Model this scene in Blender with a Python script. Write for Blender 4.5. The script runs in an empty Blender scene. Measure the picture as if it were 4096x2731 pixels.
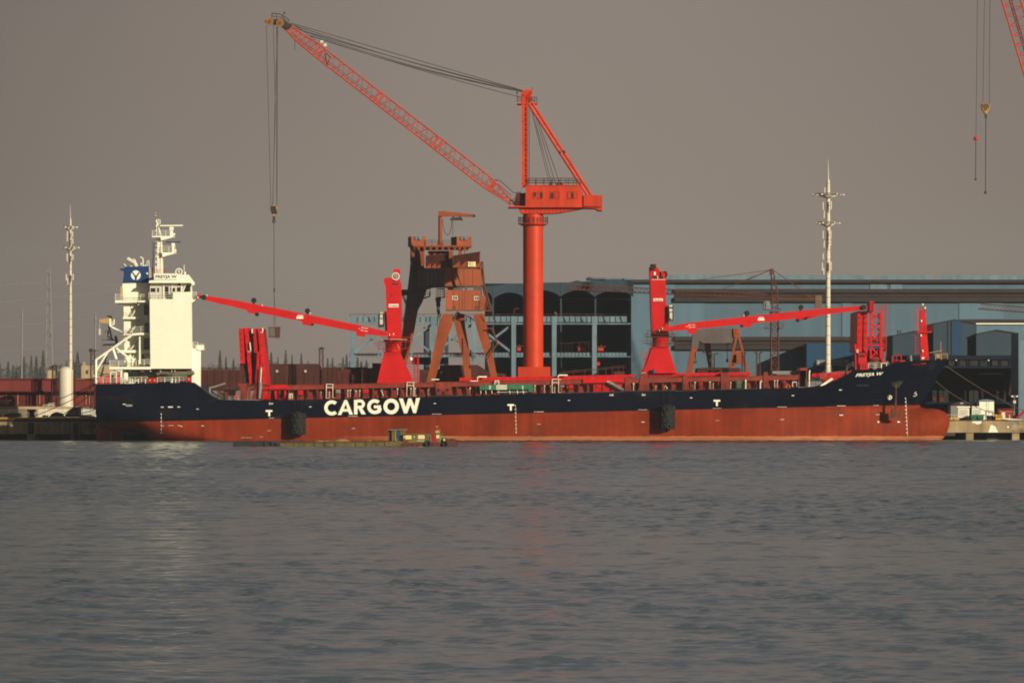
import bpy, bmesh, math, random
from mathutils import Vector, Matrix
random.seed(7)
R = math.radians
SC = bpy.context.scene
COL = SC.collection

# ---------------------------------------------------------------- camera, sky, sun, exposure
CAM_D, CAM_H, FPX, HOR = 800.0, 4.5, 19051.0, 1655.0     # metres to the ship's side, eye height, focal length and horizon of a 4096 px wide frame
cd = bpy.data.cameras.new('camera'); cam = bpy.data.objects.new('camera', cd); COL.objects.link(cam)
cam.location = (0, -CAM_D, CAM_H); cam.rotation_euler = (R(90), 0, 0)
cd.sensor_width = 36; cd.lens = 36 * FPX / 4096; cd.shift_y = (HOR - 1365.5) / 4096
cd.clip_start = 1; cd.clip_end = 40000
SC.camera = cam
SUN_EL, SUN_AZ = R(15), R(39)                            # low sun behind the camera's right shoulder
w = bpy.data.worlds.new("World"); SC.world = w; w.use_nodes = True
nt = w.node_tree; nt.nodes.clear()
sky = nt.nodes.new('ShaderNodeTexSky'); sky.sky_type = 'NISHITA'; sky.sun_disc = False
sky.sun_elevation = SUN_EL; sky.sun_rotation = math.pi - SUN_AZ
sky.air_density = 1.0; sky.dust_density = 1.0; sky.ozone_density = 1.0; sky.altitude = 0
bg = nt.nodes.new('ShaderNodeBackground'); bg.inputs['Strength'].default_value = 0.056
hs = nt.nodes.new('ShaderNodeMix'); hs.data_type = 'RGBA'; hs.blend_type = 'MULTIPLY'; hs.inputs[0].default_value = 1
hs.inputs[7].default_value = (0.86, 0.76, 0.88, 1)
wo = nt.nodes.new('ShaderNodeOutputWorld')
nt.links.new(sky.outputs[0], hs.inputs[6]); mur = nt.nodes.new('ShaderNodeMix'); mur.data_type = 'RGBA'; mur.inputs[0].default_value = 0.62        # murk: an even tan pall over the sky
mur.inputs[7].default_value = (4.95, 3.66, 2.92, 1); nt.links.new(hs.outputs[2], mur.inputs[6])
hg = nt.nodes.new('ShaderNodeTexCoord'); hs2 = nt.nodes.new('ShaderNodeSeparateXYZ'); nt.links.new(hg.outputs['Generated'], hs2.inputs[0])
hm = nt.nodes.new('ShaderNodeMapRange'); hm.inputs[1].default_value = .085; hm.inputs[2].default_value = .27; hm.inputs[3].default_value = .80; hm.inputs[4].default_value = .30
nt.links.new(hs2.outputs['Z'], hm.inputs[0]); nt.links.new(hm.outputs[0], mur.inputs[0])                                                # thickest low down
# lens vignette painted into the sky: dimmer towards both sides of the view
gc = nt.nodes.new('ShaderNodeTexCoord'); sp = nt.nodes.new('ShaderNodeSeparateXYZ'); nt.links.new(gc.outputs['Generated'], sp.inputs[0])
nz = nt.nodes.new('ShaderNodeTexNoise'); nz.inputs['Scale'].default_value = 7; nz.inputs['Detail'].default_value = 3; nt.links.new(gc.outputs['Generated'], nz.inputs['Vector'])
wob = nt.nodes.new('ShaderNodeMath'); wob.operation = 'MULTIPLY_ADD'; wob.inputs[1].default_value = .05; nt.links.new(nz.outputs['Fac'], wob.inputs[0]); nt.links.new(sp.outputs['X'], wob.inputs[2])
edge_ramp = nt.nodes.new('ShaderNodeValToRGB'); edge_ramp.color_ramp.interpolation = 'B_SPLINE'; mrx = nt.nodes.new('ShaderNodeMapRange'); mrx.inputs[1].default_value = -.175; mrx.inputs[2].default_value = .225
nt.links.new(wob.outputs[0], mrx.inputs[0]); nt.links.new(mrx.outputs[0], edge_ramp.inputs[0])
te = edge_ramp.color_ramp.elements; te[0].position = 0; te[0].color = (.40, .39, .38, 1); te[1].position = 1; te[1].color = (.64, .63, .62, 1)
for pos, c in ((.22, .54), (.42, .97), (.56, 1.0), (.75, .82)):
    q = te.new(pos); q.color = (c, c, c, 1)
edge_dim = nt.nodes.new('ShaderNodeMix'); edge_dim.data_type = 'RGBA'; edge_dim.blend_type = 'MULTIPLY'; edge_dim.inputs[0].default_value = 1
nt.links.new(mur.outputs[2], edge_dim.inputs[6]); nt.links.new(edge_ramp.outputs[0], edge_dim.inputs[7]); nt.links.new(edge_dim.outputs[2], bg.inputs['Color']); nt.links.new(bg.outputs[0], wo.inputs[0])
sd = bpy.data.lights.new('sun', 'SUN'); sd.energy = 5.0; sd.angle = R(0.5); sd.color = (1.0, 0.89, 0.66)
sun = bpy.data.objects.new('sun', sd); COL.objects.link(sun)
S = Vector((math.sin(SUN_AZ) * math.cos(SUN_EL), -math.cos(SUN_AZ) * math.cos(SUN_EL), math.sin(SUN_EL)))
sun.rotation_euler = S.to_track_quat('Z', 'Y').to_euler(); sun.location = (300, -500, 200)
SC.render.filter_size = 1.5; SC.cycles.filter_width = 1.9                 # a soft long lens
SC.view_settings.view_transform = 'Standard'; SC.view_settings.look = 'None'
SC.view_settings.exposure = 0.0; SC.view_settings.gamma = 1; SC.view_settings.use_curve_mapping = False

# ---------------------------------------------------------------- materials
def lin(c):
    return tuple(((v / 255) / 12.92 if v / 255 <= 0.04045 else ((v / 255 + 0.055) / 1.055) ** 2.4) for v in c)
MATS = {}
def mat(name, col, rough=0.55, var=0.25, scale=0.35, streak=0.0, dirt=None, spec=0.25, metal=0.0, corr=0.0, bump=0.0):
    """painted or bare surface: base colour broken up by noise, run-down streaks, patches of a second colour and optional corrugation"""
    m = bpy.data.materials.new(name); m.use_nodes = True; t = m.node_tree; N = t.nodes; L = t.links
    p = N['Principled BSDF']; p.inputs['Roughness'].default_value = rough; p.inputs['Metallic'].default_value = metal
    p.inputs['Specular IOR Level'].default_value = spec
    tc = N.new('ShaderNodeTexCoord')
    n1 = N.new('ShaderNodeTexNoise'); n1.inputs['Scale'].default_value = scale; n1.inputs['Detail'].default_value = 6; n1.inputs['Roughness'].default_value = 0.65
    L.new(tc.outputs['Object'], n1.inputs['Vector'])
    mr = N.new('ShaderNodeMapRange'); mr.inputs[1].default_value = 0.3; mr.inputs[2].default_value = 0.7
    mr.inputs[3].default_value = 1 - var; mr.inputs[4].default_value = 1 + var * 0.6
    L.new(n1.outputs['Fac'], mr.inputs[0])
    fac = mr.outputs[0]
    if streak:
        mp = N.new('ShaderNodeMapping'); mp.inputs['Scale'].default_value = (1.3, 1.3, 0.05); L.new(tc.outputs['Object'], mp.inputs[0])
        n2 = N.new('ShaderNodeTexNoise'); n2.inputs['Scale'].default_value = 0.6; n2.inputs['Detail'].default_value = 5; L.new(mp.outputs[0], n2.inputs['Vector'])
        m2 = N.new('ShaderNodeMapRange'); m2.inputs[1].default_value = 0.35; m2.inputs[2].default_value = 0.7
        m2.inputs[3].default_value = 1 - streak; m2.inputs[4].default_value = 1 + streak * 0.5; L.new(n2.outputs['Fac'], m2.inputs[0])
        mm = N.new('ShaderNodeMath'); mm.operation = 'MULTIPLY'; L.new(fac, mm.inputs[0]); L.new(m2.outputs[0], mm.inputs[1]); fac = mm.outputs[0]
    mx = N.new('ShaderNodeMix'); mx.data_type = 'RGBA'; mx.blend_type = 'MULTIPLY'; mx.inputs[0].default_value = 1
    mx.inputs[6].default_value = (*col, 1); L.new(fac, mx.inputs[7]); out = mx.outputs[2]
    if dirt:
        dcol, amt = dirt
        n3 = N.new('ShaderNodeTexNoise'); n3.inputs['Scale'].default_value = scale * 2.3; n3.inputs['Detail'].default_value = 8; L.new(tc.outputs['Object'], n3.inputs['Vector'])
        r3 = N.new('ShaderNodeMapRange'); r3.inputs[1].default_value = 0.62 - 0.2 * amt; r3.inputs[2].default_value = 0.75; L.new(n3.outputs['Fac'], r3.inputs[0])
        d = N.new('ShaderNodeMix'); d.data_type = 'RGBA'; L.new(r3.outputs[0], d.inputs[0]); L.new(out, d.inputs[6]); d.inputs[7].default_value = (*dcol, 1); out = d.outputs[2]
    if corr:
        wv = N.new('ShaderNodeTexWave'); wv.wave_type = 'BANDS'; wv.bands_direction = 'X'; wv.inputs['Scale'].default_value = corr; L.new(tc.outputs['Object'], wv.inputs['Vector'])
        b = N.new('ShaderNodeBump'); b.inputs['Strength'].default_value = 0.14; b.inputs['Distance'].default_value = 0.1; L.new(wv.outputs['Fac'], b.inputs['Height']); L.new(b.outputs[0], p.inputs['Normal'])
    elif bump:
        b = N.new('ShaderNodeBump'); b.inputs['Strength'].default_value = bump; b.inputs['Distance'].default_value = 0.05; L.new(n1.outputs['Fac'], b.inputs['Height']); L.new(b.outputs[0], p.inputs['Normal'])
    L.new(out, p.inputs['Base Color'])
    MATS[name] = m; return m
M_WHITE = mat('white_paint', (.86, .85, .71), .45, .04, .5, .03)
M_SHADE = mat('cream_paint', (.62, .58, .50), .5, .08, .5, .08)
M_RED = mat('signal_red_paint', (.58, .007, .0085), .42, .14, .4, .10)
M_REDD = mat('worn_and_shade_red', (.40, .009, .008), .5, .25, .5, .15, ((.10, .02, .015), .15))  # worn red; also colours the forward tower's unlit side
M_ORED = mat('crane_red_paint', (.55, .040, .007), .5, .16, .35, .18, ((.30, .07, .03), .12))
M_BROWN = mat('oxide_brown_paint', (.25, .033, .017), .6, .3, .6, .2, ((.12, .03, .02), .2))
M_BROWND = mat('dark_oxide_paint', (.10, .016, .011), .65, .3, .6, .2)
M_BLACK = mat('black_rubber', (.018, .018, .018), .7, .3, 1.0)
M_DARK = mat('dark_steel', (.035, .032, .032), .55, .3, .8)
M_ROPE = mat('steel_rope', (.05, .048, .05), .6, .1, 2)
M_GREY = mat('grey_paint', (.22, .22, .21), .5, .2, .6, .1)
M_GANTRY = mat('gantry_orange_paint', (.30, .060, .013), .6, .25, .3, .2, ((.20, .06, .03), .25))
M_GANTRYG = mat('gantry_shade_grey', (.115, .092, .092), .6, .2, .4, .15)  # grey stands in for gantry paint lying in shade
M_NAVYF = mat('funnel_blue_paint', (.012, .045, .15), .45, .08, .6)
M_GLASS = mat('window_glass', (.02, .024, .028), .08, .05, 1, spec=.8)
M_GREEN = mat('green_tarpaulin', (.03, .16, .085), .7, .3, 1.2)
M_GREEND = mat('faded_green_paint', (.07, .13, .07), .6, .25, 1.2)
M_ORANGE = mat('lifebuoy_orange', (.62, .10, .04), .6, .1, 2)
M_TAN = mat('tan_paint', (.48, .30, .14), .6, .15, 1)
M_BLUE = mat('faded_blue_cladding', (.083, .145, .200), .6, .12, .05, .10, corr=1.6)
M_BLUEL = mat('pale_blue_cladding', (.100, .178, .245), .6, .10, .05, .10, corr=1.6)
M_BLUED = mat('deep_blue_cladding', (.010, .050, .12), .6, .15, .08, .1, corr=1.6)
M_BLUES = mat('slate_shade_cladding', (.028, .052, .080), .6, .15, .08, .1, corr=1.6)  # slate; on the bow sheds its darkness replaces their shade
M_STEELB = mat('pale_blue_steel', (.145, .220, .280), .6, .2, .3, .2, ((.22, .12, .07), .15))
M_BAND = mat('brown_louvre_band', (.038, .027, .028), .7, .2, .2, .1)
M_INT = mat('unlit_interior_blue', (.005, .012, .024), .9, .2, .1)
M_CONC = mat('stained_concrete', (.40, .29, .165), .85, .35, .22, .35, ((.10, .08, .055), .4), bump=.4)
M_CONCD = mat('dark_concrete', (.07, .055, .04), .7, .35, .4, .3)  # darker than the quay face; joints, edge and under-quay parts
M_YEL = mat('yellow_edge_paint', (.42, .22, .05), .7, .35, .5, .1, ((.12, .09, .05), .3))
M_YELB = mat('bright_yellow_paint', (.65, .36, .05), .5, .2, 1)
M_WHRED = mat('warehouse_red_cladding', (.17, .026, .022), .65, .15, .1, .12, corr=1.2)
M_WHREDD = mat('warehouse_dark_red', (.12, .016, .013), .7, .3, .25, .2)
M_BEIGE = mat('beige_render', (.42, .32, .20), .8, .15, .3, .15)
M_OLIVE = mat('olive_paint', (.14, .115, .03), .6, .3, .8, .2, ((.13, .07, .03), .25))
M_RUST = mat('rusty_steel', (.12, .045, .028), .75, .4, .9, .2, ((.05, .03, .02), .3))
M_SAND = mat('builders_sand', (.40, .27, .11), .95, .3, 2.5, bump=.6)
M_LATT = mat('rusty_orange_steel', (.12, .042, .022), .7, .3, .5)
M_LATTR = mat('dark_red_lattice', (.05, .012, .010), .7, .3, .5)
M_MAST = mat('galvanised_white', (.66, .60, .49), .5, .10, .3, .06)
M_PYL = mat('hazed_pylon_grey', (.215, .195, .175), .6, .1, .1)  # paled towards the sky to imitate distance haze
M_PLATE = mat('rusty_red_plate', (.075, .022, .017), .75, .35, .25, .3, ((.06, .03, .03), .3))
M_LEAF = mat('hazed_foliage', (.10, .092, .078), .8, .35, .3)  # lightened and greyed: haze put into the leaf colour
M_TRUNK = mat('tree_bark', (.07, .05, .035), .9, .2, .5)
M_CHROME = mat('bright_steel', (.62, .57, .48), .35, .05, 1)
M_LIT = mat('sunlit_glass_cream', (.85, .72, .40), .5, .15, 3)  # cream stands in for the sun reflected in window panes

def hull_mat(name, col, scum=False, rough=.33):
    m = bpy.data.materials.new(name); m.use_nodes = True; t = m.node_tree; N = t.nodes; L = t.links
    p = N['Principled BSDF']; p.inputs['Roughness'].default_value = rough; p.inputs['Specular IOR Level'].default_value = .05
    tc = N.new('ShaderNodeTexCoord')
    def noise(sc, scale, det=5):
        mp = N.new('ShaderNodeMapping'); mp.inputs['Scale'].default_value = sc; L.new(tc.outputs['Object'], mp.inputs[0])
        n = N.new('ShaderNodeTexNoise'); n.inputs['Scale'].default_value = scale; n.inputs['Detail'].default_value = det; n.inputs['Roughness'].default_value = .65
        L.new(mp.outputs[0], n.inputs['Vector']); return n.outputs['Fac']
    def rng(s, a, b, c, d):
        r = N.new('ShaderNodeMapRange'); r.inputs[1].default_value = a; r.inputs[2].default_value = b; r.inputs[3].default_value = c; r.inputs[4].default_value = d; L.new(s, r.inputs[0]); return r.outputs[0]
    def mul(a, b):
        k = N.new('ShaderNodeMath'); k.operation = 'MULTIPLY'; L.new(a, k.inputs[0]); L.new(b, k.inputs[1]); return k.outputs[0]
    v = mul(rng(noise((1, 1, 1), .16), .3, .7, .74, 1.22), rng(noise((1, 1, .03), .8, 7), .35, .70, .76, 1.14))
    mx = N.new('ShaderNodeMix'); mx.data_type = 'RGBA'; mx.blend_type = 'MULTIPLY'; mx.inputs[0].default_value = 1
    mx.inputs[6].default_value = (*col, 1); L.new(v, mx.inputs[7]); out = mx.outputs[2]
    # patches: touched-up runs and scuffs
    f = rng(noise((.35, 1, 1.0), .35, 8), .56, .72, 0, .7)
    d = N.new('ShaderNodeMix'); d.data_type = 'RGBA'; L.new(f, d.inputs[0]); L.new(out, d.inputs[6])
    d.inputs[7].default_value = (*((.12, .030, .018) if scum else (.03, .024, .022)), 1); out = d.outputs[2]
    if scum:                                              # bleached tide line just above the water
        sx = N.new('ShaderNodeSeparateXYZ'); L.new(tc.outputs['Object'], sx.inputs[0])
        nz = noise((1, 1, .2), .9, 6)
        ad = N.new('ShaderNodeMath'); ad.operation = 'MULTIPLY_ADD'; L.new(nz, ad.inputs[0]); ad.inputs[1].default_value = -.5; L.new(sx.outputs['Z'], ad.inputs[2])
        cr = N.new('ShaderNodeValToRGB'); e = cr.color_ramp.elements
        e[0].position = 0; e[0].color = (0, 0, 0, 1); e[1].position = 1; e[1].color = (0, 0, 0, 1)
        for pos, c in ((.10, 0), (.16, .75), (.27, .55), (.40, .38), (.52, .55), (.60, .85), (.68, .12), (.80, 0)):
            q = cr.color_ramp.elements.new(pos); q.color = (c, c, c, 1)
        L.new(rng(ad.outputs[0], -.25, .85, 0, 1), cr.inputs[0])
        fx = mul(cr.outputs[0], rng(noise((.08, 1, 2.5), .8), .3, .6, .35, .95))
        rx = N.new('ShaderNodeMapRange'); rx.inputs[1].default_value = -30; rx.inputs[2].default_value = -12; L.new(sx.outputs['X'], rx.inputs[0])
        fx = mul(fx, rx.outputs[0])
        g = N.new('ShaderNodeMix'); g.data_type = 'RGBA'; L.new(fx, g.inputs[0]); L.new(out, g.inputs[6]); g.inputs[7].default_value = (.60, .30, .15, 1); out = g.outputs[2]
    L.new(out, p.inputs['Base Color']); return m
M_HULLN = hull_mat('hull_navy_paint', (.0040, .0052, .0135), False, .36)
M_HULLR = hull_mat('hull_antifouling_red', (.225, .030, .009), True, .55)

# ---------------------------------------------------------------- mesh helpers
class G:
    """collects shapes in world metres; build() links them as ONE mesh object"""
    def __init__(s): s.v = []; s.f = []; s.m = []; s.sm = []
    def add(s, vs, fs, mi=0, smooth=False):
        o = len(s.v); s.v += [tuple(q) for q in vs]
        for f in fs: s.f.append([o + i for i in f]); s.m.append(mi); s.sm.append(smooth)
        return s
    def box(s, x0, x1, y0, y1, z0, z1, mi=0):
        x0, x1 = min(x0, x1), max(x0, x1); y0, y1 = min(y0, y1), max(y0, y1); z0, z1 = min(z0, z1), max(z0, z1)
        return s.add([(x, y, z) for z in (z0, z1) for y in (y0, y1) for x in (x0, x1)],
                     [(0, 2, 3, 1), (4, 5, 7, 6), (0, 1, 5, 4), (2, 6, 7, 3), (0, 4, 6, 2), (1, 3, 7, 5)], mi)
    def prism(s, pts, y0, y1, mi=0):                      # pts in (x, z), extruded along y
        n = len(pts)
        return s.add([(x, y0, z) for x, z in pts] + [(x, y1, z) for x, z in pts],
                     [tuple(range(n)), tuple(range(2 * n - 1, n - 1, -1))] + [(i, n + i, n + (i + 1) % n, (i + 1) % n) for i in range(n)], mi)
    def tube(s, p, q, r, r2=None, n=6, mi=0, smooth=True):
        p, q = Vector(p), Vector(q); d = q - p
        if d.length < 1e-6: return s
        r2 = r if r2 is None else r2
        a = d.normalized(); u = a.orthogonal().normalized(); w_ = a.cross(u)
        vs = [p + (u * math.cos(2 * math.pi * i / n) + w_ * math.sin(2 * math.pi * i / n)) * r for i in range(n)]
        vs += [q + (u * math.cos(2 * math.pi * i / n) + w_ * math.sin(2 * math.pi * i / n)) * r2 for i in range(n)]
        s.add(vs, [(i, (i + 1) % n, n + (i + 1) % n, n + i) for i in range(n)], mi, smooth)
        return s.add(vs, [tuple(range(n - 1, -1, -1)), tuple(range(n, 2 * n))], mi)
    def path(s, pts, r, n=6, mi=0):
        for a, b in zip(pts, pts[1:]): s.tube(a, b, r, None, n, mi)
        return s
    def bar(s, p, q, wx, wy, mi=0):                       # rectangular bar, wy across the picture's depth
        p, q = Vector(p), Vector(q); a = (q - p).normalized()
        yv = Vector((0, 1, 0))
        if abs(a.y) > .9: yv = Vector((1, 0, 0))
        u = a.cross(yv).normalized(); v_ = u.cross(a).normalized()
        c = [(-1, -1), (1, -1), (1, 1), (-1, 1)]
        vs = [p + u * wx / 2 * i + v_ * wy / 2 * j for i, j in c] + [q + u * wx / 2 * i + v_ * wy / 2 * j for i, j in c]
        return s.add(vs, [(3, 2, 1, 0), (4, 5, 6, 7)] + [(i, (i + 1) % 4, 4 + (i + 1) % 4, 4 + i) for i in range(4)], mi)
    def lathe(s, cx, cy, prof, n=20, mi=0, smooth=True):  # prof = (radius, z)
        k = len(prof); vs = []
        for r, z in prof:
            vs += [(cx + r * math.cos(2 * math.pi * i / n), cy + r * math.sin(2 * math.pi * i / n), z) for i in range(n)]
        fs = [(j * n + i, j * n + (i + 1) % n, (j + 1) * n + (i + 1) % n, (j + 1) * n + i) for j in range(k - 1) for i in range(n)]
        s.add(vs, fs, mi, smooth)
        return s.add(vs, [tuple(range(n - 1, -1, -1)), tuple((k - 1) * n + i for i in range(n))], mi)
    def disc(s, c, r, t, n=20, mi=0):                     # wheel whose axle runs along y
        c = Vector(c); return s.tube(c - Vector((0, t / 2, 0)), c + Vector((0, t / 2, 0)), r, None, n, mi, True)
    def ring(s, c, R_, r, n=18, k=8, mi=0, ax='y'):       # torus
        vs = []
        for i in range(n):
            a = 2 * math.pi * i / n
            for j in range(k):
                b = 2 * math.pi * j / k; q = R_ + r * math.cos(b)
                if ax == 'y': vs.append((c[0] + q * math.cos(a), c[1] + r * math.sin(b), c[2] + q * math.sin(a)))
                elif ax == 'x': vs.append((c[0] + r * math.sin(b), c[1] + q * math.cos(a), c[2] + q * math.sin(a)))
                else: vs.append((c[0] + q * math.cos(a), c[1] + q * math.sin(a), c[2] + r * math.sin(b)))
        return s.add(vs, [(i * k + j, ((i + 1) % n) * k + j, ((i + 1) % n) * k + (j + 1) % k, i * k + (j + 1) % k) for i in range(n) for j in range(k)], mi, True)
    def ball(s, c, rx, ry, rz, n=12, k=8, mi=0, jit=0):
        vs = []
        for j in range(k + 1):
            b = -math.pi / 2 + math.pi * j / k
            for i in range(n):
                a = 2 * math.pi * i / n; q = 1 + random.uniform(-jit, jit)
                vs.append((c[0] + rx * q * math.cos(b) * math.cos(a), c[1] + ry * q * math.cos(b) * math.sin(a), c[2] + rz * q * math.sin(b)))
        return s.add(vs, [(j * n + i, j * n + (i + 1) % n, (j + 1) * n + (i + 1) % n, (j + 1) * n + i) for j in range(k) for i in range(n)], mi, True)
    def rail(s, p, q, h=1.1, rails=3, gap=1.5, r=.035):   # guard rail standing on the line p-q
        p, q = Vector(p), Vector(q); n = max(1, round((q - p).length / gap)); up = Vector((0, 0, 1))
        for i in range(n + 1):
            a = p.lerp(q, i / n); s.tube(a, a + up * h, r, None, 5)
        for k in range(rails):
            z = up * h * (k + 1) / rails; s.tube(p + z, q + z, r * .85, None, 5)
        return s
    def ladder(s, p, q, wd=.5, r=.03, step=.45, ax=(1, 0, 0), cage=0):
        p, q, a = Vector(p), Vector(q), Vector(ax) * wd / 2
        s.tube(p - a, q - a, r, None, 5); s.tube(p + a, q + a, r, None, 5)
        n = max(2, int((q - p).length / step))
        for i in range(n):
            c = p.lerp(q, (i + .5) / n); s.tube(c - a, c + a, r * .7, None, 4)
        return s
    def lattice(s, p, q, w0, w1, n, r, rb=None, square=True, up=(0, 1, 0)):
        """four chords with crossing braces from p to q"""
        p, q = Vector(p), Vector(q); a = (q - p).normalized(); u = a.cross(Vector(up)).normalized(); v_ = u.cross(a).normalized(); rb = rb or r * .55
        cs = [(-1, -1), (1, -1), (1, 1), (-1, 1)]
        def st(i):
            t = i / n; c = p.lerp(q, t); h = (w0 + (w1 - w0) * t) / 2
            return [c + u * h * x + v_ * h * y for x, y in cs]
        prev = st(0)
        for i in range(1, n + 1):
            cur = st(i)
            for k in range(4):
                s.tube(prev[k], cur[k], r, None, 5)
                b = (k + 1) % 4
                if i % 2: s.tube(prev[k], cur[b], rb, None, 4)
                else: s.tube(prev[b], cur[k], rb, None, 4)
                s.tube(cur[k], cur[b], rb, None, 4)
            prev = cur
        return s
    def build(s, name, mats, parent=None, bevel=0):
        me = bpy.data.meshes.new(name); o = bpy.data.objects.new(name, me); COL.objects.link(o)
        off = Vector((0, 0, 0)); q = parent
        while q is not None: off += q.location; q = q.parent
        if parent is None and s.v:                        # a thing of one mesh: origin at its base
            xs = [a[0] for a in s.v]; ys = [a[1] for a in s.v]
            off = Vector(((min(xs) + max(xs)) / 2, (min(ys) + max(ys)) / 2, min(a[2] for a in s.v))); o.location = off
        me.from_pydata([tuple(Vector(a) - off) for a in s.v], [], s.f)
        for m in (mats if isinstance(mats, (list, tuple)) else [mats]): me.materials.append(m)
        me.polygons.foreach_set('material_index', s.m); me.polygons.foreach_set('use_smooth', s.sm)
        bm = bmesh.new(); bm.from_mesh(me); bmesh.ops.recalc_face_normals(bm, faces=bm.faces)
        if bevel: bmesh.ops.bevel(bm, geom=[e for e in bm.edges if len(e.link_faces) == 2 and e.calc_face_angle(0) > .5], offset=bevel, segments=1, affect='EDGES', clamp_overlap=True)
        bm.to_mesh(me); bm.free(); me.update()
        if parent is not None: o.parent = parent
        return o

def tag(o, label=None, cat=None, group=None, kind=None):
    if label: o['label'] = label
    if cat: o['category'] = cat
    if group: o['group'] = group
    if kind: o['kind'] = kind
    return o
def thing(name, label, cat, loc, group=None):
    o = bpy.data.objects.new(name, None); COL.objects.link(o); o.location = loc; o.empty_display_size = 1
    return tag(o, label, cat, group)
def copy_tree(o, parent=None, delta=None):
    c = o.copy(); COL.objects.link(c)
    if parent is not None: c.parent = parent
    if delta is not None: c.location = Vector(o.location) + Vector(delta)
    for ch in list(o.children): copy_tree(ch, c)
    return c

class Fr:
    """survey of one stretch of the scene: turns readings (u, v) off an enlargement into world points at a chosen depth Y"""
    def __init__(s, x0, y0, k, Y=0.0): s.x0, s.y0, s.k, s.Y = x0, y0, k, Y
    def at(s, Y): return Fr(s.x0, s.y0, s.k, Y)
    def p(s, u, v, Y=None):
        Y = s.Y if Y is None else Y; sc = (CAM_D + Y) / FPX
        return Vector(((s.x0 + u / s.k - 2048) * sc, Y, CAM_H + (HOR - (s.y0 + v / s.k)) * sc))
    def x(s, u, Y=None): return s.p(u, 0, Y).x
    def z(s, v, Y=None): return s.p(0, v, Y).z
    def ln(s, d, Y=None): return d / s.k * (CAM_D + (s.Y if Y is None else Y)) / FPX
    def box(s, g, u0, v0, u1, v1, d=1.0, Y=None, mi=0):
        a, b = s.p(u0, v0, Y), s.p(u1, v1, Y); g.box(a.x, b.x, a.y, a.y + d, a.z, b.z, mi)
    def poly(s, g, pts, d=1.0, Y=None, mi=0):
        q = [s.p(u, v, Y) for u, v in pts]; g.prism([(a.x, a.z) for a in q], q[0].y, q[0].y + d, mi)
    def path(s, g, pts, r, Y=None, n=6): g.path([s.p(t[0], t[1], t[2] if len(t) > 2 else Y) for t in pts], r, n)
    def bar(s, g, a, b, wd, dp, Y=None): g.bar(s.p(*a, Y), s.p(*b, Y), wd, dp)
    def rail(s, g, a, b, v_top, Y=None, Y2=None, rails=3, gap=1.5, r=.035):
        p, q = s.p(*a, Y), s.p(*b, Y2 if Y2 is not None else Y); g.rail(p, q, s.z(v_top, Y) - p.z, rails, gap, r)
FA = Fr(340, 820, 2.119); FB = Fr(0, 800, 1.5675)
C3 = Fr(340, 1440, 2.94); C4 = Fr(1080, 1440, 2.94); C5 = Fr(1800, 1440, 2.94); C6 = Fr(2500, 1440, 2.94); C7 = Fr(3200, 1440, 2.625)
D1 = Fr(760, 1140, 2.6133); D2 = Fr(1500, 800, 2.0625); D3 = Fr(1980, 320, 2.704); D4 = Fr(1960, 840, 2.178)
D5 = Fr(2500, 1000, 2.904); D6 = Fr(3200, 600, 1.633); D7 = Fr(1040, 30, 1.8896); D8 = Fr(3840, 0, 1.912)
E1 = Fr(3500, 1180, 2.614); E2 = Fr(0, 1400, 4.1275); E3 = Fr(1360, 1200, 3.92); E4 = Fr(3280, 1180, 4.1275); E5 = Fr(1540, 1680, 7.35); E6 = Fr(900, 1280, 4.614)
PX = Fr(0, 0, 1.0)

def text(g, body, x0, x1, z0, z1, yf, bold=.0, shear=0.0, mi=0, eps=.04, slope=0.0):
    """flat lettering fitted to x0..x1, z0..z1 on the surface y = yf(x, z), facing the camera's side"""
    cu = bpy.data.curves.new('lettering', 'FONT'); cu.body = body; cu.offset = bold; cu.resolution_u = 3
    ob = bpy.data.objects.new('lettering', cu); COL.objects.link(ob)
    bpy.context.view_layer.update()
    me = bpy.data.meshes.new_from_object(ob.evaluated_get(bpy.context.evaluated_depsgraph_get()))
    bpy.data.objects.remove(ob); bpy.data.curves.remove(cu)
    vs = [v.co.copy() for v in me.vertices]; fs = [tuple(p.vertices) for p in me.polygons]; bpy.data.meshes.remove(me)
    ax, bx = min(v.x for v in vs), max(v.x for v in vs); ay, by = min(v.y for v in vs), max(v.y for v in vs)
    out = []
    for v in vs:
        t = (v.y - ay) / (by - ay); X = x0 + (v.x - ax) / (bx - ax) * (x1 - x0) + shear * t; Z = z0 + t * (z1 - z0) + slope * (X - x0)
        out.append((X, yf(X, Z) - eps, Z))
    g.add(out, fs, mi)

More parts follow.
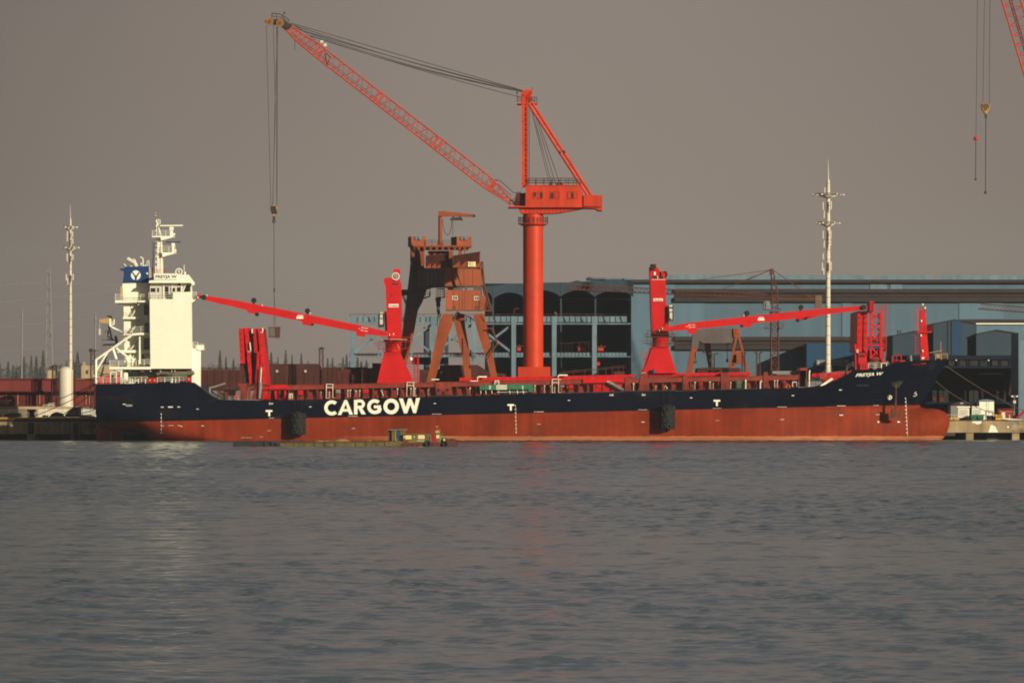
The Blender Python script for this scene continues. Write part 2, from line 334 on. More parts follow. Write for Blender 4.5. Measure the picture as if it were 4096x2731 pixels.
# ---------------------------------------------------------------- water, ground
def water_mat():
    m = bpy.data.materials.new('river_water'); m.use_nodes = True; t = m.node_tree; N = t.nodes; L = t.links
    p = N['Principled BSDF']; p.inputs['Base Color'].default_value = (.078, .112, .120, 1); p.inputs['Roughness'].default_value = .16; p.inputs['IOR'].default_value = 1.33
    tc = N.new('ShaderNodeTexCoord')
    def wave(sx, sy, scale, det, rough=.55):
        mp = N.new('ShaderNodeMapping'); mp.inputs['Scale'].default_value = (sx, sy, 1); L.new(tc.outputs['Object'], mp.inputs[0])
        n = N.new('ShaderNodeTexNoise'); n.inputs['Scale'].default_value = scale; n.inputs['Detail'].default_value = det; n.inputs['Roughness'].default_value = rough
        L.new(mp.outputs[0], n.inputs['Vector']); return n.outputs['Fac']
    def madd(a, k, b=None):
        q = N.new('ShaderNodeMath'); q.operation = 'MULTIPLY_ADD'; L.new(a, q.inputs[0]); q.inputs[1].default_value = k
        if b is None: q.inputs[2].default_value = 0
        else: L.new(b, q.inputs[2])
        return q.outputs[0]
    h = madd(wave(2.2, 1.4, 1.0, 3), 1.0)
    b = N.new('ShaderNodeBump'); b.inputs['Strength'].default_value = .5; b.inputs['Distance'].default_value = .03; L.new(h, b.inputs['Height']); L.new(b.outputs[0], p.inputs['Normal'])
    return m
M_WATER = water_mat()
import numpy as np
def build_water():
    """river surface: real wavelets (a sum of short-crested waves in world metres) where they can be made out, level water beyond"""
    rs = np.random.RandomState(11); NC, HA = 540, math.radians(9.0); d0, d1, stp = 62.0, 797.0, .00115
    NR = int(math.log(d1 / d0) / stp); dd = d0 * np.exp(np.linspace(0, math.log(d1 / d0), NR)); tt = np.tan(np.linspace(-HA, HA, NC))
    D_, T_ = np.meshgrid(dd, tt, indexing='ij'); X = (D_ * T_).astype(np.float64); Y = D_ - CAM_D; Z = np.zeros_like(X)
    gust = .62 + .22 * np.sin(X * .021 + Y * .033 + 1) + .2 * np.sin(X * .05 - Y * .017 + 2.3) + .16 * np.sin(Y * .09 + X * .013) + .12 * np.sin(X * .11 + Y * .05 + 4)
    n_ = np.zeros_like(X)                                   # wavelets come in short packets
    for k in range(9):
        kk = 2 * math.pi / rs.uniform(1.1, 5.0); an = rs.uniform(0, 6.28); n_ += np.sin(kk * (math.cos(an) * X * .8 + math.sin(an) * Y * .55) + rs.uniform(0, 6.28))
    pack = -.25 + .85 * np.clip(n_ / 2.1, 0, 2.0) ** 1.3
    near = .58 + .42 * np.clip((D_ - 110) / 240, 0, 1)
    for k in range(72):
        lam = .30 * (6.0 / .30) ** (k / 71.0); ang = rs.normal(math.pi / 2 + .12, .55); kk = 2 * math.pi / lam
        sl = .034 * WAVE * (1.15 if lam < .9 else (.9 / lam) ** .55)
        amp = sl / kk; ph = kk * (math.cos(ang) * X + math.sin(ang) * Y) + rs.uniform(0, 6.28)
        fade = np.clip((lam / (1.5 * stp * D_) - .4) / .8, 0, 1) if lam < 4 else 1.0
        s_ = np.sin(ph); Z += near * amp * (s_ + .30 * np.cos(2 * ph)) * fade * (np.clip(gust * 1.5 - .2, .5, 1.6) * (1 + pack * min(1, max(.15, (1.7 - lam) / 1.1))) if lam < 3 else 1 + 1.6 * np.clip((D_ - 160) / 400, 0, 1))
    e = np.minimum(np.arange(NC), NC - 1 - np.arange(NC)) / 14.0; Z *= np.clip(e, 0, 1)[None, :]
    Z *= np.clip(np.minimum((dd - d0) / 4, (d1 - dd) / 14), 0, 1)[:, None]
    V = np.stack([X, Y, Z], -1).reshape(-1, 3).astype(np.float32)
    r, c = np.meshgrid(np.arange(NR - 1), np.arange(NC - 1), indexing='ij'); i0 = (r * NC + c).ravel(); F_ = np.stack([i0, i0 + 1, i0 + NC + 1, i0 + NC], -1)
    xn, xf = d0 * tt[-1], d1 * tt[-1]; yn, yf = d0 - CAM_D, d1 - CAM_D; n0 = len(V)
    ex = np.array([(-4000, -1200, 0), (4000, -1200, 0), (4000, yn, 0), (xn, yn, 0), (-xn, yn, 0), (-4000, yn, 0), (-4000, yf, 0), (-xf, yf, 0), (xf, yf, 0), (4000, yf, 0), (4000, 9000, 0), (-4000, 9000, 0)], np.float32)
    polys = [(0, 1, 2, 5), (5, 4, 7, 6), (3, 2, 9, 8), (6, 9, 10, 11)]
    V = np.concatenate([V, ex]); F_ = np.concatenate([F_, np.array(polys) + n0])
    me = bpy.data.meshes.new('water'); me.vertices.add(len(V)); me.vertices.foreach_set('co', V.ravel()); me.loops.add(F_.size); me.loops.foreach_set('vertex_index', F_.ravel().astype(np.int32))
    me.polygons.add(len(F_)); me.polygons.foreach_set('loop_start', np.arange(0, F_.size, 4, dtype=np.int32)); me.polygons.foreach_set('use_smooth', np.ones(len(F_), bool)); me.update(calc_edges=True)
    me.materials.append(M_WATER); o = bpy.data.objects.new('water', me); COL.objects.link(o); tag(o, kind='structure'); return o
WAVE = .78
build_water()
M_GROUND = mat('yard_ground', (.12, .095, .07), .9, .3, .05)
g = G(); g.box(-3900, 3900, 76.5, 8900, -1, 3.2); tag(g.build('ground', M_GROUND), kind='structure')

# ---------------------------------------------------------------- cargo ship
PXM = CAM_D / FPX
def sx(px): return (px - 2048) * PXM
def sz(py): return CAM_H + (HOR - py) * PXM
def interp(tab, x):
    if x <= tab[0][0]: return tab[0][1]
    for (a, b), (c, d) in zip(tab, tab[1:]):
        if x <= c: return b + (d - b) * (x - a) / (c - a) if c > a else d
    return tab[-1][1]
DECK = [(sx(a), sz(b)) for a, b in ((382.5, 1537), (486, 1534.5), (779, 1529), (813, 1559), (866, 1599), (1080, 1601), (1880, 1583), (2232, 1570), (2600, 1565), (2847, 1558), (3200, 1550), (3290, 1543), (3379, 1505), (3417, 1484), (3528, 1474), (3555, 1461), (3581, 1449.5), (3710, 1440), (3789, 1440))]
def sxc(px): return (px - 2048) * (CAM_D + BM) / FPX           # the same on the ship's centre line
def szc(py): return CAM_H + (HOR - py) * (CAM_D + BM) / FPX
BM = 11.0
DECK[-2:] = [(sx(3710) + .3, szc(1440)), (sxc(3789), szc(1440))]
STEM = sorted([(szc(b), sxc(a)) for a, b in ((3789, 1440), (3730, 1550), (3700, 1592), (3681, 1619), (3679, 1632))] + [(5.40, sxc(3735)), (5.2, sxc(3764)), (4.58, sxc(3789)), (3.61, sxc(3799)), (2.65, sxc(3798)), (1.43, sxc(3789)), (.25, sxc(3771)), (-1.5, sxc(3735))])
XST = sx(382.5)
def zdeck(x): return interp(DECK, x)
def zpaint(x): return interp([(sx(382), sz(1690)), (sx(3500), sz(1621.5)), (sx(3790), sz(1619))], x)
ZB = [(XST, 2.05), (sx(498), 1.75), (sx(541), 1.35), (sx(560), .75), (sx(578), 0.0), (sx(610), -.8), (sx(700), -1.5)]
def hb(x, z):
    """half breadth of the hull"""
    zb = interp(ZB, x); a = min(1, max(0, (x - XST) / (sx(1080) - XST)))
    zf = -1.5 + 7.2 * (1 - a * a * (3 - 2 * a)) if a < 1 else -9
    b = BM
    if z < zf:
        t = max(0.0, min(1.0, (z - zb) / max(.05, zf - zb))); b = BM * max(.02, 1 - (1 - t) ** 2.2) ** .5
    # bow
    zz = max(z, 5.45)
    xe = interp(STEM, zz) if z >= 5.44 else sxc(3679)
    Ln = interp([(0, 30), (5.4, 30), (8, 27), (13, 21)], z); n = interp([(0, 1.55), (5.4, 1.6), (13, 2.3)], z)
    t = (x - (xe - Ln)) / Ln
    bow = BM if t <= 0 else (0 if t >= 1 else BM * (1 - t ** n))
    if z < 5.44:
        u = 1 - ((z - 1.9) / 3.54) ** 2; e = interp(STEM, z)
        s_ = (x - (e - 7.5)) / 7.5
        if u > 0 and x > sx(3300):
            q = 2.7 * math.sqrt(u) * math.sqrt(max(0, 1 - max(0, s_) ** 2)) * min(1, (x - sx(3300)) / 8)
            bow = (bow ** 3 + q ** 3) ** (1 / 3)
    return max(0.0, min(b, bow))
def ynear(x, z): return BM - hb(x, z)
ship = thing('cargo_ship', 'long navy and red oxide cargo ship with white deckhouse moored along the yard quay', 'ship', (0, BM, 0))

def build_hull():
    us = [0, .004, .01, .02, .03, .04, .05, .06, .07, .08, .09, .1, .115, .13, .15, .17, .19, .21, .23] + [.23 + .5 * i / 24 for i in range(1, 24)] + [.73 + .27 * i / 64 for i in range(0, 65)]
    us = sorted(set([u for u in us] + [(a - XST) / (sxc(3789) - XST) for a, _ in DECK[2:14]])); 
    V1 = [0, .1, .2, .25, .3, .35, .4, .45, .5, .55, .6, .65, .7, .75, .8, .86, .90, .921, .9275, .96, 1]; V2 = [.0, .08, .16, .25, .35, .45, .55, .65, .75, .85, .93, 1]
    rows = [(0, v) for v in V1] + [(1, v) for v in V2]     # the paint line is a double row: one per colour
    g = G(); nr = len(rows)
    grid = []
    for u in us:
        col = []
        for part, v in rows:
            x = XST + u * (sxc(3789) - XST)
            for _ in range(8):
                zp, zd = zpaint(x), zdeck(x); z = -1.5 + v * (zp + 1.5) if part == 0 else zp + v * (zd - zp)
                z = max(z, interp(ZB, x)) if part == 0 else z
                x = XST + u * (interp(STEM, z) - XST)
            col.append((x, z, hb(x, z) if u < 1 else 0.0))
        grid.append(col)
    nc = len(us)
    vs = [(x, BM - b, z) for col in grid for x, z, b in col] + [(x, BM + b, z) for col in grid for x, z, b in col]
    N0 = nc * nr; fs0 = []; fs1 = []
    for c in range(nc - 1):
        for r in range(nr - 1):
            if r == len(V1) - 1: continue
            a, b, d, e = c * nr + r, (c + 1) * nr + r, (c + 1) * nr + r + 1, c * nr + r + 1
            (fs0 if r < len(V1) - 1 else fs1).extend([(a, b, d, e), (N0 + e, N0 + d, N0 + b, N0 + a)])
    for r in range(nr - 1):                                 # transom
        if r == len(V1) - 1: continue
        (fs0 if r < len(V1) - 1 else fs1).append((r, r + 1, N0 + r + 1, N0 + r))
    for c in range(nc - 1):                                 # deck
        a, b = c * nr + nr - 1, (c + 1) * nr + nr - 1; fs1.append((a, b, N0 + b, N0 + a))
    g.add(vs, fs0, 1, True); n0 = len(g.f)
    off = 0
    for f in fs1: g.f.append(list(f)); g.m.append(0); g.sm.append(len(set(i % nr for i in f)) > 1)
    o = g.build('hull', [M_HULLN, M_HULLR], ship)
    bm = bmesh.new(); bm.from_mesh(o.data); bmesh.ops.remove_doubles(bm, verts=bm.verts, dist=.0005)
    for e in bm.edges:
        if len(e.link_faces) == 2 and e.calc_face_angle(0) > R(40): e.smooth = False
    bm.to_mesh(o.data); bm.free()
    return o
HULL = build_hull()

def P_(name, mats, g, parent=None, label=None, bevel=0):
    o = g.build(name, mats, parent or ship, bevel)
    if label: o['label'] = label
    return o
# rudder
g = G(); F = C3.at(BM - .3); F.poly(g, [(135, 800), (300, 770), (466, 815), (452, 960), (135, 960)], .6); rud = P_('rudder', M_HULLR, g)
g = G(); F = C3.at(BM - .34)
for v in range(838, 936, 10): F.box(g, 302, v, 307, v + 5, .02)
P_('draught_mark', M_WHITE, g, rud)

# ---- lettering and marks painted on the hull
g = G(); YP = [0.03]
def nxt(): YP[0] += .003; return -YP[0]
def stroke(F, a, b, wd):
    y = nxt(); p, q = F.p(*a, y), F.p(*b, y); d = (q - p).normalized(); n_ = Vector((-d.z, 0, d.x)) * F.ln(wd) / 2
    g.add([p - n_, q - n_, q + n_, p + n_], [(0, 1, 2, 3)])
def pol(F, pts): y = nxt(); g.add([F.p(u, v, y) for u, v in pts], [tuple(range(len(pts)))])
def arc(F, cu, cv, ro, ri, a0, a1, n=28, ex=1.0):
    y = nxt(); vs = []
    for i in range(n + 1):
        a = R(a0 + (a1 - a0) * i / n)
        for r in (ro, ri): vs.append(F.p(cu + r * ex * math.cos(a), cv - r * math.sin(a), y))
    g.add(vs, [(2 * i, 2 * i + 1, 2 * i + 3, 2 * i + 2) for i in range(n)])
arc(C4, 727, 560, 89, 49, 47, 313)
pol(C4, [(797, 644), (876, 468), (906, 468), (890, 520), (838, 644)]); pol(C4, [(876, 468), (906, 468), (976, 640), (932, 640)]); pol(C4, [(850, 574), (930, 571), (942, 603), (838, 606)])
pol(C4, [(988, 466), (1029, 466), (1029, 638), (988, 638)]); arc(C4, 1062, 516, 54, 19, -90, 90); pol(C4, [(1029, 462), (1063, 462), (1063, 497), (1029, 497)]); pol(C4, [(1029, 535), (1063, 535), (1063, 570), (1029, 570)]); pol(C4, [(1040, 568), (1082, 562), (1126, 635), (1076, 636)])
arc(C4, 1231, 546, 88, 47, 47, 345); pol(C4, [(1222, 531), (1304, 531), (1304, 565), (1222, 565)]); pol(C4, [(1264, 566), (1304, 566), (1304, 612), (1264, 630)])
arc(C4, 1425, 544, 92, 47, 0, 360, 40, .99)
pol(C4, [(1516, 451), (1562, 450), (1600, 560), (1598, 625), (1576, 625)]); pol(C4, [(1576, 625), (1612, 625), (1660, 500), (1652, 448), (1626, 449)]); pol(C4, [(1626, 449), (1660, 448), (1708, 560), (1718, 622), (1684, 622)]); pol(C4, [(1684, 622), (1718, 622), (1764, 444), (1718, 445)])
P_('hull_lettering', M_WHITE, g, None, 'cream CARGOW lettering')
for F, u0, u1, a, b, v0, v1, v2 in ((C3, 2125, 2203, 2155, 2178, 586, 608, 662), (C5, 675, 752, 704, 727, 516, 537, 596), (C6, 1042, 1120, 1070, 1092, 466, 487, 543)):
    g = G(); pol(F, [(u0, v0), (u1, v0), (u1, v1), (u0, v1)]); pol(F, [(a, v1), (b, v1), (b, v2 - 9), ((a + b) / 2, v2), (a, v2 - 9)]); P_('tug_mark', M_WHITE, g)
def onhull(F, u, v, eps=.04):
    a = F.p(u, v, 0.0)
    for _ in range(4):
        y = ynear(a.x, a.z) - eps; a = F.p(u, v, y)
    return a
def hpatch(g, F, u0, v0, u1, v1):
    if u1 - u0 > 40 and v1 - v0 < 9:                       # a line of small lettering: short dabs
        u = u0
        while u < u1 - 2: w_ = random.uniform(3, 7); hpatch(g, F, u, v0 + random.uniform(0, 1), min(u + w_, u1), v1 - random.uniform(0, 1.5)); u += w_ + random.uniform(1.5, 3)
        return
    g.add([onhull(F, u0, v1), onhull(F, u1, v1), onhull(F, u1, v0), onhull(F, u0, v0)], [(0, 1, 2, 3)])
def draught(F, u, v0, v1, slope=0, step=9):
    g = G(); k = 0; v = v0
    while v < v1:
        uu = u + slope * (v - v0)
        if k % 5 == 0: hpatch(g, F, uu - 9, v - 4, uu + 3, v + 5)
        else: hpatch(g, F, uu, v, uu + 4.5, v + 4.5)
        v += step; k += 1
    P_('draught_mark', M_WHITE, g)
draught(C3, 898, 632, 862); draught(C5, 770, 532, 862, .03); draught(C7, 1110, 400, 800, .045, 8)
g = G()
for F, L_ in ((C3, ((444, 514, 478, 522), (480, 524, 558, 530), (482, 536, 558, 542), (892, 548, 926, 556), (976, 545, 1034, 556), (1086, 546, 1118, 554), (1310, 572, 1338, 578), (985, 766, 1040, 772), (1092, 765, 1122, 770), (1124, 774, 1146, 780), (905, 770, 930, 775), (1370, 769, 1398, 775), (2165, 676, 2222, 682), (2142, 826, 2188, 831), (1838, 908, 1966, 912), (2050, 900, 2100, 904))),
              (C4, ((460, 545, 488, 552), (922, 655, 1032, 662), (960, 799, 1004, 805), (1926, 506, 1952, 513), (1906, 631, 2014, 637), (1948, 776, 1984, 782))),
              (C5, ((1386, 468, 1412, 476), (986, 604, 1104, 611), (1026, 749, 1070, 755), (2212, 580, 2320, 586), (2250, 725, 2290, 731))),
              (C6, ((764, 438, 792, 446), (1960, 412, 1990, 420), (1030, 563, 1136, 568), (1792, 547, 1902, 553), (1060, 707, 1110, 712), (1824, 695, 1874, 701))),
              (C7, ((410, 308, 440, 317), (388, 476, 478, 484), (770, 472, 830, 477), (414, 573, 452, 580), (795, 569, 836, 574), (816, 640, 840, 655), (1024, 642, 1048, 653)))):
    for q in L_: g = G(); hpatch(g, F, *q); P_('hull_marking', M_WHITE, g)
g = G()
for F, u0, u1, v0, v1, s_ in ((C3, 2176, 2212, 503, 520, '20M'), (C5, 1874, 1910, 400, 420, '20M'), (C5, 2268, 2298, 399, 418, '10M')):
    text(g, s_, F.x(u0), F.x(u1), F.z(v1), F.z(v0), ynear, .02)
for F, u, v0, v1 in ((C3, 2168, 497, 525), (C5, 1917, 394, 424), (C5, 2261, 392, 423)): hpatch(g, F, u - 2, v0, u + 3, v1)
P_('hull_marking', M_WHITE, g)
g = G(); text(g, 'FREYJA W', C7.x(582), C7.x(868), C7.z(186), C7.z(143), ynear, .035, .38, 0, .07, .068); P_('bow_name', M_WHITE, g, None, 'white FREYJA W name on the bow')
g = G()                                                   # thruster symbol and bulb symbol
def bowarc(cu, cv, ro, ri, a0, a1, n=20):
    vs = []
    for i in range(n + 1):
        a = R(a0 + (a1 - a0) * i / n)
        for r in (ro, ri): vs.append(onhull(C7, cu + r * math.cos(a), cv - r * math.sin(a), .06))
    g.add(vs, [(2 * i, 2 * i + 1, 2 * i + 3, 2 * i + 2) for i in range(n)])
bowarc(942, 390, 25, 18, 0, 360); 
for q in ((938, 370, 946, 386), (938, 394, 946, 410), (922, 386, 962, 394)): hpatch(g, C7, *q)
P_('thruster_mark', M_WHITE, g)
g = G()
def bowline(pts, wd=5):
    for a, b in zip(pts, pts[1:]):
        d = Vector((b[0] - a[0], b[1] - a[1])).normalized(); n_ = Vector((-d.y, d.x)) * wd / 2
        g.add([onhull(C7, a[0] - n_.x, a[1] - n_.y, .06), onhull(C7, b[0] - n_.x, b[1] - n_.y, .06), onhull(C7, b[0] + n_.x, b[1] + n_.y, .06), onhull(C7, a[0] + n_.x, a[1] + n_.y, .06)], [(0, 1, 2, 3)])
bowline([(1222, 334), (1200, 350), (1226, 354), (1226, 366), (1210, 377), (1188, 377)]); P_('bulb_mark', M_WHITE, g)
# anchor pocket
g = G(); c = onhull(C7, 1012, 250, 0); g.ring((c.x, c.y + .05, c.z), .56, .16, 20, 8); g.disc((c.x, c.y + .1, c.z), .5, .2, 20); P_('hawse_pipe', M_DARK, g)
g = G(); vs = [onhull(C7, u, v, .05) for u, v in ((960, 232), (1092, 214), (1050, 270), (968, 276))]; g.add(vs, [(0, 1, 2, 3)]); P_('anchor_pocket', M_DARK, g)

# ---- main deck: hatch coaming with ribs, rim, supports
def rimz(px): return sz(1545 - (px - 1000) * .0200)
CX0, CX1 = 1035, 3196
g = G(); g.prism([(sx(CX0), zdeck(sx(CX0)) - .3), (sx(CX1), zdeck(sx(CX1)) - .3), (sx(CX1), rimz(CX1) - .1), (sx(CX0), rimz(CX0) - .1)], 2.1, 19.6); coam = P_('hatch_coaming', M_BROWN, g)
g = G(); hgt = .72
g.prism([(sx(CX0 - 3), rimz(CX0) - hgt), (sx(CX1 + 3), rimz(CX1) - hgt), (sx(CX1 + 3), rimz(CX1)), (sx(CX0 - 3), rimz(CX0))], .9, 21.1)
g.prism([(sx(CX0 - 3), rimz(CX0)), (sx(CX1 + 3), rimz(CX1)), (sx(CX1 + 3), rimz(CX1) + .1), (sx(CX0 - 3), rimz(CX0) + .1)], .78, 21.2); P_('coaming_rim', M_BROWN, g, coam)
px = CX0 + 8
while px < CX1:
    g = G(); xx = sx(px); zd_ = zdeck(xx); zr = rimz(px) - hgt
    g.add([(xx + dx, y, z) for dx in (-.1, .1) for y, z in ((2.15, zd_), (1.6, zd_), (1.15, zr - .5), (1.15, zr), (2.15, zr))], [(0, 1, 2, 3, 4), (9, 8, 7, 6, 5)] + [(i, 5 + i, 5 + (i + 1) % 5, (i + 1) % 5) for i in range(5)])
    g.box(xx - .22, xx + .22, 1.56, 1.62, zd_, zd_ + .6)
    P_('coaming_rib', M_BROWN, g, coam); px += 37.4
for F, u0, u1, v in ((C4, -10, 200, 330), (C5, 1565, 2045, 215)):          # stretches painted red
    g = G(); px0, px1 = F.x0 + u0 / F.k, F.x0 + u1 / F.k
    g.prism([(sx(px0), rimz(px0) - .55), (sx(px1), rimz(px1) - .55), (sx(px1), rimz(px1) + .16), (sx(px0), rimz(px0) + .16)], .55, .77); P_('red_rim_panel', M_RED, g)
def panel(F, u0, v0, u1, v1, m, y=1.3, d=.7, name='locker'):
    g = G(); F.box(g, u0, v0, u1, v1, d, y); w_ = abs(F.x(u1) - F.x(u0))
    F.box(g, u0 + .1 * (u1 - u0), v0 + .18 * (v1 - v0), u1 - .1 * (u1 - u0), v1 - .1 * (v1 - v0), .05, y - .05); P_(name, m, g)
for q in ((0, 335, 80, 460), (88, 335, 190, 455), (325, 345, 390, 410)): panel(C4, *q, M_RED, name='red_bay_panel')
panel(C4, 1085, 330, 1160, 388, M_RED, name='red_bay_panel'); panel(C4, 775, 325, 830, 390, M_GREY)
for q in ((1685, 255, 1780, 372), (1792, 250, 1880, 370), (1900, 246, 2030, 366), (1372, 278, 1450, 335)): panel(C5, *q, M_RED, name='red_bay_panel')
panel(C5, 1290, 262, 1345, 320, M_GREY); panel(C6, 862, 222, 914, 300, M_RED, name='red_bay_panel'); panel(C6, 1845, 220, 1890, 260, M_RED, name='red_bay_panel')
panel(C6, 1308, 220, 1402, 330, M_GREEND, 1.0, 1.2, 'green_locker')
for q in ((2085, 348, 2150, 460), (2155, 340, 2235, 460), (2262, 338, 2352, 458)): panel(C3, *q, M_RED, name='red_bay_panel')
g = G(); C3.poly(g, [(2070, 318), (2352, 312), (2400, 312), (2400, 336), (2352, 334), (2070, 340)], .25, .6); P_('red_rim_panel', M_RED, g)
def support(F, pts, y=.75, d=1.5, holes=()):
    g = G(); F.poly(g, pts, d, y); o = P_('hatch_support', M_BROWN, g)
    if holes:
        h = G()
        for u, v, r in holes: h.disc(F.p(u, v, y - .02), F.ln(r), .06, 14)
        P_('lightening_hole', M_INT, h, o)
support(C4, [(1940, 265), (2140, 262), (2128, 408), (1952, 410)], .7, 1.6, ((1980, 352, 17), (2088, 350, 17), (2034, 388, 15)))
for F, pts in ((C5, [(2062, 205), (2205, 190), (2110, 225), (2140, 362), (2055, 365)]), (C6, [(185, 165), (268, 160), (290, 352), (158, 360)]), (C6, [(684, 172), (730, 170), (755, 345), (676, 348)]),
               (C6, [(1128, 150), (1226, 148), (1226, 338), (1130, 340)]), (C6, [(1636, 140), (1678, 138), (1692, 325), (1624, 328)]), (C6, [(2056, 122), (2130, 120), (2130, 312), (2052, 315)]), (C7, [(0, 82), (76, 80), (78, 280), (0, 282)]),
               (C3, [(1792, 275), (1895, 272), (1900, 462), (1832, 465), (1826, 330)]), (C3, [(1905, 318), (2010, 310), (2010, 335), (1940, 338), (1940, 462), (1915, 463)]), (C3, [(2005, 305), (2045, 300), (2045, 462), (1950, 464), (1985, 370)])):
    support(F, pts)
# red edge of the stowed hatch covers
def cover(F, top, bot, y=2.6, d=16):
    g = G(); F.poly(g, top + bot[::-1], d, y); o = P_('hatch_cover', M_RED, g)
    h = G(); n = int((top[-1][0] - top[0][0]) / 90)
    for i in range(n):
        t = (i + .5) / n; u = top[0][0] + t * (top[-1][0] - top[0][0]); v = top[0][1] + t * (top[-1][1] - top[0][1]); v2 = bot[0][1] + t * (bot[-1][1] - bot[0][1])
        F.box(h, u - 2, v + 2, u + 2, v2 - 1, .05, y - .06)
        h.disc(F.p(u + 30, (v * .45 + v2 * .55), y - .04), F.ln(9), .1, 10)
    P_('cleat', M_REDD, h, o)
cover(C5, [(112, 207), (1200, 190), (2210, 168)], [(112, 247), (1200, 232), (2060, 208)])
cover(C6, [(280, 156), (1440, 143), (1492, 144)], [(280, 197), (1440, 180), (1455, 180)])
cover(C7, [(128, 142), (330, 126), (480, 118)], [(128, 180), (330, 172), (440, 172)], 2.6, 14)
g = G(); C6.box(g, 1735, 128, 2060, 160, 8, 2.7); C6.box(g, 1786, 162, 1960, 170, .4, 2.5); P_('walkway_box', M_GREY, g)
# white handrail frames of the deck ladders, vents, lifebuoys
def frame(F, u0, v0, u1, v1, mid):
    g = G(); r = .055; a = [F.p(u0, v1, .5), F.p(u0 + 3, v0, .5), F.p(u1, v0 + 2, .5), F.p(u1, v1 - 3, .5)]; g.path(a, r)
    g.tube(F.p(u0, mid, .5), F.p(u1, mid, .5), r); b = [q + Vector((.45, 1.5, 0)) for q in a]; g.path(b, r * .8)
    for p, q in zip(a, b): g.tube(p, q, r * .8)
    P_('ladder_frame', M_WHITE, g)
frame(C4, 660, 283, 738, 446, 322); frame(C4, 1608, 262, 1690, 424, 298); frame(C5, 1200, 224, 1276, 382, 264)
def gate(F, pts, r=.07):
    g = G(); g.path([F.p(u, v, .5) for u, v in pts], r); P_('rail_post', M_WHITE, g)
gate(C6, [(1415, 335), (1418, 230), (1418, 335)], .12); gate(C6, [(1590, 335), (1592, 250), (1612, 250), (1612, 258)], .12); gate(C6, [(2165, 310), (2168, 125), (2180, 125)], .12); gate(C7, [(95, 275), (98, 118)], .12)
gate(C4, [(225, 455), (225, 398), (262, 396), (262, 452)]); gate(C4, [(1305, 350), (1335, 425)]); gate(C4, [(240, 455), (242, 398)]); gate(C6, [(1968, 312), (1970, 258), (2018, 258), (2020, 312)]); gate(C6, [(500, 340), (480, 300), (465, 320)])
def vent(F, u, v0, v1, wd=24):
    g = G(); a = F.p(u, v1, .8); b = F.p(u, v0, .8); r = F.ln(wd) / 2.4
    g.tube(a, b, r * .38, None, 8); g.tube(Vector((b.x, b.y, b.z - r * 1.3)), b, r, None, 10); P_('ventilator', M_SHADE, g)
for F, L_ in ((C4, ((915, 348, 435), (944, 346, 432), (1008, 354, 430), (1054, 352, 428), (1656, 326, 418), (1704, 328, 420), (1498, 332, 410), (1858, 345, 412), (600, 370, 440))), (C5, ((234, 322, 398), (998, 294, 378), (1110, 296, 384), (1184, 300, 382), (2158, 272, 358))),
              (C6, ((98, 270, 356), (362, 302, 352), (822, 256, 340), (998, 252, 338), (1038, 270, 338), (1242, 256, 336), (1758, 238, 320), (1792, 236, 318)))):
    for u, v0, v1 in L_: vent(F, u, v0, v1, 26 if v1 - v0 > 75 else 18)
for F, u, v, r in ((C3, 1776, 437, 20), (C6, 1917, 314, 22), (C7, -60, 0, 0)):
    if r:
        g = G(); g.ring(F.p(u, v, .12), F.ln(r), F.ln(7), 20, 8); tag(g.build('lifebuoy', M_ORANGE), 'orange lifebuoy on the ship rail ' + ('aft beside the folded hatch covers' if F is C3 else 'forward near the bow ladder'), 'lifebuoy', "lifebuoys on the ship's rail")
# hand rail along the deck edge
g = G(); xs_ = [sx(870)] + [sx(870 + 35.2 * i) for i in range(1, 69)]
for i, x in enumerate(xs_):
    z = zdeck(x); g.tube((x, .25, z), (x, .25, z + 1.15), .035, None, 4)
for k in (.4, .78, 1.15):
    g.path([(x, .25, zdeck(x) + k) for x in xs_[::4] + [xs_[-1]]], .022, 4)
P_('deck_rail', M_BROWND, g)
# hull details: sheer strake lip, fender bars at deck edge
g = G()
for F, u0, u1, v in ((C4, 1900, 2340, 424), (C5, 1275, 2060, 388), (C6, 40, 590, 366), (C6, 590, 860, 362), (C6, 1030, 1550, 347)):
    g = G(); a, b = F.p(u0, v, 0), F.p(u1, v - (u1 - u0) * .019, 0); g.bar(a, b, .14, .35); P_('deck_edge_bar', M_DARK, g)
# gangway under green cover with cream slats
g = G(); F = C5.at(-.1)
F.poly(g, [(345, 305), (385, 290), (760, 286), (960, 284), (978, 300), (975, 378), (920, 378), (918, 346), (380, 352), (346, 350)], 1.0); gw = P_('gangway', M_GREEN, g, bevel=.06)
g = G(); F = C5.at(-.18)
for v in (293, 307, 322, 337): F.box(g, 542, v, 670, v + 8, .06)
for v in (303, 318, 333): F.box(g, 458, v, 482, v + 7, .06); F.box(g, 845, v, 864, v + 7, .06)
P_('slat', M_WHITE, g, gw)
g = G(); F = C5.at(.3)
for u in (360, 420, 490, 570, 700, 790, 860): F.path(g, [(u, 352), (u + 4, 396)], .06)
F.path(g, [(550, 378), (930, 372)], .06); F.path(g, [(526, 290), (530, 242), (574, 242), (576, 292)], .06); F.path(g, [(530, 262), (574, 262)], .05); P_('gangway_frame', M_WHITE, g, gw)
# white strip lights / pipes on the covers
g = G()
for F, u0, v0, u1, v1 in ((C4, 1900, 222, 1990, 232), (C5, 238, 241, 332, 249), (C5, 332, 188, 434, 202), (C5, 1278, 170, 1384, 183), (C5, 2260, 150, 2300, 160), (C6, 198, 147, 240, 160)): F.box(g, u0, v0, u1, v1, .3, 1.5)
for F, u, v0, v1 in ((C5, 324, 195, 230), (C5, 1272, 178, 208), (C5, 1692, 215, 255)): F.path(g, [(u, v0, 1.5), (u, v1, 1.5)], .08)
P_('strip_light', M_WHITE, g)
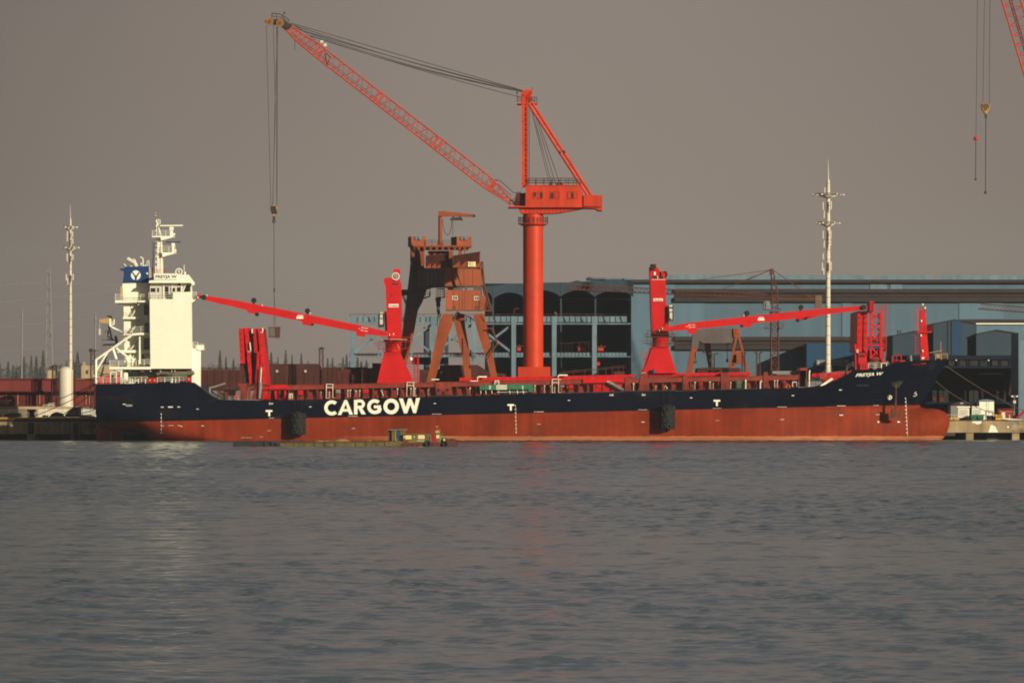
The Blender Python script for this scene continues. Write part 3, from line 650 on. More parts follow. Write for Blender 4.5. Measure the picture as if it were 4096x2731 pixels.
# hydraulic rams
def ram(F, a, b, c, y=.5, r0=.13, r1=.30):
    g = G(); g.tube(F.p(*a, y), F.p(*b, y), r0, None, 10); o = P_('hydraulic_ram', M_CHROME, g); h = G(); h.tube(F.p(*b, y), F.p(*c, y), r1, None, 10); P_('ram_cylinder', M_GREY, h, o)
ram(E6, (668, 885), (655, 1145), (636, 1445)); ram(C5, (1850, 252), (1862, 258), (2038, 355), .6, .2, .3)
# folded hatch covers standing upright aft
def leaf(F, pts, y=2.0, d=13.0, strips=(), seams=True):
    g = G(); F.poly(g, pts, d, y); o = P_('folded_hatch_cover', M_RED, g)
    if seams:
        h = G(); (u0, v0), (u1, v1), (u2, v2), (u3, v3) = pts
        for t in (.12, .28, .46, .63, .8):
            a = (u0 + (u3 - u0) * t, v0 + (v3 - v0) * t); b = (u1 + (u2 - u1) * t, v1 + (v2 - v1) * t)
            h.bar(F.p(*a, y - .03), F.p(*b, y - .03), .07, .1)
            m_ = ((a[0] * .6 + b[0] * .4), (a[1] * .6 + b[1] * .4) + 28); h.disc(F.p(*m_, y - .02), .22, .1, 8)
        P_('panel_seam', M_REDD, h, o)
    return o
leaf(E6, [(250, 155), (340, 150), (368, 800), (285, 802)]); leaf(E6, [(352, 148), (430, 140), (515, 1172), (455, 1180)], 2.2)
leaf(E6, [(512, 165), (590, 160), (604, 700), (560, 945)], 2.4); leaf(E6, [(600, 155), (690, 150), (772, 1190), (702, 1192)], 2.0)
leaf(E6, [(592, 584), (636, 582), (626, 1205), (568, 1205)], 1.2, .8, (), False)
g = G(); F = E6.at(3.0)
F.poly(g, [(275, 802), (362, 802), (366, 1160), (280, 1165)], 6); F.poly(g, [(525, 660), (580, 640), (566, 1190), (520, 1180)], 6); P_('hatch_lifting_arm', M_BROWND, g)
g = G(); F = E6.at(2.9)
F.poly(g, [(430, 560), (480, 560), (480, 640), (455, 1100), (400, 1150), (330, 1150)], 8); F.poly(g, [(478, 200), (508, 180), (530, 1180), (490, 1180)], 10); P_('dark_gap_fill', M_DARK, g)  # dark fill between the folded leaves
g = G(); F = E6.at(1.7)
for q in (((490, 165), (510, 162), (510, 240), (492, 242)), ((683, 148), (703, 146), (706, 216), (688, 218)), ((452, 410), (466, 410), (482, 560), (466, 562)), ((420, 578), (478, 572), (478, 580), (420, 586)), ((646, 224), (694, 222), (694, 232), (646, 232))): F.poly(g, q, .4)
P_('edge_strip', M_WHITE, g)
# forward folded covers, beside the jib rest
leaf(E4, [(622, 270), (706, 268), (692, 945), (608, 930)], 2.0, 17); leaf(E4, [(720, 266), (788, 268), (782, 985), (716, 900)], 2.0, 17)
g = G(); E4.poly(g, [(704, 300), (722, 300), (716, 940), (688, 950)], 15, 2.6); P_('dark_gap_fill', M_DARK, g)  # dark sheet put in for the black shade between the leaves
g = G(); E4.poly(g, [(640, 960), (748, 958), (770, 1226), (630, 1226)], 2.4, 1.6); E4.poly(g, [(575, 812), (600, 806), (604, 1232), (582, 1234)], .5, 1.2); E4.box(g, 745, 940, 772, 1225, 1, 2.2); hc = P_('hatch_control_house', M_RED, g)
g = G(); E4.box(g, 650, 985, 742, 1025, .1, 1.54); P_('window', M_GLASS, g, hc)
g = G(); E4.poly(g, [(668, 1125), (788, 1118), (805, 1226), (662, 1228)], .6, .9); fl = P_('bow_fairlead', M_RED, g)
g = G(); E4.box(g, 700, 1135, 718, 1212, .1, .85); E4.box(g, 742, 1135, 760, 1212, .1, .85); P_('fairlead_roller', M_DARK, g, fl)
g = G()
for i in range(3): E4.path(g, [(600, 905 + 18 * i, .8), (638, 908 + 24 * i, .8)], .06)
P_('rail_post', M_WHITE, g)

# ---- jib rest tower forward
g = G(); F = E4; y0, y1 = 3.0, 8.0
for y in (y0, y1):
    F.bar(g, (835, 260), (838, 1050), F.ln(30), .6, y); F.bar(g, (1008, 262), (1008, 1050), F.ln(46), .6, y)
    F.bar(g, (815, 272), (1030, 272), F.ln(18), .5, y); F.bar(g, (840, 412), (1000, 408), F.ln(18), .25, y + .1); F.bar(g, (850, 626), (1000, 622), F.ln(18), .25, y + .1); F.bar(g, (790, 832), (1090, 830), F.ln(20), 1.0, y); F.bar(g, (860, 1040), (1000, 1040), F.ln(16), .25, y)
    for a, b in (((850, 300), (990, 380)), ((850, 590), (990, 450)), ((850, 455), (990, 590)), ((850, 650), (990, 800)), ((850, 740), (985, 650)), ((860, 1010), (985, 885)), ((860, 880), (980, 1010)), ((850, 380), (985, 320))): g.tube(F.p(*a, y + .2), F.p(*b, y + .2), .15, None, 6)
for u in (835, 1008): g.bar(F.p(u, 285, y0), F.p(u, 285, y1), .5, .5); g.bar(F.p(u, 830, y0), F.p(u, 830, y1), .5, .5)
F.box(g, 815, 100, 888, 270, 6.6, .3); F.poly(g, [(980, 840), (1090, 835), (1040, 900), (1035, 1050), (985, 1050)], .5, 3.2); F.poly(g, [(985, 1030), (1020, 1020), (1085, 1110), (1040, 1120)], 2, 3.5)
jr = P_('jib_rest', M_RED, g)
g = G(); F.box(g, 822, 110, 836, 265, .1, .18); F.box(g, 865, 108, 876, 265, .1, .18); P_('saddle_plate', M_REDD, g, jr)
g = G()
F.rail(g, (890, 265), (1085, 265), 160, 3.0); F.rail(g, (800, 830), (1098, 830), 715, 2.6); g.rail(F.p(1085, 265, 3), F.p(1085, 265, 8), 1.1); g.ladder(F.p(1050, 1000, 2.9), F.p(1056, 160, 2.9), .9, .04, .4)
for v in range(160, 1000, 45): F.path(g, [(1078, v, 2.6), (1092, v, 2.2), (1092, v + 45, 2.2)], .035)
P_('jib_rest_rail', M_RED, g, jr)
# forecastle gear
g = G(); F = E4
F.box(g, 868, 1128, 945, 1225, 2, 4); g.disc(F.p(905, 1165, 3.9), F.ln(26), .3, 14); F.box(g, 800, 1120, 850, 1225, 1.5, 5); P_('mooring_winch', M_GREY, g)
g = G(); g.ball(F.p(900, 1110, 9), 1.6, 1.5, 1.4, 12, 8, 0, .06); F.box(g, 975, 1075, 1010, 1220, 1, 4.4); P_('rope_store', M_BROWND, g)
g = G(); F.path(g, [(1012, 1222, 3.2), (1018, 1125, 3.2), (1095, 1122, 3.2), (1098, 1200, 3.2)], .06); F.rail(g, (800, 1228), (1010, 1222), 1120, 2.4); P_('rail_post', M_WHITE, g)
g = G(); g.disc(F.p(1112, 1112, 7.5), F.ln(22), .4, 14); F.box(g, 1090, 1125, 1135, 1160, 1, 7.6); P_('mooring_drum', M_GREY, g)
g = G(); F.path(g, [(1190, 1110, 8), (1190, 1005, 8), (1335, 1000, 8), (1345, 1090, 8)], .12); F.path(g, [(1260, 1000, 8), (1264, 1090, 8)], .1); F.path(g, [(1190, 1085, 8), (1345, 1080, 8)], .1); F.poly(g, [(1190, 1100), (1400, 1070), (1410, 1095), (1190, 1118)], 2, 8.5); P_('windlass_guard', M_REDD, g)
g = G(); g.tube(F.p(1492, 1000, 9), F.p(1502, 1092, 9), .25, None, 8); P_('mushroom_vent', M_GREY, g)
# foremast
F = E1; y = BM - .6
g = G(); F.poly(g, [(470, 172), (482, 156), (524, 154), (566, 682), (478, 682)], 1.4, y); fm = P_('foremast', M_RED, g)
g = G(); F.poly(g, [(440, 386), (592, 376), (596, 392), (442, 398)], 2.4, y - .7); F.poly(g, [(470, 395), (560, 395), (520, 420), (490, 420)], .3, y - .1); F.path(g, [(497, 154, y), (498, 100, y)], .08); F.path(g, [(522, 170, y), (524, 130, y)], .1); P_('mast_platform', M_RED, g, fm)
g = G(); F.rail(g, (540, 380), (594, 376), 318, y - .6); g.ladder(F.p(452, 620, y), F.p(452, 140, y), .9, .04, .5); F.path(g, [(440, 380, y), (432, 240, y), (440, 130, y), (500, 125, y)], .05)
for v in range(150, 610, 40): F.path(g, [(440, v, y), (470, v, y)], .035)
P_('mast_ladder', M_RED, g, fm)
g = G()
for u, v in ((484, 272), (480, 422), (498, 584), (498, 100), (523, 135)): g = G(); g.ball(F.p(u, v, y - .25), .16, .16, .2, 8, 6); P_('navigation_light', M_WHITE, g, fm)
g = G(); F.box(g, 490, 648, 515, 668, .1, y - .05); P_('mast_plate', M_WHITE, g, fm)
# bow pulpit
g = G(); F = E1; F.rail(g, (632, 680), (758, 672), 618, BM - 2.5, None, 3, .9, .05); F.rail(g, (690, 676), (758, 672), 616, BM + 1, None, 3, .9, .05); F.path(g, [(568, 606, BM), (700, 578, BM)], .06); F.path(g, [(688, 600, BM), (686, 486, BM)], .05); F.box(g, 640, 622, 680, 660, .8, BM - 1.5); P_('bow_rail', M_TAN, g)
g = G(); hpatch(g, E1, 388, 722, 470, 730); hpatch(g, E1, 480, 712, 535, 722); P_('bow_opening', M_REDD, g)
g = G(); hpatch(g, C7, 595, 256, 720, 274); P_('bow_scuff', M_DARK, g)
# inclined ladder on the break of the forecastle
g = G(); F = C7
for a, b in (((215, 270), (335, 192)), ((225, 275), (345, 196))): g.tube(F.p(*a, .8), F.p(*b, .8), .14, None, 6)
for i in range(9): t = i / 8; F.path(g, [(216 + 119 * t, 270 - 78 * t, .8), (225 + 119 * t, 276 - 78 * t, .8)], .04)
P_('inclined_ladder', M_WHITE, g)
g = G(); F.rail(g, (60, 275), (215, 258), 205, .7); F.rail(g, (215, 225), (330, 135), 150, .9); F.rail(g, (330, 172), (500, 150), 128, 1.2, None, 2); F.rail(g, (490, 118), (560, 70), 64, 1.0, None, 2, 1); P_('deck_rail', M_GREY, g)
g = G(); F.box(g, 260, 195, 480, 210, 6, 1.6); F.box(g, 240, 215, 420, 226, 5, 1.6); F.poly(g, [(210, 176), (480, 155), (500, 120), (560, 100), (480, 165), (380, 195), (220, 196)], 4, 2.0); F.box(g, 235, 190, 262, 268, 1, 1.6); P_('hatch_platform', M_REDD, g)
g = G(); F = C6; F.path(g, [(2310, 300, .8), (2352, 272, .8)], .1); P_('inclined_ladder', M_WHITE, g)
# aft well deck between house and hatch
g = G(); F = C3
F.rail(g, (1470, 400), (1580, 462), 380, .3, None, 3, 1.4); F.path(g, [(1465, 385, 3), (1465, 325, 3), (1510, 318, 3), (1652, 272, 3)], .18); P_('stores_davit', M_GREY, g)
g = G(); F.box(g, 1625, 352, 1760, 420, 3, 4); F.box(g, 1585, 382, 1670, 458, 1.5, 2.2); P_('deck_locker', M_GREEND, g)
g = G(); F.path(g, [(1580, 460, 1.6), (1580, 384, 1.6), (1672, 384, 1.6), (1672, 460, 1.6)], .1); F.path(g, [(1580, 425, 1.6), (1672, 425, 1.6)], .08); F.rail(g, (1680, 462), (1830, 462), 375, 1.2); P_('platform_rail', M_BROWN, g)

# ---- deckhouse, bridge, funnel, mast (readings off frame FA)
F = FA
def taper(g, dx=1.9, y0=3.0):                              # fore bulkhead runs aft of square towards the far side
    xm = (min(v[0] for v in g.v) + max(v[0] for v in g.v)) / 2
    g.v = [(x - dx * (y - .6) / 20 if x > xm and y > y0 else x, y, z) for x, y, z in g.v]
g = G(); F.poly(g, [(548, 797), (745, 797), (745, 737), (905, 737), (912, 1386), (555, 1386)], 20.8, .6); taper(g); house = P_('deckhouse', M_WHITE, g)
g = G(); F.box(g, 905, 1216, 998, 1562, 14, 4.0); taper(g); tr = P_('deckhouse_trunk', M_WHITE, g)
g = G(); F.rail(g, (914, 1216), (955, 1216), 1162, 4.2, None, 3, 1.0); F.rail(g, (955, 1222), (1008, 1226), 1176, 3.6, None, 3, 1.0); F.poly(g, [(955, 1216), (1005, 1216), (1005, 1226), (990, 1230), (955, 1226)], 4, 3.6); g.tube(F.p(968, 1216, 6), F.p(968, 1188, 6), .8, None, 12); P_('trunk_rail', M_WHITE, g, tr)
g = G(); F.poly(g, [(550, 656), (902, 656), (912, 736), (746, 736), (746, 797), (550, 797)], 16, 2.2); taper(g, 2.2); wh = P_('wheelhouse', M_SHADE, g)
g = G(); F.poly(g, [(543, 660), (545, 640), (588, 637), (588, 594), (880, 590), (932, 660), (929, 676), (908, 680), (896, 655)], 18.5, 1.0); taper(g, 2.4); F.box(g, 540, 652, 895, 660, .5, .8); P_('wheelhouse_roof', M_WHITE, g, wh)
g = G(); F.box(g, 585, 580, 786, 634, .12, .78); nb = P_('name_board', M_WHITE, g)
M_INK = mat('navy_ink', (.014, .018, .05), .5, .05, 1)
g = G(); text(g, 'FREYJA W', F.x(598, .78), F.x(778, .78), F.z(627, .78), F.z(595, .78), lambda x, z: .78, .03, 0, 0, .01); P_('board_lettering', M_INK, g, nb)
for q in ((557, 704, 597, 739), (612, 702, 628, 739), (677, 690, 709, 782), (724, 702, 735, 737), (742, 702, 764, 735), (780, 698, 816, 733), (785, 664, 812, 684)):
    g = G(); F.box(g, *q, .06, 2.16); P_('window', M_GLASS, g, wh)
g = G(); F.poly(g, [(850, 680), (892, 678), (893, 733), (832, 736)], .06, .96 + 1.2); P_('window', M_GLASS, g, wh)
for u0, u1 in ((660, 668), (733, 739), (812, 818)): g = G(); F.box(g, u0, 658, u1, 797 if u1 < 700 else 738, .12, 2.0); P_('window_post', M_WHITE, g, wh)
for q in (((905, 675, 1.2), (898, 735, 1.2)), ((850, 680, 2.1), (828, 736, 2.1))): g = G(); F.path(g, q, .1); P_('window_post', M_WHITE, g, wh)
g = G(); F.rail(g, (541, 797), (743, 797), 740, .7, None, 3, 1.6, .04); P_('bridge_rail', M_WHITE, g)
g = G(); F.poly(g, [(904, 792), (946, 788), (952, 796), (908, 826)], 3, 1.2); F.rail(g, (905, 790), (944, 790), 738, 1.2, None, 4, .9, .045); g.rail(F.p(944, 790, 1.2), F.p(944, 790, 4.2), 1.1); P_('bridge_wing_platform', M_WHITE, g)
g = G()
for u, v0, v1 in ((845, 590, 565), (790, 592, 550), (800, 592, 548), (840, 565, 505), (925, 680, 655)): F.path(g, [(u, v0, 5), (u, v1, 5)], .06)
g.ring(F.p(795, 566, 4), .55, .1, 14, 6); F.path(g, [(845, 588, 4), (848, 566, 4)], .18); P_('roof_aerial', M_WHITE, g)
g = G(); F.rail(g, (555, 590), (680, 590), 548, 5, None, 3, 1.2); F.rail(g, (555, 586), (680, 586), 545, 16, None, 3, 1.2); P_('monkey_island_rail', M_REDD, g)
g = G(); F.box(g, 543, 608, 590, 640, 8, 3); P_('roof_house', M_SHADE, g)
# funnel casing
g = G(); F.poly(g, [(316, 660), (541, 657), (549, 830), (326, 830)], 12, 4.9); F.poly(g, [(326, 830), (549, 830), (554, 1390), (336, 1390)], 12, 5.0); cas = P_('funnel_casing', M_WHITE, g)
g = G(); F.poly(g, [(290, 541), (332, 535), (342, 522), (540, 518), (540, 657), (318, 661), (329, 592), (324, 556), (300, 552)], 9, 4.7); fun = P_('funnel', M_NAVYF, g)
g = G(); c = F.p(431, 595, 4.68); g.disc(c, F.ln(41, 4.7), .04, 40); P_('funnel_emblem', M_WHITE, g, fun)
g = G(); F.poly(g, [(398, 572), (404, 566), (431, 601), (458, 566), (465, 573), (441, 608), (437, 636), (425, 636), (421, 608)], .03, 4.61); P_('funnel_emblem', M_NAVYF, g, fun)
g = G(); pts = [F.p(u, v, 7) for u, v in ((432, 525), (428, 505), (416, 489), (398, 478), (378, 468), (358, 455))]; r = F.ln(19, 7)
g.path(pts, r, 14)
for q in pts[1:-1]: g.ball(q, r, r, r, 12, 8)
P_('exhaust_pipe', M_CHROME, g, fun)
g = G(); F.path(g, [(491, 520, 6), (491, 458, 6), (483, 447, 6), (466, 441, 6)], .11); F.path(g, [(420, 492, 9), (432, 480, 9), (412, 455, 9)], .1); F.path(g, [(525, 518, 6), (527, 475, 6), (534, 470, 6), (542, 475, 6), (543, 520, 6)], .06); F.path(g, [(345, 522, 6), (345, 515, 6), (328, 498, 6)], .08); F.path(g, [(470, 520, 8), (476, 488, 8)], .12); F.path(g, [(385, 522, 6), (400, 516, 6)], .12); F.path(g, [(508, 520, 6), (512, 506, 6)], .12); P_('vent_pipe', M_WHITE, g, fun)
g = G(); F.path(g, [(520, 575, 4.6), (532, 588, 4.6)], .15); F.path(g, [(545, 522, 4.9), (547, 620, 4.9)], .05); F.path(g, [(556, 530, 4.9), (560, 640, 4.9)], .05); P_('casing_light', M_WHITE, g)
g = G(); F.box(g, 299, 690, 316, 802, .5, 4.4); P_('orange_pipe', M_TAN, g)
g = G(); F.poly(g, [(255, 806), (545, 806), (545, 824), (300, 830), (255, 830)], 10, 3.3); pl = P_('funnel_platform', M_WHITE, g)
g = G(); F.rail(g, (257, 806), (541, 806), 758, 3.4, None, 3, 1.5, .045); g.rail(F.p(257, 806, 3.4), F.p(257, 806, 12), 1.1, 3, 1.6, .04); P_('platform_rail', M_WHITE, g, pl)
def slab(u0, v0, u1, v1, y=3.4, d=6, name='deck_platform'):
    g = G(); F.box(g, u0, v0, u1, v1, d, y); return P_(name, M_WHITE, g)
slab(322, 946, 533, 966, 3.9); slab(328, 1090, 385, 1104, 4.0); slab(470, 1082, 550, 1101, 2.0, 4); slab(276, 1228, 553, 1252, 3.6); 
ms = slab(206, 1370, 560, 1392, .5, 20.5, 'poop_deck_house_top')
g = G()
F.rail(g, (330, 1080), (400, 1086), 1040, 4.0); F.rail(g, (402, 1088), (472, 1085), 1036, 2.4); F.rail(g, (472, 1080), (550, 1080), 1030, 2.1); F.rail(g, (330, 945), (390, 945), 897, 4.0); F.rail(g, (276, 1228), (380, 1228), 1182, 3.7); F.rail(g, (210, 1368), (434, 1368), 1320, .6, None, 3, 1.4, .045); F.rail(g, (455, 1362), (548, 1358), 1312, .8, None, 3, 1.2, .05); g.rail(F.p(210, 1368, .6), F.p(210, 1368, 20), 1.1); P_('platform_rail', M_WHITE, g)
g = G()
for a, b in (((395, 945), (458, 838)), ((385, 1082), (468, 975)), ((388, 1222), (455, 1145)), ((345, 1370), (430, 1258))):
    for y in (4.0, 4.8): F.bar(g, a, b, .25, .08, y)
    for i in range(12):
        t = (i + .5) / 12; q = F.p(a[0] + (b[0] - a[0]) * t, a[1] + (b[1] - a[1]) * t, 4.0); g.box(q.x - .12, q.x + .12, 4.0, 4.8, q.z - .02, q.z + .02)
P_('outside_stair', M_SHADE, g)
g = G(); F.box(g, 458, 1100, 474, 1345, .3, 2.8); P_('pillar', M_WHITE, g); g = G(); F.box(g, 300, 1392, 316, 1512, .35, .8); F.poly(g, [(300, 1392), (225, 1392), (262, 1402), (295, 1412)], .3, .9); P_('pillar', M_WHITE, g)
for q in ((498, 1128, 548, 1222), (505, 1000, 545, 1075), (478, 1265, 502, 1345), (500, 845, 540, 930)):
    g = G(); F.box(g, *q, .08, 4.9); P_('door', M_GREY, g, cas)
for q in ((506, 1265, 548, 1350),):
    g = G(); F.box(g, *q, .08, 4.6); P_('door', M_SHADE, g, cas)
# inclined stern frame
g = G(); F.path(g, [(92, 1512, 1.0), (92, 1312, 1.0), (398, 1098, 1.0), (470, 1092, 1.4)], .22, None, 8); F.path(g, [(100, 1394, 1.0), (190, 1250, 1.0)], .17, None, 8); F.path(g, [(92, 1512, 19), (92, 1312, 19), (398, 1098, 19)], .22, None, 8); g.tube(F.p(92, 1312, 1), F.p(92, 1312, 19), .15); F.path(g, [(70, 1445, 1), (92, 1455, 1)], .12); P_('stern_frame', M_WHITE, g)
# provision davit
g = G(); F.poly(g, [(120, 968), (190, 960), (206, 952), (208, 1002), (122, 998)], .8, 5.2); da = P_('provision_davit', M_TAN, g)
g = G(); F.poly(g, [(206, 962), (220, 962), (222, 1022), (300, 1062), (335, 1085), (240, 1048), (206, 1024)], .5, 5.3); F.path(g, [(222, 1010, 5.4), (244, 1014, 5.4), (246, 968, 5.4)], .12); F.path(g, [(222, 992, 5.4), (246, 992, 5.4)], .08); P_('davit_post', M_WHITE, g, da)
g = G(); F.poly(g, [(184, 944), (188, 936), (226, 938), (228, 962), (206, 960)], .6, 5.4); P_('davit_winch', M_DARK, g, da)
g = G(); F.path(g, [(123, 998, 5.6), (123, 1052, 5.6)], .04); F.box(g, 117, 1050, 132, 1100, .3, 5.5); P_('hook', M_SHADE, g, da)
# rescue davit by the house
g = G(); F.path(g, [(265, 1215, 2), (372, 1298, 2), (392, 1340, 2)], .2, None, 8); F.path(g, [(228, 1196, 2), (265, 1306, 2)], .24, None, 8); F.poly(g, [(350, 1300), (385, 1262), (400, 1300), (430, 1296), (425, 1310), (392, 1365), (372, 1365)], .9, 1.8); F.path(g, [(330, 1285, 2.4), (360, 1340, 2.4), (380, 1290, 2.4)], .1); F.path(g, [(400, 1300, 1.7), (402, 1365, 1.7)], .12); P_('rescue_davit', M_WHITE, g)
g = G(); F.path(g, [(140, 1140, 9), (285, 1142, 9)], .1); F.path(g, [(130, 1186, 9), (270, 1180, 9)], .14); F.path(g, [(150, 1340, 9), (206, 1342, 9)], .1); F.path(g, [(120, 1440, 9), (206, 1432, 9)], .08); F.path(g, [(200, 1020, 9), (232, 1150, 9)], .16); F.path(g, [(185, 1060, 9), (180, 1100, 9), (215, 1130, 9)], .14); F.path(g, [(260, 1110, 9), (268, 1175, 9)], .25); F.path(g, [(150, 1142, 9), (146, 1186, 9)], .06); F.path(g, [(108, 1190, 9), (110, 1240, 9)], .06); F.path(g, [(120, 1512, 9), (190, 1250, 9)], .14); F.box(g, 175, 1062, 200, 1100, .5, 9.2); P_('stern_gantry', M_GREY, g)
# open gallery under the house
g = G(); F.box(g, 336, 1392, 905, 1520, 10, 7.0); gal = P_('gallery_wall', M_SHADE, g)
g = G()
for u in (382, 497, 556, 640, 762, 735, 480): F.box(g, u - 4, 1392, u + 4, 1412, .3, 1.5)
for v in (1414, 1424, 1434, 1444, 1452): F.path(g, [(365, v, 4.5), (600, v, 4.5)], .06)
P_('pipe_rack', M_SHADE, g)
g = G(); g.lathe(F.x(341, 1.8), 2.4, [(.2, F.z(1500)), (.42, F.z(1498)), (.42, F.z(1420)), (.2, F.z(1412))], 14); P_('fresh_water_tank', M_WHITE, g)
g = G()
for q in ((640, 1468, 648, 1500), (672, 1462, 682, 1500), (790, 1462, 800, 1500), (478, 1458, 486, 1495), (832, 1460, 838, 1498)): F.box(g, *q, .3, 3)
P_('fire_locker', M_RED, g)
for pts, hs in (([(530, 1466), (608, 1462), (613, 1505), (530, 1507)], ((551, 1484), (590, 1484))), ([(864, 1456), (900, 1454), (904, 1498), (862, 1500)], ((880, 1474),))):
    g = G(); F.poly(g, pts, .5, .4); o = P_('panama_fairlead', M_RED, g)
    h = G()
    for u, v in hs: h.ring(F.p(u, v, .36), F.ln(13), F.ln(4), 16, 6)
    P_('fairlead_ring', M_REDD, h, o)
    h = G()
    for u, v in hs: h.disc(F.p(u, v, .385), F.ln(10), .05, 14)
    P_('fairlead_opening', M_TAN, h, o)
for u in (127, 175):
    g = G(); q = F.p(u, 1512, 1.2); g.lathe(q.x, 1.2, [(.45, q.z), (.4, q.z + .6), (.62, q.z + .75), (.6, q.z + 1.0), (.2, q.z + 1.1)], 14); P_('mooring_bollard', M_RED, g)
g = G(); F.poly(g, [(150, 1470), (170, 1450), (215, 1440), (215, 1505), (190, 1505)], 2, 3); P_('mooring_winch', M_RED, g); g = G(); F.box(g, 268, 1440, 298, 1510, .5, 3); P_('fire_locker', M_RED, g)
g = G()
F.rail(g, (92, 1512), (215, 1512), 1465, .5, None, 3, 1.3, .04); F.rail(g, (215, 1512), (530, 1506), 1462, .5, None, 3, 1.0, .04); F.rail(g, (613, 1506), (862, 1500), 1460, .5, None, 3, 1.1, .04)
F.path(g, [(215, 1510, .6), (216, 1416, .6), (264, 1416, .6), (266, 1510, .6)], .09); F.path(g, [(105, 1510, 4), (106, 1422, 4), (150, 1420, 4), (155, 1500, 4)], .06)
for u in (383, 400, 452, 512, 730, 740, 768): F.path(g, [(u, 1510, .7), (u, 1468, .7)], .09)
F.path(g, [(395, 1490, .7), (450, 1488, .7)], .08); F.path(g, [(330, 1425, .7), (331, 1508, .7)], .06)
P_('poop_rail', M_WHITE, g)
g = G(); F.box(g, 222, 1440, 242, 1500, 1, 3); F.box(g, 678, 1455, 715, 1480, .6, 3); P_('deck_locker', M_GREEND, g)
# mast with scanner platforms
g = G(); F.poly(g, [(606, 275), (650, 275), (660, 582), (594, 582)], 1.6, BM - .8); ma = P_('radar_mast', M_WHITE, g)
g = G(); F.path(g, [(606, 275, BM), (603, 160, BM), (598, 66, BM)], .09); F.path(g, [(600, 120, BM), (645, 262, BM)], .12); F.path(g, [(610, 125, BM), (637, 125, BM), (637, 158, BM), (608, 158, BM)], .06); F.path(g, [(624, 122, BM), (624, 158, BM)], .05)
F.path(g, [(605, 160, BM), (604, 255, BM)], .1); P_('mast_pole', M_WHITE, g, ma)
g = G()
for v in (72, 95, 112, 150, 190, 228, 290, 320, 355, 400, 450, 495): g.tube(F.p(601 if v < 260 else 606, v, BM - 1.0), F.p(601 if v < 260 else 606, v + 13, BM - 1.0), .1, None, 6)
P_('mast_light', M_DARK, g, ma)
for pts, rl, bar_, post in (([(568, 262), (755, 262), (752, 273), (690, 290), (645, 300), (640, 274), (568, 274)], ((570, 262), (742, 262), 216), ((634, 176), (830, 174)), (720, 745, 186, 262)), ([(640, 402), (768, 400), (766, 410), (700, 428), (655, 440), (655, 412)], ((655, 400), (765, 400), 350), ((683, 316), (808, 314)), (738, 756, 322, 400))):
    g = G(); F.poly(g, pts, 2.6, BM - 1.6); P_('scanner_platform', M_WHITE, g, ma)
    g = G(); F.rail(g, rl[0], rl[1], rl[2], BM - 1.5, None, 3, 1.2, .04); F.rail(g, rl[0], rl[1], rl[2], BM + .9, None, 3, 1.2, .04); P_('platform_rail', M_WHITE, g, ma)
    g = G(); F.box(g, post[0], post[2] + 25, post[1], post[3], .7, BM - .6); F.box(g, post[0] - 4, post[2], post[1] + 4, post[2] + 25, 1.2, BM - .8); F.box(g, post[1], post[3] - 22, post[1] + 18, post[3] - 6, .5, BM - .6); P_('scanner_pedestal', M_WHITE, g, ma)
    g = G(); a, b = F.p(*bar_[0], BM - .3), F.p(*bar_[1], BM - .3); g.bar(a, b, F.ln(10), .5); P_('radar_scanner', M_WHITE if post[2] < 200 else M_NAVYF, g, ma)
g = G(); g.ladder(F.p(625, 575, BM - .9), F.p(628, 300, BM - .9), .6, .035, .45); P_('mast_ladder', M_SHADE, g, ma)
g = G()
for a, b in (((580, 310), (568, 575)), ((570, 310), (558, 560)), ((590, 320), (575, 560))): g.tube(F.p(*a, BM), F.p(*b, BM), .04)
for a, b in (((660, 440), (685, 580)), ((690, 430), (775, 590)), ((566, 360), (500, 500))): g.tube(F.p(*a, BM), F.p(*b, BM), .02)
P_('mast_stay', M_GREY, g, ma)

# ---- two deck cranes
def scaffold(g, F, rows, u0, u1, y=.2, r=.05):
    for v, a, b in rows: g.tube(F.p(a, v, y), F.p(b, v + 3, y), r, None, 5); g.tube(F.p(a + 20, v + 2, y + 6), F.p(b - 25, v - 3, y + 6), r, None, 5)
YC = 1.6                                                  # near face of the pedestals
# aft crane
g = G()
F = E3; F.poly(g, [(692, 815), (932, 815), (1010, 985), (1100, 1170), (1137, 1296), (578, 1300), (608, 1175), (650, 985)], 7.0, YC); g.lathe(F.x(832, YC + 3.2), YC + 3.2, [(F.ln(122), F.z(822)), (F.ln(122), F.z(655)), (F.ln(150), F.z(650)), (F.ln(150), F.z(612))], 28)
dc = P_('deck_crane', M_RED, g, ship, 'aft red deck crane with its jib lowered towards the bridge')
g = G(); g.lathe(F.x(832, YC + 3.2), YC + 3.2, [(F.ln(153), F.z(650)), (F.ln(153), F.z(628))], 28); P_('slewing_ring', M_DARK, g, dc)
g = G(); F.poly(g, [(600, 1222), (1118, 1222), (1121, 1230), (598, 1230)], .1, YC - .06); P_('weld_seam', M_REDD, g, dc)
g = G(); F = D1; F.poly(g, [(2042, 0), (2204, 0), (2208, 572), (2072, 572), (2062, 480), (2052, 200)], 6.0, YC); F = D2; F.poly(g, [(94, 706), (211, 706), (212, 690), (206, 672), (150, 680), (140, 640), (100, 640), (76, 646), (70, 668), (84, 706)], 5.6, YC + .1); F.poly(g, [(150, 572), (206, 570), (207, 672), (192, 690), (150, 680)], 2.0, YC + 1.2); tw = P_('crane_tower', M_RED, g, dc)
g = G(); F = D1; F.poly(g, [(2028, 280), (2048, 275), (2062, 480), (2040, 480)], 3, YC + .5); P_('hoist_strut', M_RED, g, dc)
g = G(); F = D1; F.box(g, 1970, 300, 2026, 438, 2.2, .8); cab = P_('crane_cab', M_DARK, g, dc)
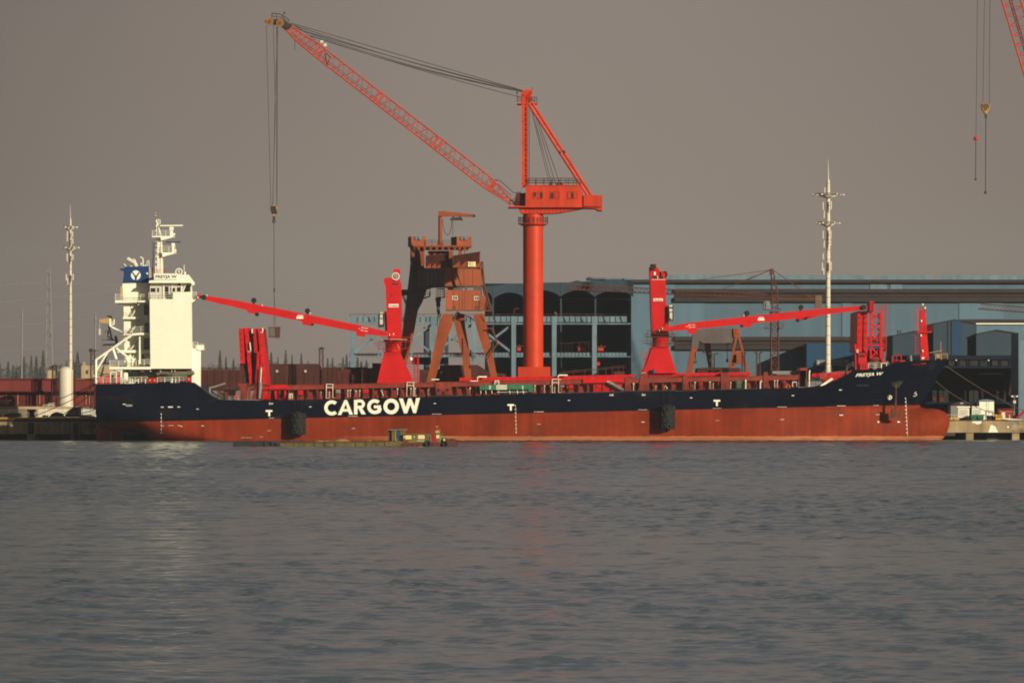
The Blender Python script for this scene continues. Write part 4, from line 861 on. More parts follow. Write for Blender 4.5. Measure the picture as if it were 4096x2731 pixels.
g = G(); F.box(g, 1986, 308, 2014, 346, .08, .73); F.box(g, 1984, 356, 2016, 412, .08, .73); F.box(g, 1990, 276, 2012, 298, 1.5, .9); P_('cab_window', M_SHADE, g, cab)
g = G(); F.path(g, [(1970, 438, .9), (1970, 296, .9), (1986, 280, .9), (2010, 278, .9)], .05); F.path(g, [(1985, 440, 1), (1990, 470, 1), (2015, 470, 1)], .12); P_('cab_frame', M_GREY, g, cab)
g = G(); F = D2; F.box(g, 113, 858, 194, 884, .05, YC - .05); sg = P_('maker_plate', M_WHITE, g, dc)
g = G(); text(g, 'MACGREGOR', F.x(133), F.x(190), F.z(877), F.z(866), lambda x, z: YC - .05, .02); F.poly(g, [(117, 874), (122, 864), (126, 870), (129, 864), (128, 877), (124, 876), (121, 870)], .02, YC - .08); P_('plate_lettering', M_INK, g, sg)
g = G(); c = F.p(172, 630, YC + .6); g.disc(c, F.ln(33), .5, 28); sh = P_('head_sheave', M_SHADE, g, dc)
g = G(); g.ring((c.x, c.y - .26, c.z), F.ln(18), F.ln(4), 20, 6); g.disc(F.p(172, 630, YC + .3), F.ln(7), .1, 10); g.disc(F.p(133, 785, YC), F.ln(7), .1, 10); P_('sheave_hub', M_DARK, g, sh)
g = G(); F.box(g, 143, 684, 190, 703, .1, YC + .02); P_('tower_opening', M_DARK, g, dc)
g = G(); F = D1; F.poly(g, [(76, 98), (440, 152), (1020, 266), (1850, 436), (2066, 490), (2110, 500), (2110, 541), (1832, 513), (1826, 542), (1742, 528), (1738, 489), (1266, 396), (1256, 427), (1176, 411), (1170, 378), (692, 281), (678, 301), (601, 286), (597, 262), (400, 214), (165, 160), (78, 126)], 1.15, .4); jb = P_('jib', M_RED, g, dc)
g = G(); F.box(g, 1113, 328, 1183, 352, .04, .36); F.box(g, 1124, 314, 1182, 322, .04, .36); P_('jib_plate', M_WHITE, g, jb)
def jibtext(F, L_, y):
    g = G()
    for s_, u0, u1, v0, v1, sl in L_: text(g, s_, F.x(u0, y), F.x(u1, y), F.z(v1, y), F.z(v0, y), lambda x, z: y, .015, 0, 0, .04, sl)
    return g
P_('jib_lettering', M_WHITE, jibtext(D1, (('SWL', 1764, 1784, 450, 459, -.15), ('80T 5-25m', 1792, 1862, 438, 450, -.15), ('60T 2-30m', 1788, 1858, 466, 478, -.15)), .4), jb)
def sheave(F, u, v, r, y, par, strut=None):
    g = G(); c = F.p(u, v, y + 1.1); g.disc(c, F.ln(r, y), .9, 22); g.disc(c, F.ln(r * .35, y), 1.1, 12)
    if strut: g.tube(F.p(strut[0], strut[1], y + 1.1), c, .2)
    P_('rope_sheave', M_BLACK, g, par)
for u, v, r, st in ((145, 130, 27, None), (667, 160, 27, (664, 200)), (1228, 270, 27, (1226, 305)), (700, 306, 21, None), (1276, 405, 20, None)): sheave(D1, u, v, r, -.15 if u != 145 else -.6, jb, st)
g = G()
for u, v in ((176, 108), (1256, 294), (755, 212), (2085, 520), (2128, 512), (80, 128)): D1.box(g, u - 4, v - 8, u + 4, v + 8, .3, .15)
P_('jib_lamp', M_WHITE, g, jb)
g = G(); F = E3; scaffold(g, F, ((585, 640, 1130), (650, 600, 1120), (680, 530, 960), (712, 550, 980), (758, 590, 1100), (778, 660, 1000), (812, 660, 990)), 0, 0, .4, .045)
for u, v0, v1 in ((800, 540, 660), (1027, 580, 760), (690, 720, 830), (610, 620, 790), (960, 640, 720)): F.path(g, [(u, v0, .4), (u, v1, .4)], .05)
P_('scaffold', M_REDD, g, dc)
g = G(); F.path(g, [(785, 617, .4), (1058, 620, .4)], .09); F.path(g, [(900, 690, YC - .1), (935, 780, YC - .1)], .07); P_('scaffold_plank', M_TAN, g, dc)
g = G(); g.ladder(F.p(1196, 1295, 4), F.p(1198, 868, 4), .8, .05, .5)
for v in (985, 1050, 1095, 1135, 1175, 1218, 1250): F.path(g, [(1050 + (v - 985) * .25, v, 4), (1180, v, 4)], .06)
for u in (1212, 1222): F.path(g, [(u, 870, 3.4), (u, 1300, 3.4)], .05)
for v in range(870, 1300, 36): F.path(g, [(1172, v, 3.8), (1222, v, 3.4)], .04)
F.rail(g, (1045, 995), (1158, 992), 888, 3, None, 3, 1.2, .05); P_('pedestal_ladder', M_RED, g, dc)
g = G(); g.ball(F.p(1112, 922, 3), .3, .3, .32, 10, 7); P_('floodlight', M_WHITE, g, dc)
# forward crane
g = G(); F = D5; F.poly(g, [(318, 1120), (506, 1120), (540, 1240), (574, 1340), (597, 1428), (200, 1432), (242, 1338), (285, 1225)], 7.0, YC); g.lathe(F.x(408, YC + 3.2), YC + 3.2, [(F.ln(92), F.z(1125)), (F.ln(92), F.z(1005)), (F.ln(104), F.z(1000)), (F.ln(104), F.z(962))], 28)
dc = P_('deck_crane', M_RED, g, ship, 'forward red deck crane with its jib lowered on the bow rest')
g = G(); g.lathe(F.x(408, YC + 3.2), YC + 3.2, [(F.ln(107), F.z(998)), (F.ln(107), F.z(980))], 28); P_('slewing_ring', M_DARK, g, dc)
g = G(); F.poly(g, [(292, 345), (472, 345), (476, 630), (498, 640), (508, 870), (506, 968), (338, 968), (312, 958), (300, 700)], 6.0, YC); F.poly(g, [(292, 345), (288, 202), (298, 180), (340, 172), (342, 158), (362, 158), (368, 205), (386, 208), (402, 246), (480, 248), (494, 262), (490, 296), (472, 345)], 5.4, YC + .3); P_('crane_tower', M_RED, g, dc)
g = G(); F.poly(g, [(293, 345), (316, 345), (318, 700), (342, 965), (314, 958), (301, 700)], .08, YC - .09); P_('tower_shaded_side', M_REDD, g, dc)  # darker strip imitates the tower's unlit side
g = G(); F.box(g, 322, 300, 372, 334, .1, YC + .18); F.poly(g, [(396, 320), (440, 308), (446, 334), (396, 334)], .1, YC + .18); F.path(g, [(420, 255, YC + .1), (425, 320, YC + .1)], .12); F.path(g, [(455, 250, YC + .2), (478, 256, YC + .2), (488, 280, YC + .2), (480, 310, YC + .2)], .1); P_('tower_opening', M_DARK, g, dc)
g = G(); F.box(g, 336, 255, 356, 292, .1, YC + .15); F.path(g, [(372, 300, YC), (382, 335, YC)], .05); F.path(g, [(310, 342, YC - .05), (468, 344, YC - .05)], .05); P_('tower_light', M_WHITE, g, dc)
g = G(); g.disc(F.p(326, 196, YC - .1), F.ln(34), .6, 24); F.poly(g, [(292, 162), (330, 165), (345, 232), (300, 205)], .3, YC); P_('head_sheave', M_BLACK, g, dc)
g = G(); F.box(g, 330, 563, 440, 592, .05, YC - .05); sg = P_('maker_plate', M_WHITE, g, dc)
g = G(); text(g, 'MACGREGOR', F.x(358), F.x(434), F.z(584), F.z(571), lambda x, z: YC - .05, .02); F.poly(g, [(335, 582), (341, 570), (346, 577), (350, 570), (349, 584), (344, 583), (340, 577)], .02, YC - .08); P_('plate_lettering', M_INK, g, sg)
g = G(); F.box(g, 506, 645, 564, 826, 2.2, .8); cab = P_('crane_cab', M_DARK, g, dc)
g = G(); F.box(g, 516, 680, 550, 716, .08, .73); F.box(g, 520, 726, 550, 792, .08, .73); F.box(g, 514, 640, 550, 660, .3, .7); F.box(g, 536, 796, 550, 810, .1, .72); P_('cab_window', M_SHADE, g, cab)
g = G(); F.path(g, [(564, 665, .6), (566, 828, .6), (512, 830, .6)], .06); F.path(g, [(512, 835, .6), (515, 862, .6)], .06); P_('cab_frame', M_GREY, g, cab)
g = G(); F = D5
right = [(F.x0 + u / F.k, F.y0 + v / F.k) for u, v in ((428, 908), (690, 850), (1380, 775), (2323, 674))] + [(D6.x0 + u / D6.k, D6.y0 + v / D6.k) for u, v in ((200, 1032), (310, 1024), (400, 1018), (440, 1020), (440, 1044), (392, 1046), (48, 1090), (45, 1105), (0, 1112))] + [(F.x0 + u / F.k, F.y0 + v / F.k) for u, v in ((2290, 765), (2122, 775), (2116, 806), (2020, 812), (2008, 792), (1478, 855), (1466, 892), (1380, 897), (1368, 870), (1340, 865), (836, 915), (830, 968), (740, 970), (726, 930), (470, 940), (428, 942))]
PX.poly(g, right, 1.15, .4); jb = P_('jib', M_RED, g, dc)
g = G(); F.box(g, 1544, 796, 1620, 818, .04, .36); F.box(g, 1550, 780, 1612, 790, .04, .36); P_('jib_plate', M_WHITE, g, jb)
P_('jib_lettering', M_WHITE, jibtext(D5, (('SWL', 708, 732, 884, 895, .1), ('80T 5-25m', 738, 818, 868, 880, .08), ('60T 2-30m', 740, 820, 894, 906, .08)), .4), jb)
for u, v, r, st in ((1415, 735, 31, (1400, 775)), (2043, 665, 29, (2040, 705)), (1356, 878, 20, None), (2005, 816, 22, None)): sheave(D5, u, v, r, -.15, jb, st)
sheave(D6, 415, 1028, 17, -.6, jb)
g = G()
for u, v in ((1382, 762), (435, 915), (402, 935)): D5.box(g, u - 3, v - 14, u + 3, v + 8, .3, .15)
P_('jib_lamp', M_WHITE, g, jb)
g = G(); F = D5; scaffold(g, F, ((938, 250, 560), (975, 215, 600), (1002, 215, 605), (1012, 230, 560), (1050, 205, 600), (1078, 205, 560), (1092, 260, 660), (1108, 275, 540)), 0, 0, .4, .045)
for u, v0, v1 in ((256, 930, 1110), (300, 960, 1120), (550, 940, 1100), (510, 1000, 1110), (376, 910, 960)): F.path(g, [(u, v0, .4), (u, v1, .4)], .05)
P_('scaffold', M_RUST, g, dc)
g = G(); F.rail(g, (195, 1250), (250, 1258), 1182, 2, None, 2, 1.2, .05); F.path(g, [(205, 1260, 2), (265, 1262, 2)], .1)
for a, b in (((205, 1425), (300, 1130)), ((185, 1425), (282, 1135))): g.tube(F.p(*a, 2), F.p(*b, 2), .06)
for i in range(14): t = i / 14; F.path(g, [(185 + 97 * t, 1425 - 290 * t, 2), (205 + 95 * t, 1425 - 295 * t, 2)], .04)
P_('pedestal_ladder', M_RED, g, dc)
g = G(); q = F.p(330, 1425, .8); g.ball(F.p(330, 1410, .9), .33, .3, .45, 10, 7); P_('vent_cowl', M_NAVYF, g, dc)

# ---------------------------------------------------------------- fenders, anchor, lifeboat, mooring lines
def fender(F, cu, v0, v1, r_, label, lean=0.0):
    r = F.ln(r_, -1.5); z1, z0 = F.z(v0, -1.5), F.z(v1, -1.5); x = F.x(cu, -1.5); y = -r - .12
    t = thing('ship_fender', label, 'fender', (x, y, z0), 'tyre-clad fenders hung along the ship side')
    g = G(); n = 7; prof = [(r * .25, z0)] + [(r * .88 * math.sin(a), z0 + r * .9 * (1 - math.cos(a))) for a in (R(35), R(60), R(90))] + [(r * .88 * math.sin(a), z1 - r * .9 * (1 - math.cos(a))) for a in (R(90), R(60), R(35))] + [(r * .25, z1)]
    g.lathe(x, y, prof, 22); P_('fender_body', M_BLACK, g, t)
    rows = 4; h = (z1 - z0 - 1.0 * r) / (rows - 1)
    for k in range(rows):
        for i in range(9):
            a = 2 * math.pi * (i + .5 * (k % 2)) / 9; d = Vector((math.cos(a), math.sin(a), 0)); c = Vector((x, y, z0 + .5 * r + k * h)) + d * r * .86
            if d.y > .6: continue
            g = G(); u = Vector((-d.y, d.x, 0)); vs = []; n_, m_ = 14, 7; R_, q_ = r * .25, r * .115
            for p in range(n_):
                A = 2 * math.pi * p / n_; e = u * math.cos(A) + Vector((0, 0, 1)) * math.sin(A)
                for s_ in range(m_): B = 2 * math.pi * s_ / m_; vs.append(c + e * (R_ + q_ * math.cos(B)) + d * q_ * math.sin(B))
            g.add(vs, [(p * m_ + s_, ((p + 1) % n_) * m_ + s_, ((p + 1) % n_) * m_ + (s_ + 1) % m_, p * m_ + (s_ + 1) % m_) for p in range(n_) for s_ in range(m_)], 0, True)
            P_('tyre', M_BLACK, g, t)
    g = G(); g.ring((x, y, z0 + r * .3), r * .55, .09, 18, 6, 0, 'z'); 
    for s_ in (-.5, .5): g.tube((x + s_ * r * .8, y + .3, z1 - .3), (x + s_ * r * .8, -.04, zdeck(x) - .1), .018)
    P_('fender_chain', M_DARK, g, t); return t
fender(C4, 330, 604, 892, 96, 'large black tyre-clad fender hanging on the hull left of the CARGOW lettering')
fender(C6, 496, 520, 826, 97, 'large black tyre-clad fender hanging on the hull below the forward deck crane')
c = onhull(C7, 1012, 262, .5); t = thing('anchor', 'rusty stockless ship anchor hanging on its shank against the bow', 'anchor', (c.x, c.y - .4, C7.z(600)))
F = C7.at(c.y - .5)
g = G(); 
for i in range(14):
    v = 250 + i * 12; F.box(g, 1003 + (i % 2) * 2, v, 1015 + (i % 2) * 2, v + 10, .22)
P_('chain', M_RUST, g, t)
g = G(); F.poly(g, [(1001, 400), (1014, 400), (1016, 590), (992, 590)], .4); P_('shank', M_RUST, g, t)
g = G(); F.poly(g, [(944, 596), (985, 586), (1000, 560), (1020, 586), (1076, 598), (1076, 608), (940, 608)], 1.0, c.y - .8)
F.poly(g, [(952, 598), (954, 540), (964, 500), (978, 505), (984, 545), (982, 598)], .5, c.y - .7); F.poly(g, [(1036, 598), (1040, 550), (1052, 506), (1066, 500), (1068, 520), (1056, 598)], .5, c.y - .7); P_('fluke', M_RUST, g, t)
# rescue boat under its cover in the gallery
F = FA; t = thing('rescue_boat', 'covered rescue boat with green and brown tarpaulin under the white deckhouse', 'boat', F.p(760, 1450, 3))
g = G(); prof = [(600, 1420), (640, 1402), (700, 1412), (790, 1404), (850, 1406), (905, 1398), (924, 1415), (922, 1440), (890, 1438), (850, 1448), (780, 1452), (700, 1440), (650, 1436), (610, 1448), (592, 1440)]
F.poly(g, prof, 2.2, 1.8); P_('boat_cover', mat('brown_tarpaulin', (.17, .12, .07), .8, .35, .8), g, t, None, .25)
g = G(); F.poly(g, [(640, 1432), (720, 1440), (790, 1440), (850, 1430), (905, 1425), (915, 1436), (850, 1447), (780, 1456), (700, 1444)], 1.9, 1.6); P_('boat_hull', M_GREEND, g, t, None, .15)
g = G()
for u in (640, 760, 860): F.path(g, [(u, 1392, 2.5), (u, 1412, 2.5)], .06)
P_('fall_rope', M_SHADE, g, t)
def line(label, pts, r=.07, sag=0.0, cat='rope', m=None, name='mooring_line'):
    g = G(); P = []
    for (a, b) in zip(pts, pts[1:]):
        a, b = Vector(a), Vector(b)
        for i in range(10):
            q = a.lerp(b, i / 10); q.z -= sag * 4 * (i / 10) * (1 - i / 10); P.append(q)
    P.append(Vector(pts[-1])); g.path(P, r, 5); return tag(g.build(name, m or M_LINE), label, cat, 'mooring lines of the ship')
M_LINE = mat('weathered_rope', (.10, .068, .042), .9, .2, 2)
line('upper bow mooring line running from the stem to the right quay', [E1.p(735, 735, 11), E1.p(1350, 1112, 30), E1.p(1600, 1212, 36)], .065, .25)
line('lower bow mooring line running from the stem down to the notice boards', [E1.p(632, 898, 11), E1.p(945, 1112, 24), E1.p(1330, 1262, 36)], .065, .25)
line('upper stern mooring line crossing the white tank', [E2.p(1588, 540, 8), E2.p(1200, 715, 20), E2.p(640, 915, 44)], .07, .15)
line('middle stern mooring line falling to the dark quay bollard', [E2.p(1590, 548, 8), E2.p(1200, 815, 22), E2.p(530, 1105, 32)], .07, .1)
line('steep stern mooring line falling to the red striped hut', [E2.p(1590, 650, 10), E2.p(1320, 860, 20), E2.p(1010, 1080, 32)], .07, .1)
line('lowest stern mooring line close beside the transom', [E2.p(1592, 970, 10), E2.p(1320, 1050, 30)], .06, .05)

# ---------------------------------------------------------------- sand barge passing in front
YB = -150.0; B4, B5, B3 = C4.at(YB), E5.at(YB), C3.at(YB)
t = thing('sand_barge', 'low olive river barge with rusty stern and cabin carrying sand past the ship', 'barge', (B4.x(700), YB + 2.5, 0))
WB = 5.4
g = G(); q = lambda F, pts: [(F.x(u), F.z(v)) for u, v in pts]
def hullsec(g, pts_top, z0, y0, y1, ins=.5, mi=0):
    """plated side between a sheer line and the water, leaning in below"""
    n = len(pts_top); vs = []
    for x, z in pts_top: vs += [(x, y0, z), (x, y0 + ins * .3, z0), (x, y1, z), (x, y1 - ins * .3, z0)]
    fs = []
    for i in range(n - 1):
        a, b = 4 * i, 4 * i + 4; fs += [(a, a + 1, b + 1, b), (a + 2, b + 2, b + 3, a + 3), (a, b, b + 2, a + 2)]
    fs += [(0, 2, 3, 1), (4 * n - 4, 4 * n - 3, 4 * n - 1, 4 * n - 2)]; g.add(vs, fs, mi)
hullsec(g, q(B4, [(118, 975), (150, 964), (600, 958), (1100, 953), (1500, 950), (1560, 956)]), -.3, YB, YB + WB); bh = P_('barge_hull', M_OLIVE, g, t)
g = G(); hullsec(g, q(B3, [(1742, 952), (1760, 962), (1830, 965), (2040, 972), (2120, 955), (2200, 966), (2300, 965), (2365, 970), (2420, 978)]), -.3, YB + .1, YB + WB - .1); 
B3.poly(g, [(1745, 960), (1768, 950), (1800, 956), (1812, 985), (1760, 990)], 2.5, YB + 1); B3.path(g, [(1800, 958, YB + 1), (1850, 952, YB + 1), (2040, 966, YB + 1), (2120, 948, YB + 1), (2200, 962, YB + 1)], .06); B3.box(g, 2110, 950, 2130, 1000, .3, YB - .1); B3.box(g, 2190, 958, 2205, 1000, .3, YB - .1); B3.box(g, 2245, 962, 2290, 1000, .3, YB - .1); P_('barge_bow', M_DARK, g, t)
g = G()
for u in (280, 405, 525, 645, 765, 1005, 1130, 1250, 1370): B4.box(g, u, 968, u + 5, 1016, .08, YB - .06)
B4.bar(g, (150, 968), (1500, 954), .1, .14, YB - .04); P_('rubbing_strip', M_RUST, g, bh)
g = G()
for u, h_, w_ in ((-190, 14, 18), (-150, 24, 10), (-95, 12, 30), (-40, 20, 14), (0, 16, 22), (55, 26, 12), (85, 14, 20)): B4.box(g, u, 966 - h_, u + w_, 972, 1.2, YB + 1.2)
B4.path(g, [(-150, 942, YB + 1.5), (-20, 955, YB + 1.5), (58, 940, YB + 1.5)], .05); P_('deck_winch', M_RUST, g, t)
g = G(); B5.poly(g, [(0, 640), (300, 620), (420, 605), (500, 640), (420, 720), (240, 765), (0, 768)], WB, YB - .1); P_('barge_shoulder', M_OLIVE, g, t)
g = G(); hullsec(g, q(B5, [(470, 690), (540, 668), (740, 662), (1690, 655), (1880, 600), (2100, 596), (2112, 640)]), -.3, YB, YB + WB); sb = P_('barge_stern', M_RUST, g, t)
g = G(); B5.bar(g, (520, 735), (700, 690), .05, .1, YB - .03); B5.bar(g, (700, 690), (1150, 668), .05, .1, YB - .03); B5.bar(g, (620, 782), (800, 768), .05, .1, YB - .03); B5.bar(g, (1350, 655), (1690, 655), .05, .1, YB - .03)
for u in (680, 822, 962, 1115, 1400, 1555): B5.box(g, u, 680, u + 6, 760, .08, YB - .05)
P_('rubbing_strip', M_BROWN, g, sb)
g = G(); B5.poly(g, [(525, 430), (560, 415), (1690, 395), (1700, 420), (1692, 660), (525, 665)], 3.6, YB + .7); ca = P_('cabin', M_OLIVE, g, t)
g = G(); B5.poly(g, [(520, 425), (560, 408), (1690, 388), (1706, 400), (1706, 412), (520, 436)], 4.0, YB + .5); P_('cabin_roof', M_OLIVE, g, ca)
for q_, m_ in (((602, 448, 775, 555), M_LIT), ((970, 438, 1162, 548), M_LIT), ((1512, 430, 1590, 532), M_LIT), ((540, 450, 600, 525), M_YELB)):  # pale panes coloured as if mirroring the sun
    g = G(); B5.box(g, *q_, .05, YB + .66); o = P_('window', m_, g, ca)
    if m_ is M_LIT:
        g = G()
        for v in (480, 515): B5.box(g, q_[0] + 20, v - 5, q_[2] - 14, v + 5, .02, YB + .64)
        P_('window_bar', M_TAN, g, o)
g = G(); B5.path(g, [(842, 458, YB + .66), (872, 512, YB + .66)], .025); B5.path(g, [(872, 458, YB + .66), (840, 512, YB + .66)], .025)
for i in range(6): B5.box(g, 948 + i * 34, 592, 966 + i * 34, 616, .03, YB + .67)
for u, v in ((1616, 455), (1616, 512), (1620, 572), (1665, 492)): g.disc(B5.p(u, v, YB + .68), B5.ln(10), .04, 10)
P_('cabin_marking', M_WHITE, g, ca)
g = G(); B5.box(g, 1228, 455, 1342, 610, .06, YB + .66); d = P_('door', M_DARK, g, ca); g = G(); B5.path(g, [(1228, 600, YB + .62), (1228, 452, YB + .62), (1342, 452, YB + .62), (1342, 625, YB + .62)], .03); B5.path(g, [(1282, 455, YB + .62), (1282, 600, YB + .62)], .03); P_('door_frame', M_TAN, g, d)
g = G(); B5.box(g, 1380, 432, 1512, 640, .05, YB + .66); P_('door', M_REDD, g, ca, 'red cabin door')
g = G(); B5.box(g, 548, 590, 680, 668, .05, YB + .66); P_('cabin_panel', M_RUST, g, ca)
g = G(); B5.poly(g, [(195, 300), (600, 300), (590, 610), (300, 640), (200, 620)], 3.2, YB + 1.2); wb = P_('wheelhouse', M_OLIVE, g, t)
g = G(); B5.poly(g, [(80, 300), (190, 300), (210, 430), (250, 460), (260, 600), (100, 620), (105, 440), (120, 430)], 3.0, YB + 1.5); P_('wheelhouse_screen', M_DARK, g, wb)
g = G(); B5.poly(g, [(50, 290), (160, 275), (640, 265), (645, 285), (160, 296)], 3.8, YB + .9); P_('wheelhouse_roof', M_GREY, g, wb)
g = G(); B5.box(g, 345, 305, 450, 600, .06, YB + 1.15); B5.box(g, 455, 440, 520, 610, .2, YB + 1.0); P_('doorway', M_BLUED, g, wb)
g = G(); B5.box(g, 296, 300, 314, 600, .08, YB + 1.1); B5.path(g, [(300, 620, YB + 1), (300, 560, YB + 1), (335, 560, YB + 1), (340, 620, YB + 1)], .04); P_('wheelhouse_post', M_TAN, g, wb)
g = G(); B5.path(g, [(880, 400, YB + 2), (880, 290, YB + 2)], .08); P_('exhaust_pipe', M_DARK, g, ca)
g = G(); B5.path(g, [(1530, 300, YB + 2), (1530, 185, YB + 2)], .03); B5.path(g, [(1492, 188, YB + 2), (1582, 182, YB + 2)], .05); B5.path(g, [(1610, 390, YB + 2), (1610, 250, YB + 2)], .03); B5.path(g, [(1570, 300, YB + 2), (1592, 390, YB + 2)], .05); P_('mast_pole', M_TAN, g, ca)
g = G(); B5.poly(g, [(1462, 322), (1570, 296), (1580, 330), (1560, 378), (1490, 382)], .3, YB + 1.5); P_('roof_board', M_TAN, g, ca, None, .03)
g = G(); g.ball(B5.p(1735, 585, YB + .3), .12, .12, .2, 8, 6)
P_('deck_lamp', M_LIT, g, t)
g = G()
for u, v in ((1760, 530), (1830, 545), (1925, 545), (2015, 545), (1960, 570), (2085, 565)): g.tube(B5.p(u, 610, YB + 1.5), B5.p(u, v, YB + 1.5), .1, None, 8)
B5.box(g, 1890, 565, 2000, 612, 2, YB + 1.2); B5.box(g, 1700, 560, 1760, 660, 1.5, YB + 1.0); B5.box(g, 1800, 575, 1870, 640, 1.2, YB + .8); B5.path(g, [(1700, 540, YB + .6), (1900, 556, YB + .6), (2080, 552, YB + .6)], .04); P_('stern_bitts', M_DARK, g, t)
for u, v, r, lb in ((1252, 692, 72, 'black tyre hung below the barge cabin door as a fender'), (1762, 700, 66, 'black tyre hung behind the barge cabin at the stern step')):
    g = G(); g.ring(B5.p(u, v, YB - .2), B5.ln(r), B5.ln(28), 24, 9); tag(g.build('tyre', M_BLACK), lb, 'tyre', 'tyres hung on the barge side')
g = G(); g.ring(B5.p(2085, 665, YB + WB / 2), B5.ln(72), B5.ln(28), 24, 9, 0, 'x'); tag(g.build('tyre', M_BLACK), 'black tyre hung on the stern end of the barge', 'tyre', 'tyres hung on the barge side')
for pts, lb in (([(480, 964), (520, 952), (575, 938), (640, 950), (700, 962)], 'low flat sand heap nearest the bow of the barge'), ([(690, 962), (740, 945), (800, 926), (860, 922), (920, 940), (975, 962)], 'tallest sand heap in the middle of the barge hold'), ([(1085, 962), (1130, 945), (1165, 936), (1200, 948), (1225, 960)], 'small pointed sand heap nearest the barge wheelhouse')):
    g = G(); P = [B4.p(u, v, YB + 2.6) for u, v in pts]; vs = []; nn = 9
    zb = P[0].z - .15
    N = 26
    for i in range(N + 1):
        s_ = i / N * (len(P) - 1); k = min(int(s_), len(P) - 2); p = P[k].lerp(P[k + 1], s_ - k)
        for j in range(nn):
            w_ = j / (nn - 1) * 2 - 1; hgt = (p.z - zb) * max(0, 1 - abs(w_) ** 1.6) * random.uniform(.93, 1.06)
            vs.append((p.x, YB + 2.6 + w_ * 2.0, zb + hgt))
    g.add(vs, [(i * nn + j, (i + 1) * nn + j, (i + 1) * nn + j + 1, i * nn + j + 1) for i in range(N) for j in range(nn - 1)], 0, True)
    tag(g.build('sand_heap', M_SAND), lb, 'sand heap', 'sand heaps on the barge')

# ---------------------------------------------------------------- quays
def foot(g, pts, z0, z1, mi=0):
    n = len(pts); g.add([(x, y, z0) for x, y in pts] + [(x, y, z1) for x, y in pts], [tuple(range(n - 1, -1, -1)), tuple(range(n, 2 * n))] + [(i, (i + 1) % n, n + (i + 1) % n, n + i) for i in range(n)], mi)
F = E2.at(25.0); QZ = F.z(1108); XL, XR = -150.0, PX.x(3250, 25)
t = thing('concrete_quay', 'stained concrete quay with a yellow edge on which the white tank stands', 'quay', (XL, 40, 0))
g = G(); g.box(XL, XR, 25.6, 76, F.z(1180), QZ - .05); g.box(XL, XR, 25.0, 26.4, F.z(1385), F.z(1180) - .004); wl = P_('quay_wall', M_CONC, g, t)
g = G(); g.box(XL, XR, 24.8, 25.55, F.z(1138), QZ); P_('quay_edge', M_YEL, g, t)
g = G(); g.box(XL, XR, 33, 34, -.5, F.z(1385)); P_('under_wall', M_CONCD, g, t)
g = G(); g.tube((XL, 25.3, F.z(1160)), (XR, 25.3, F.z(1160)), .14, None, 8); P_('quay_pipe', M_DARK, g, t)
g = G()
for i in range(-6, 24):
    u = 120 + i * 172
    F.box(g, u, 1181, u + 8, 1384, .1, 24.95)
P_('panel_joint', M_CONCD, g, t)
for u in (-600, 445, 1165, 1900, 2600, 3300, 4000):
    g = G(); F.box(g, u, 1386, u + 142, 1500, 4, 24.7); P_('quay_pier', M_CONC, g, t)
for u, v0, v1 in ((520, 1195, 1385), (1252, 1195, 1480), (1980, 1195, 1480), (-240, 1195, 1385)):
    g = G(); x = F.x(u); g.lathe(x, 24.3, [(.3, F.z(v1)), (.42, F.z(v1) + .3), (.42, F.z(v0) - .3), (.3, F.z(v0))], 16)
    for k in range(6): z = F.z(v1) + .5 + k * (F.z(v0) - F.z(v1) - 1) / 5; g.ring((x, 24.3, z), .42, .05, 16, 6, 0, 'z')
    P_('quay_fender', M_BLACK, g, t)
F = E1.at(35.0); RZ = F.z(1312); X0, X1 = PX.x(3260, 35), 170.0
t = thing('concrete_quay', 'pale concrete quay on piers beyond the bulbous bow, holding notice boards and bins', 'quay', (X1, 40, 0))
g = G(); g.box(X0, X1, 35, 62, F.z(1436), RZ); P_('quay_wall', M_CONC, g, t)
g = G(); g.box(X0, X1, 34.85, 35.6, RZ + .004, RZ + .12); P_('quay_edge', M_CONCD, g, t)
for u in (-260, 240, 952, 1433, 1920, 2400):
    g = G(); F.box(g, u, 1437, u + 78, 1560, 3, 35.3); P_('quay_pier', M_CONC, g, t)
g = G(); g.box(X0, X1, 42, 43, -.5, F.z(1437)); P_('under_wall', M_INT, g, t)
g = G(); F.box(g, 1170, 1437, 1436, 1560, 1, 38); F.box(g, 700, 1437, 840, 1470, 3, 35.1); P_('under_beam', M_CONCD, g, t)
g = G(); F.poly(g, [(1185, 1434), (1205, 1372), (1222, 1352), (1240, 1368), (1252, 1362), (1288, 1434)], .02, 34.97); F.poly(g, [(1012, 1320), (1116, 1316), (1110, 1340), (1070, 1352), (1045, 1338), (1020, 1336)], .02, 34.96); F.poly(g, [(1380, 1370), (1400, 1368), (1398, 1390), (1385, 1388)], .02, 34.96); P_('sunlit_patch', M_WHITE, g, t)  # white plates standing in for sunlit patches on the quay face
g = G(); F.poly(g, [(1425, 1335), (1470, 1325), (1490, 1340), (1440, 1352), (1415, 1350)], .02, 34.96); P_('paint_patch', M_STEELB, g, t)
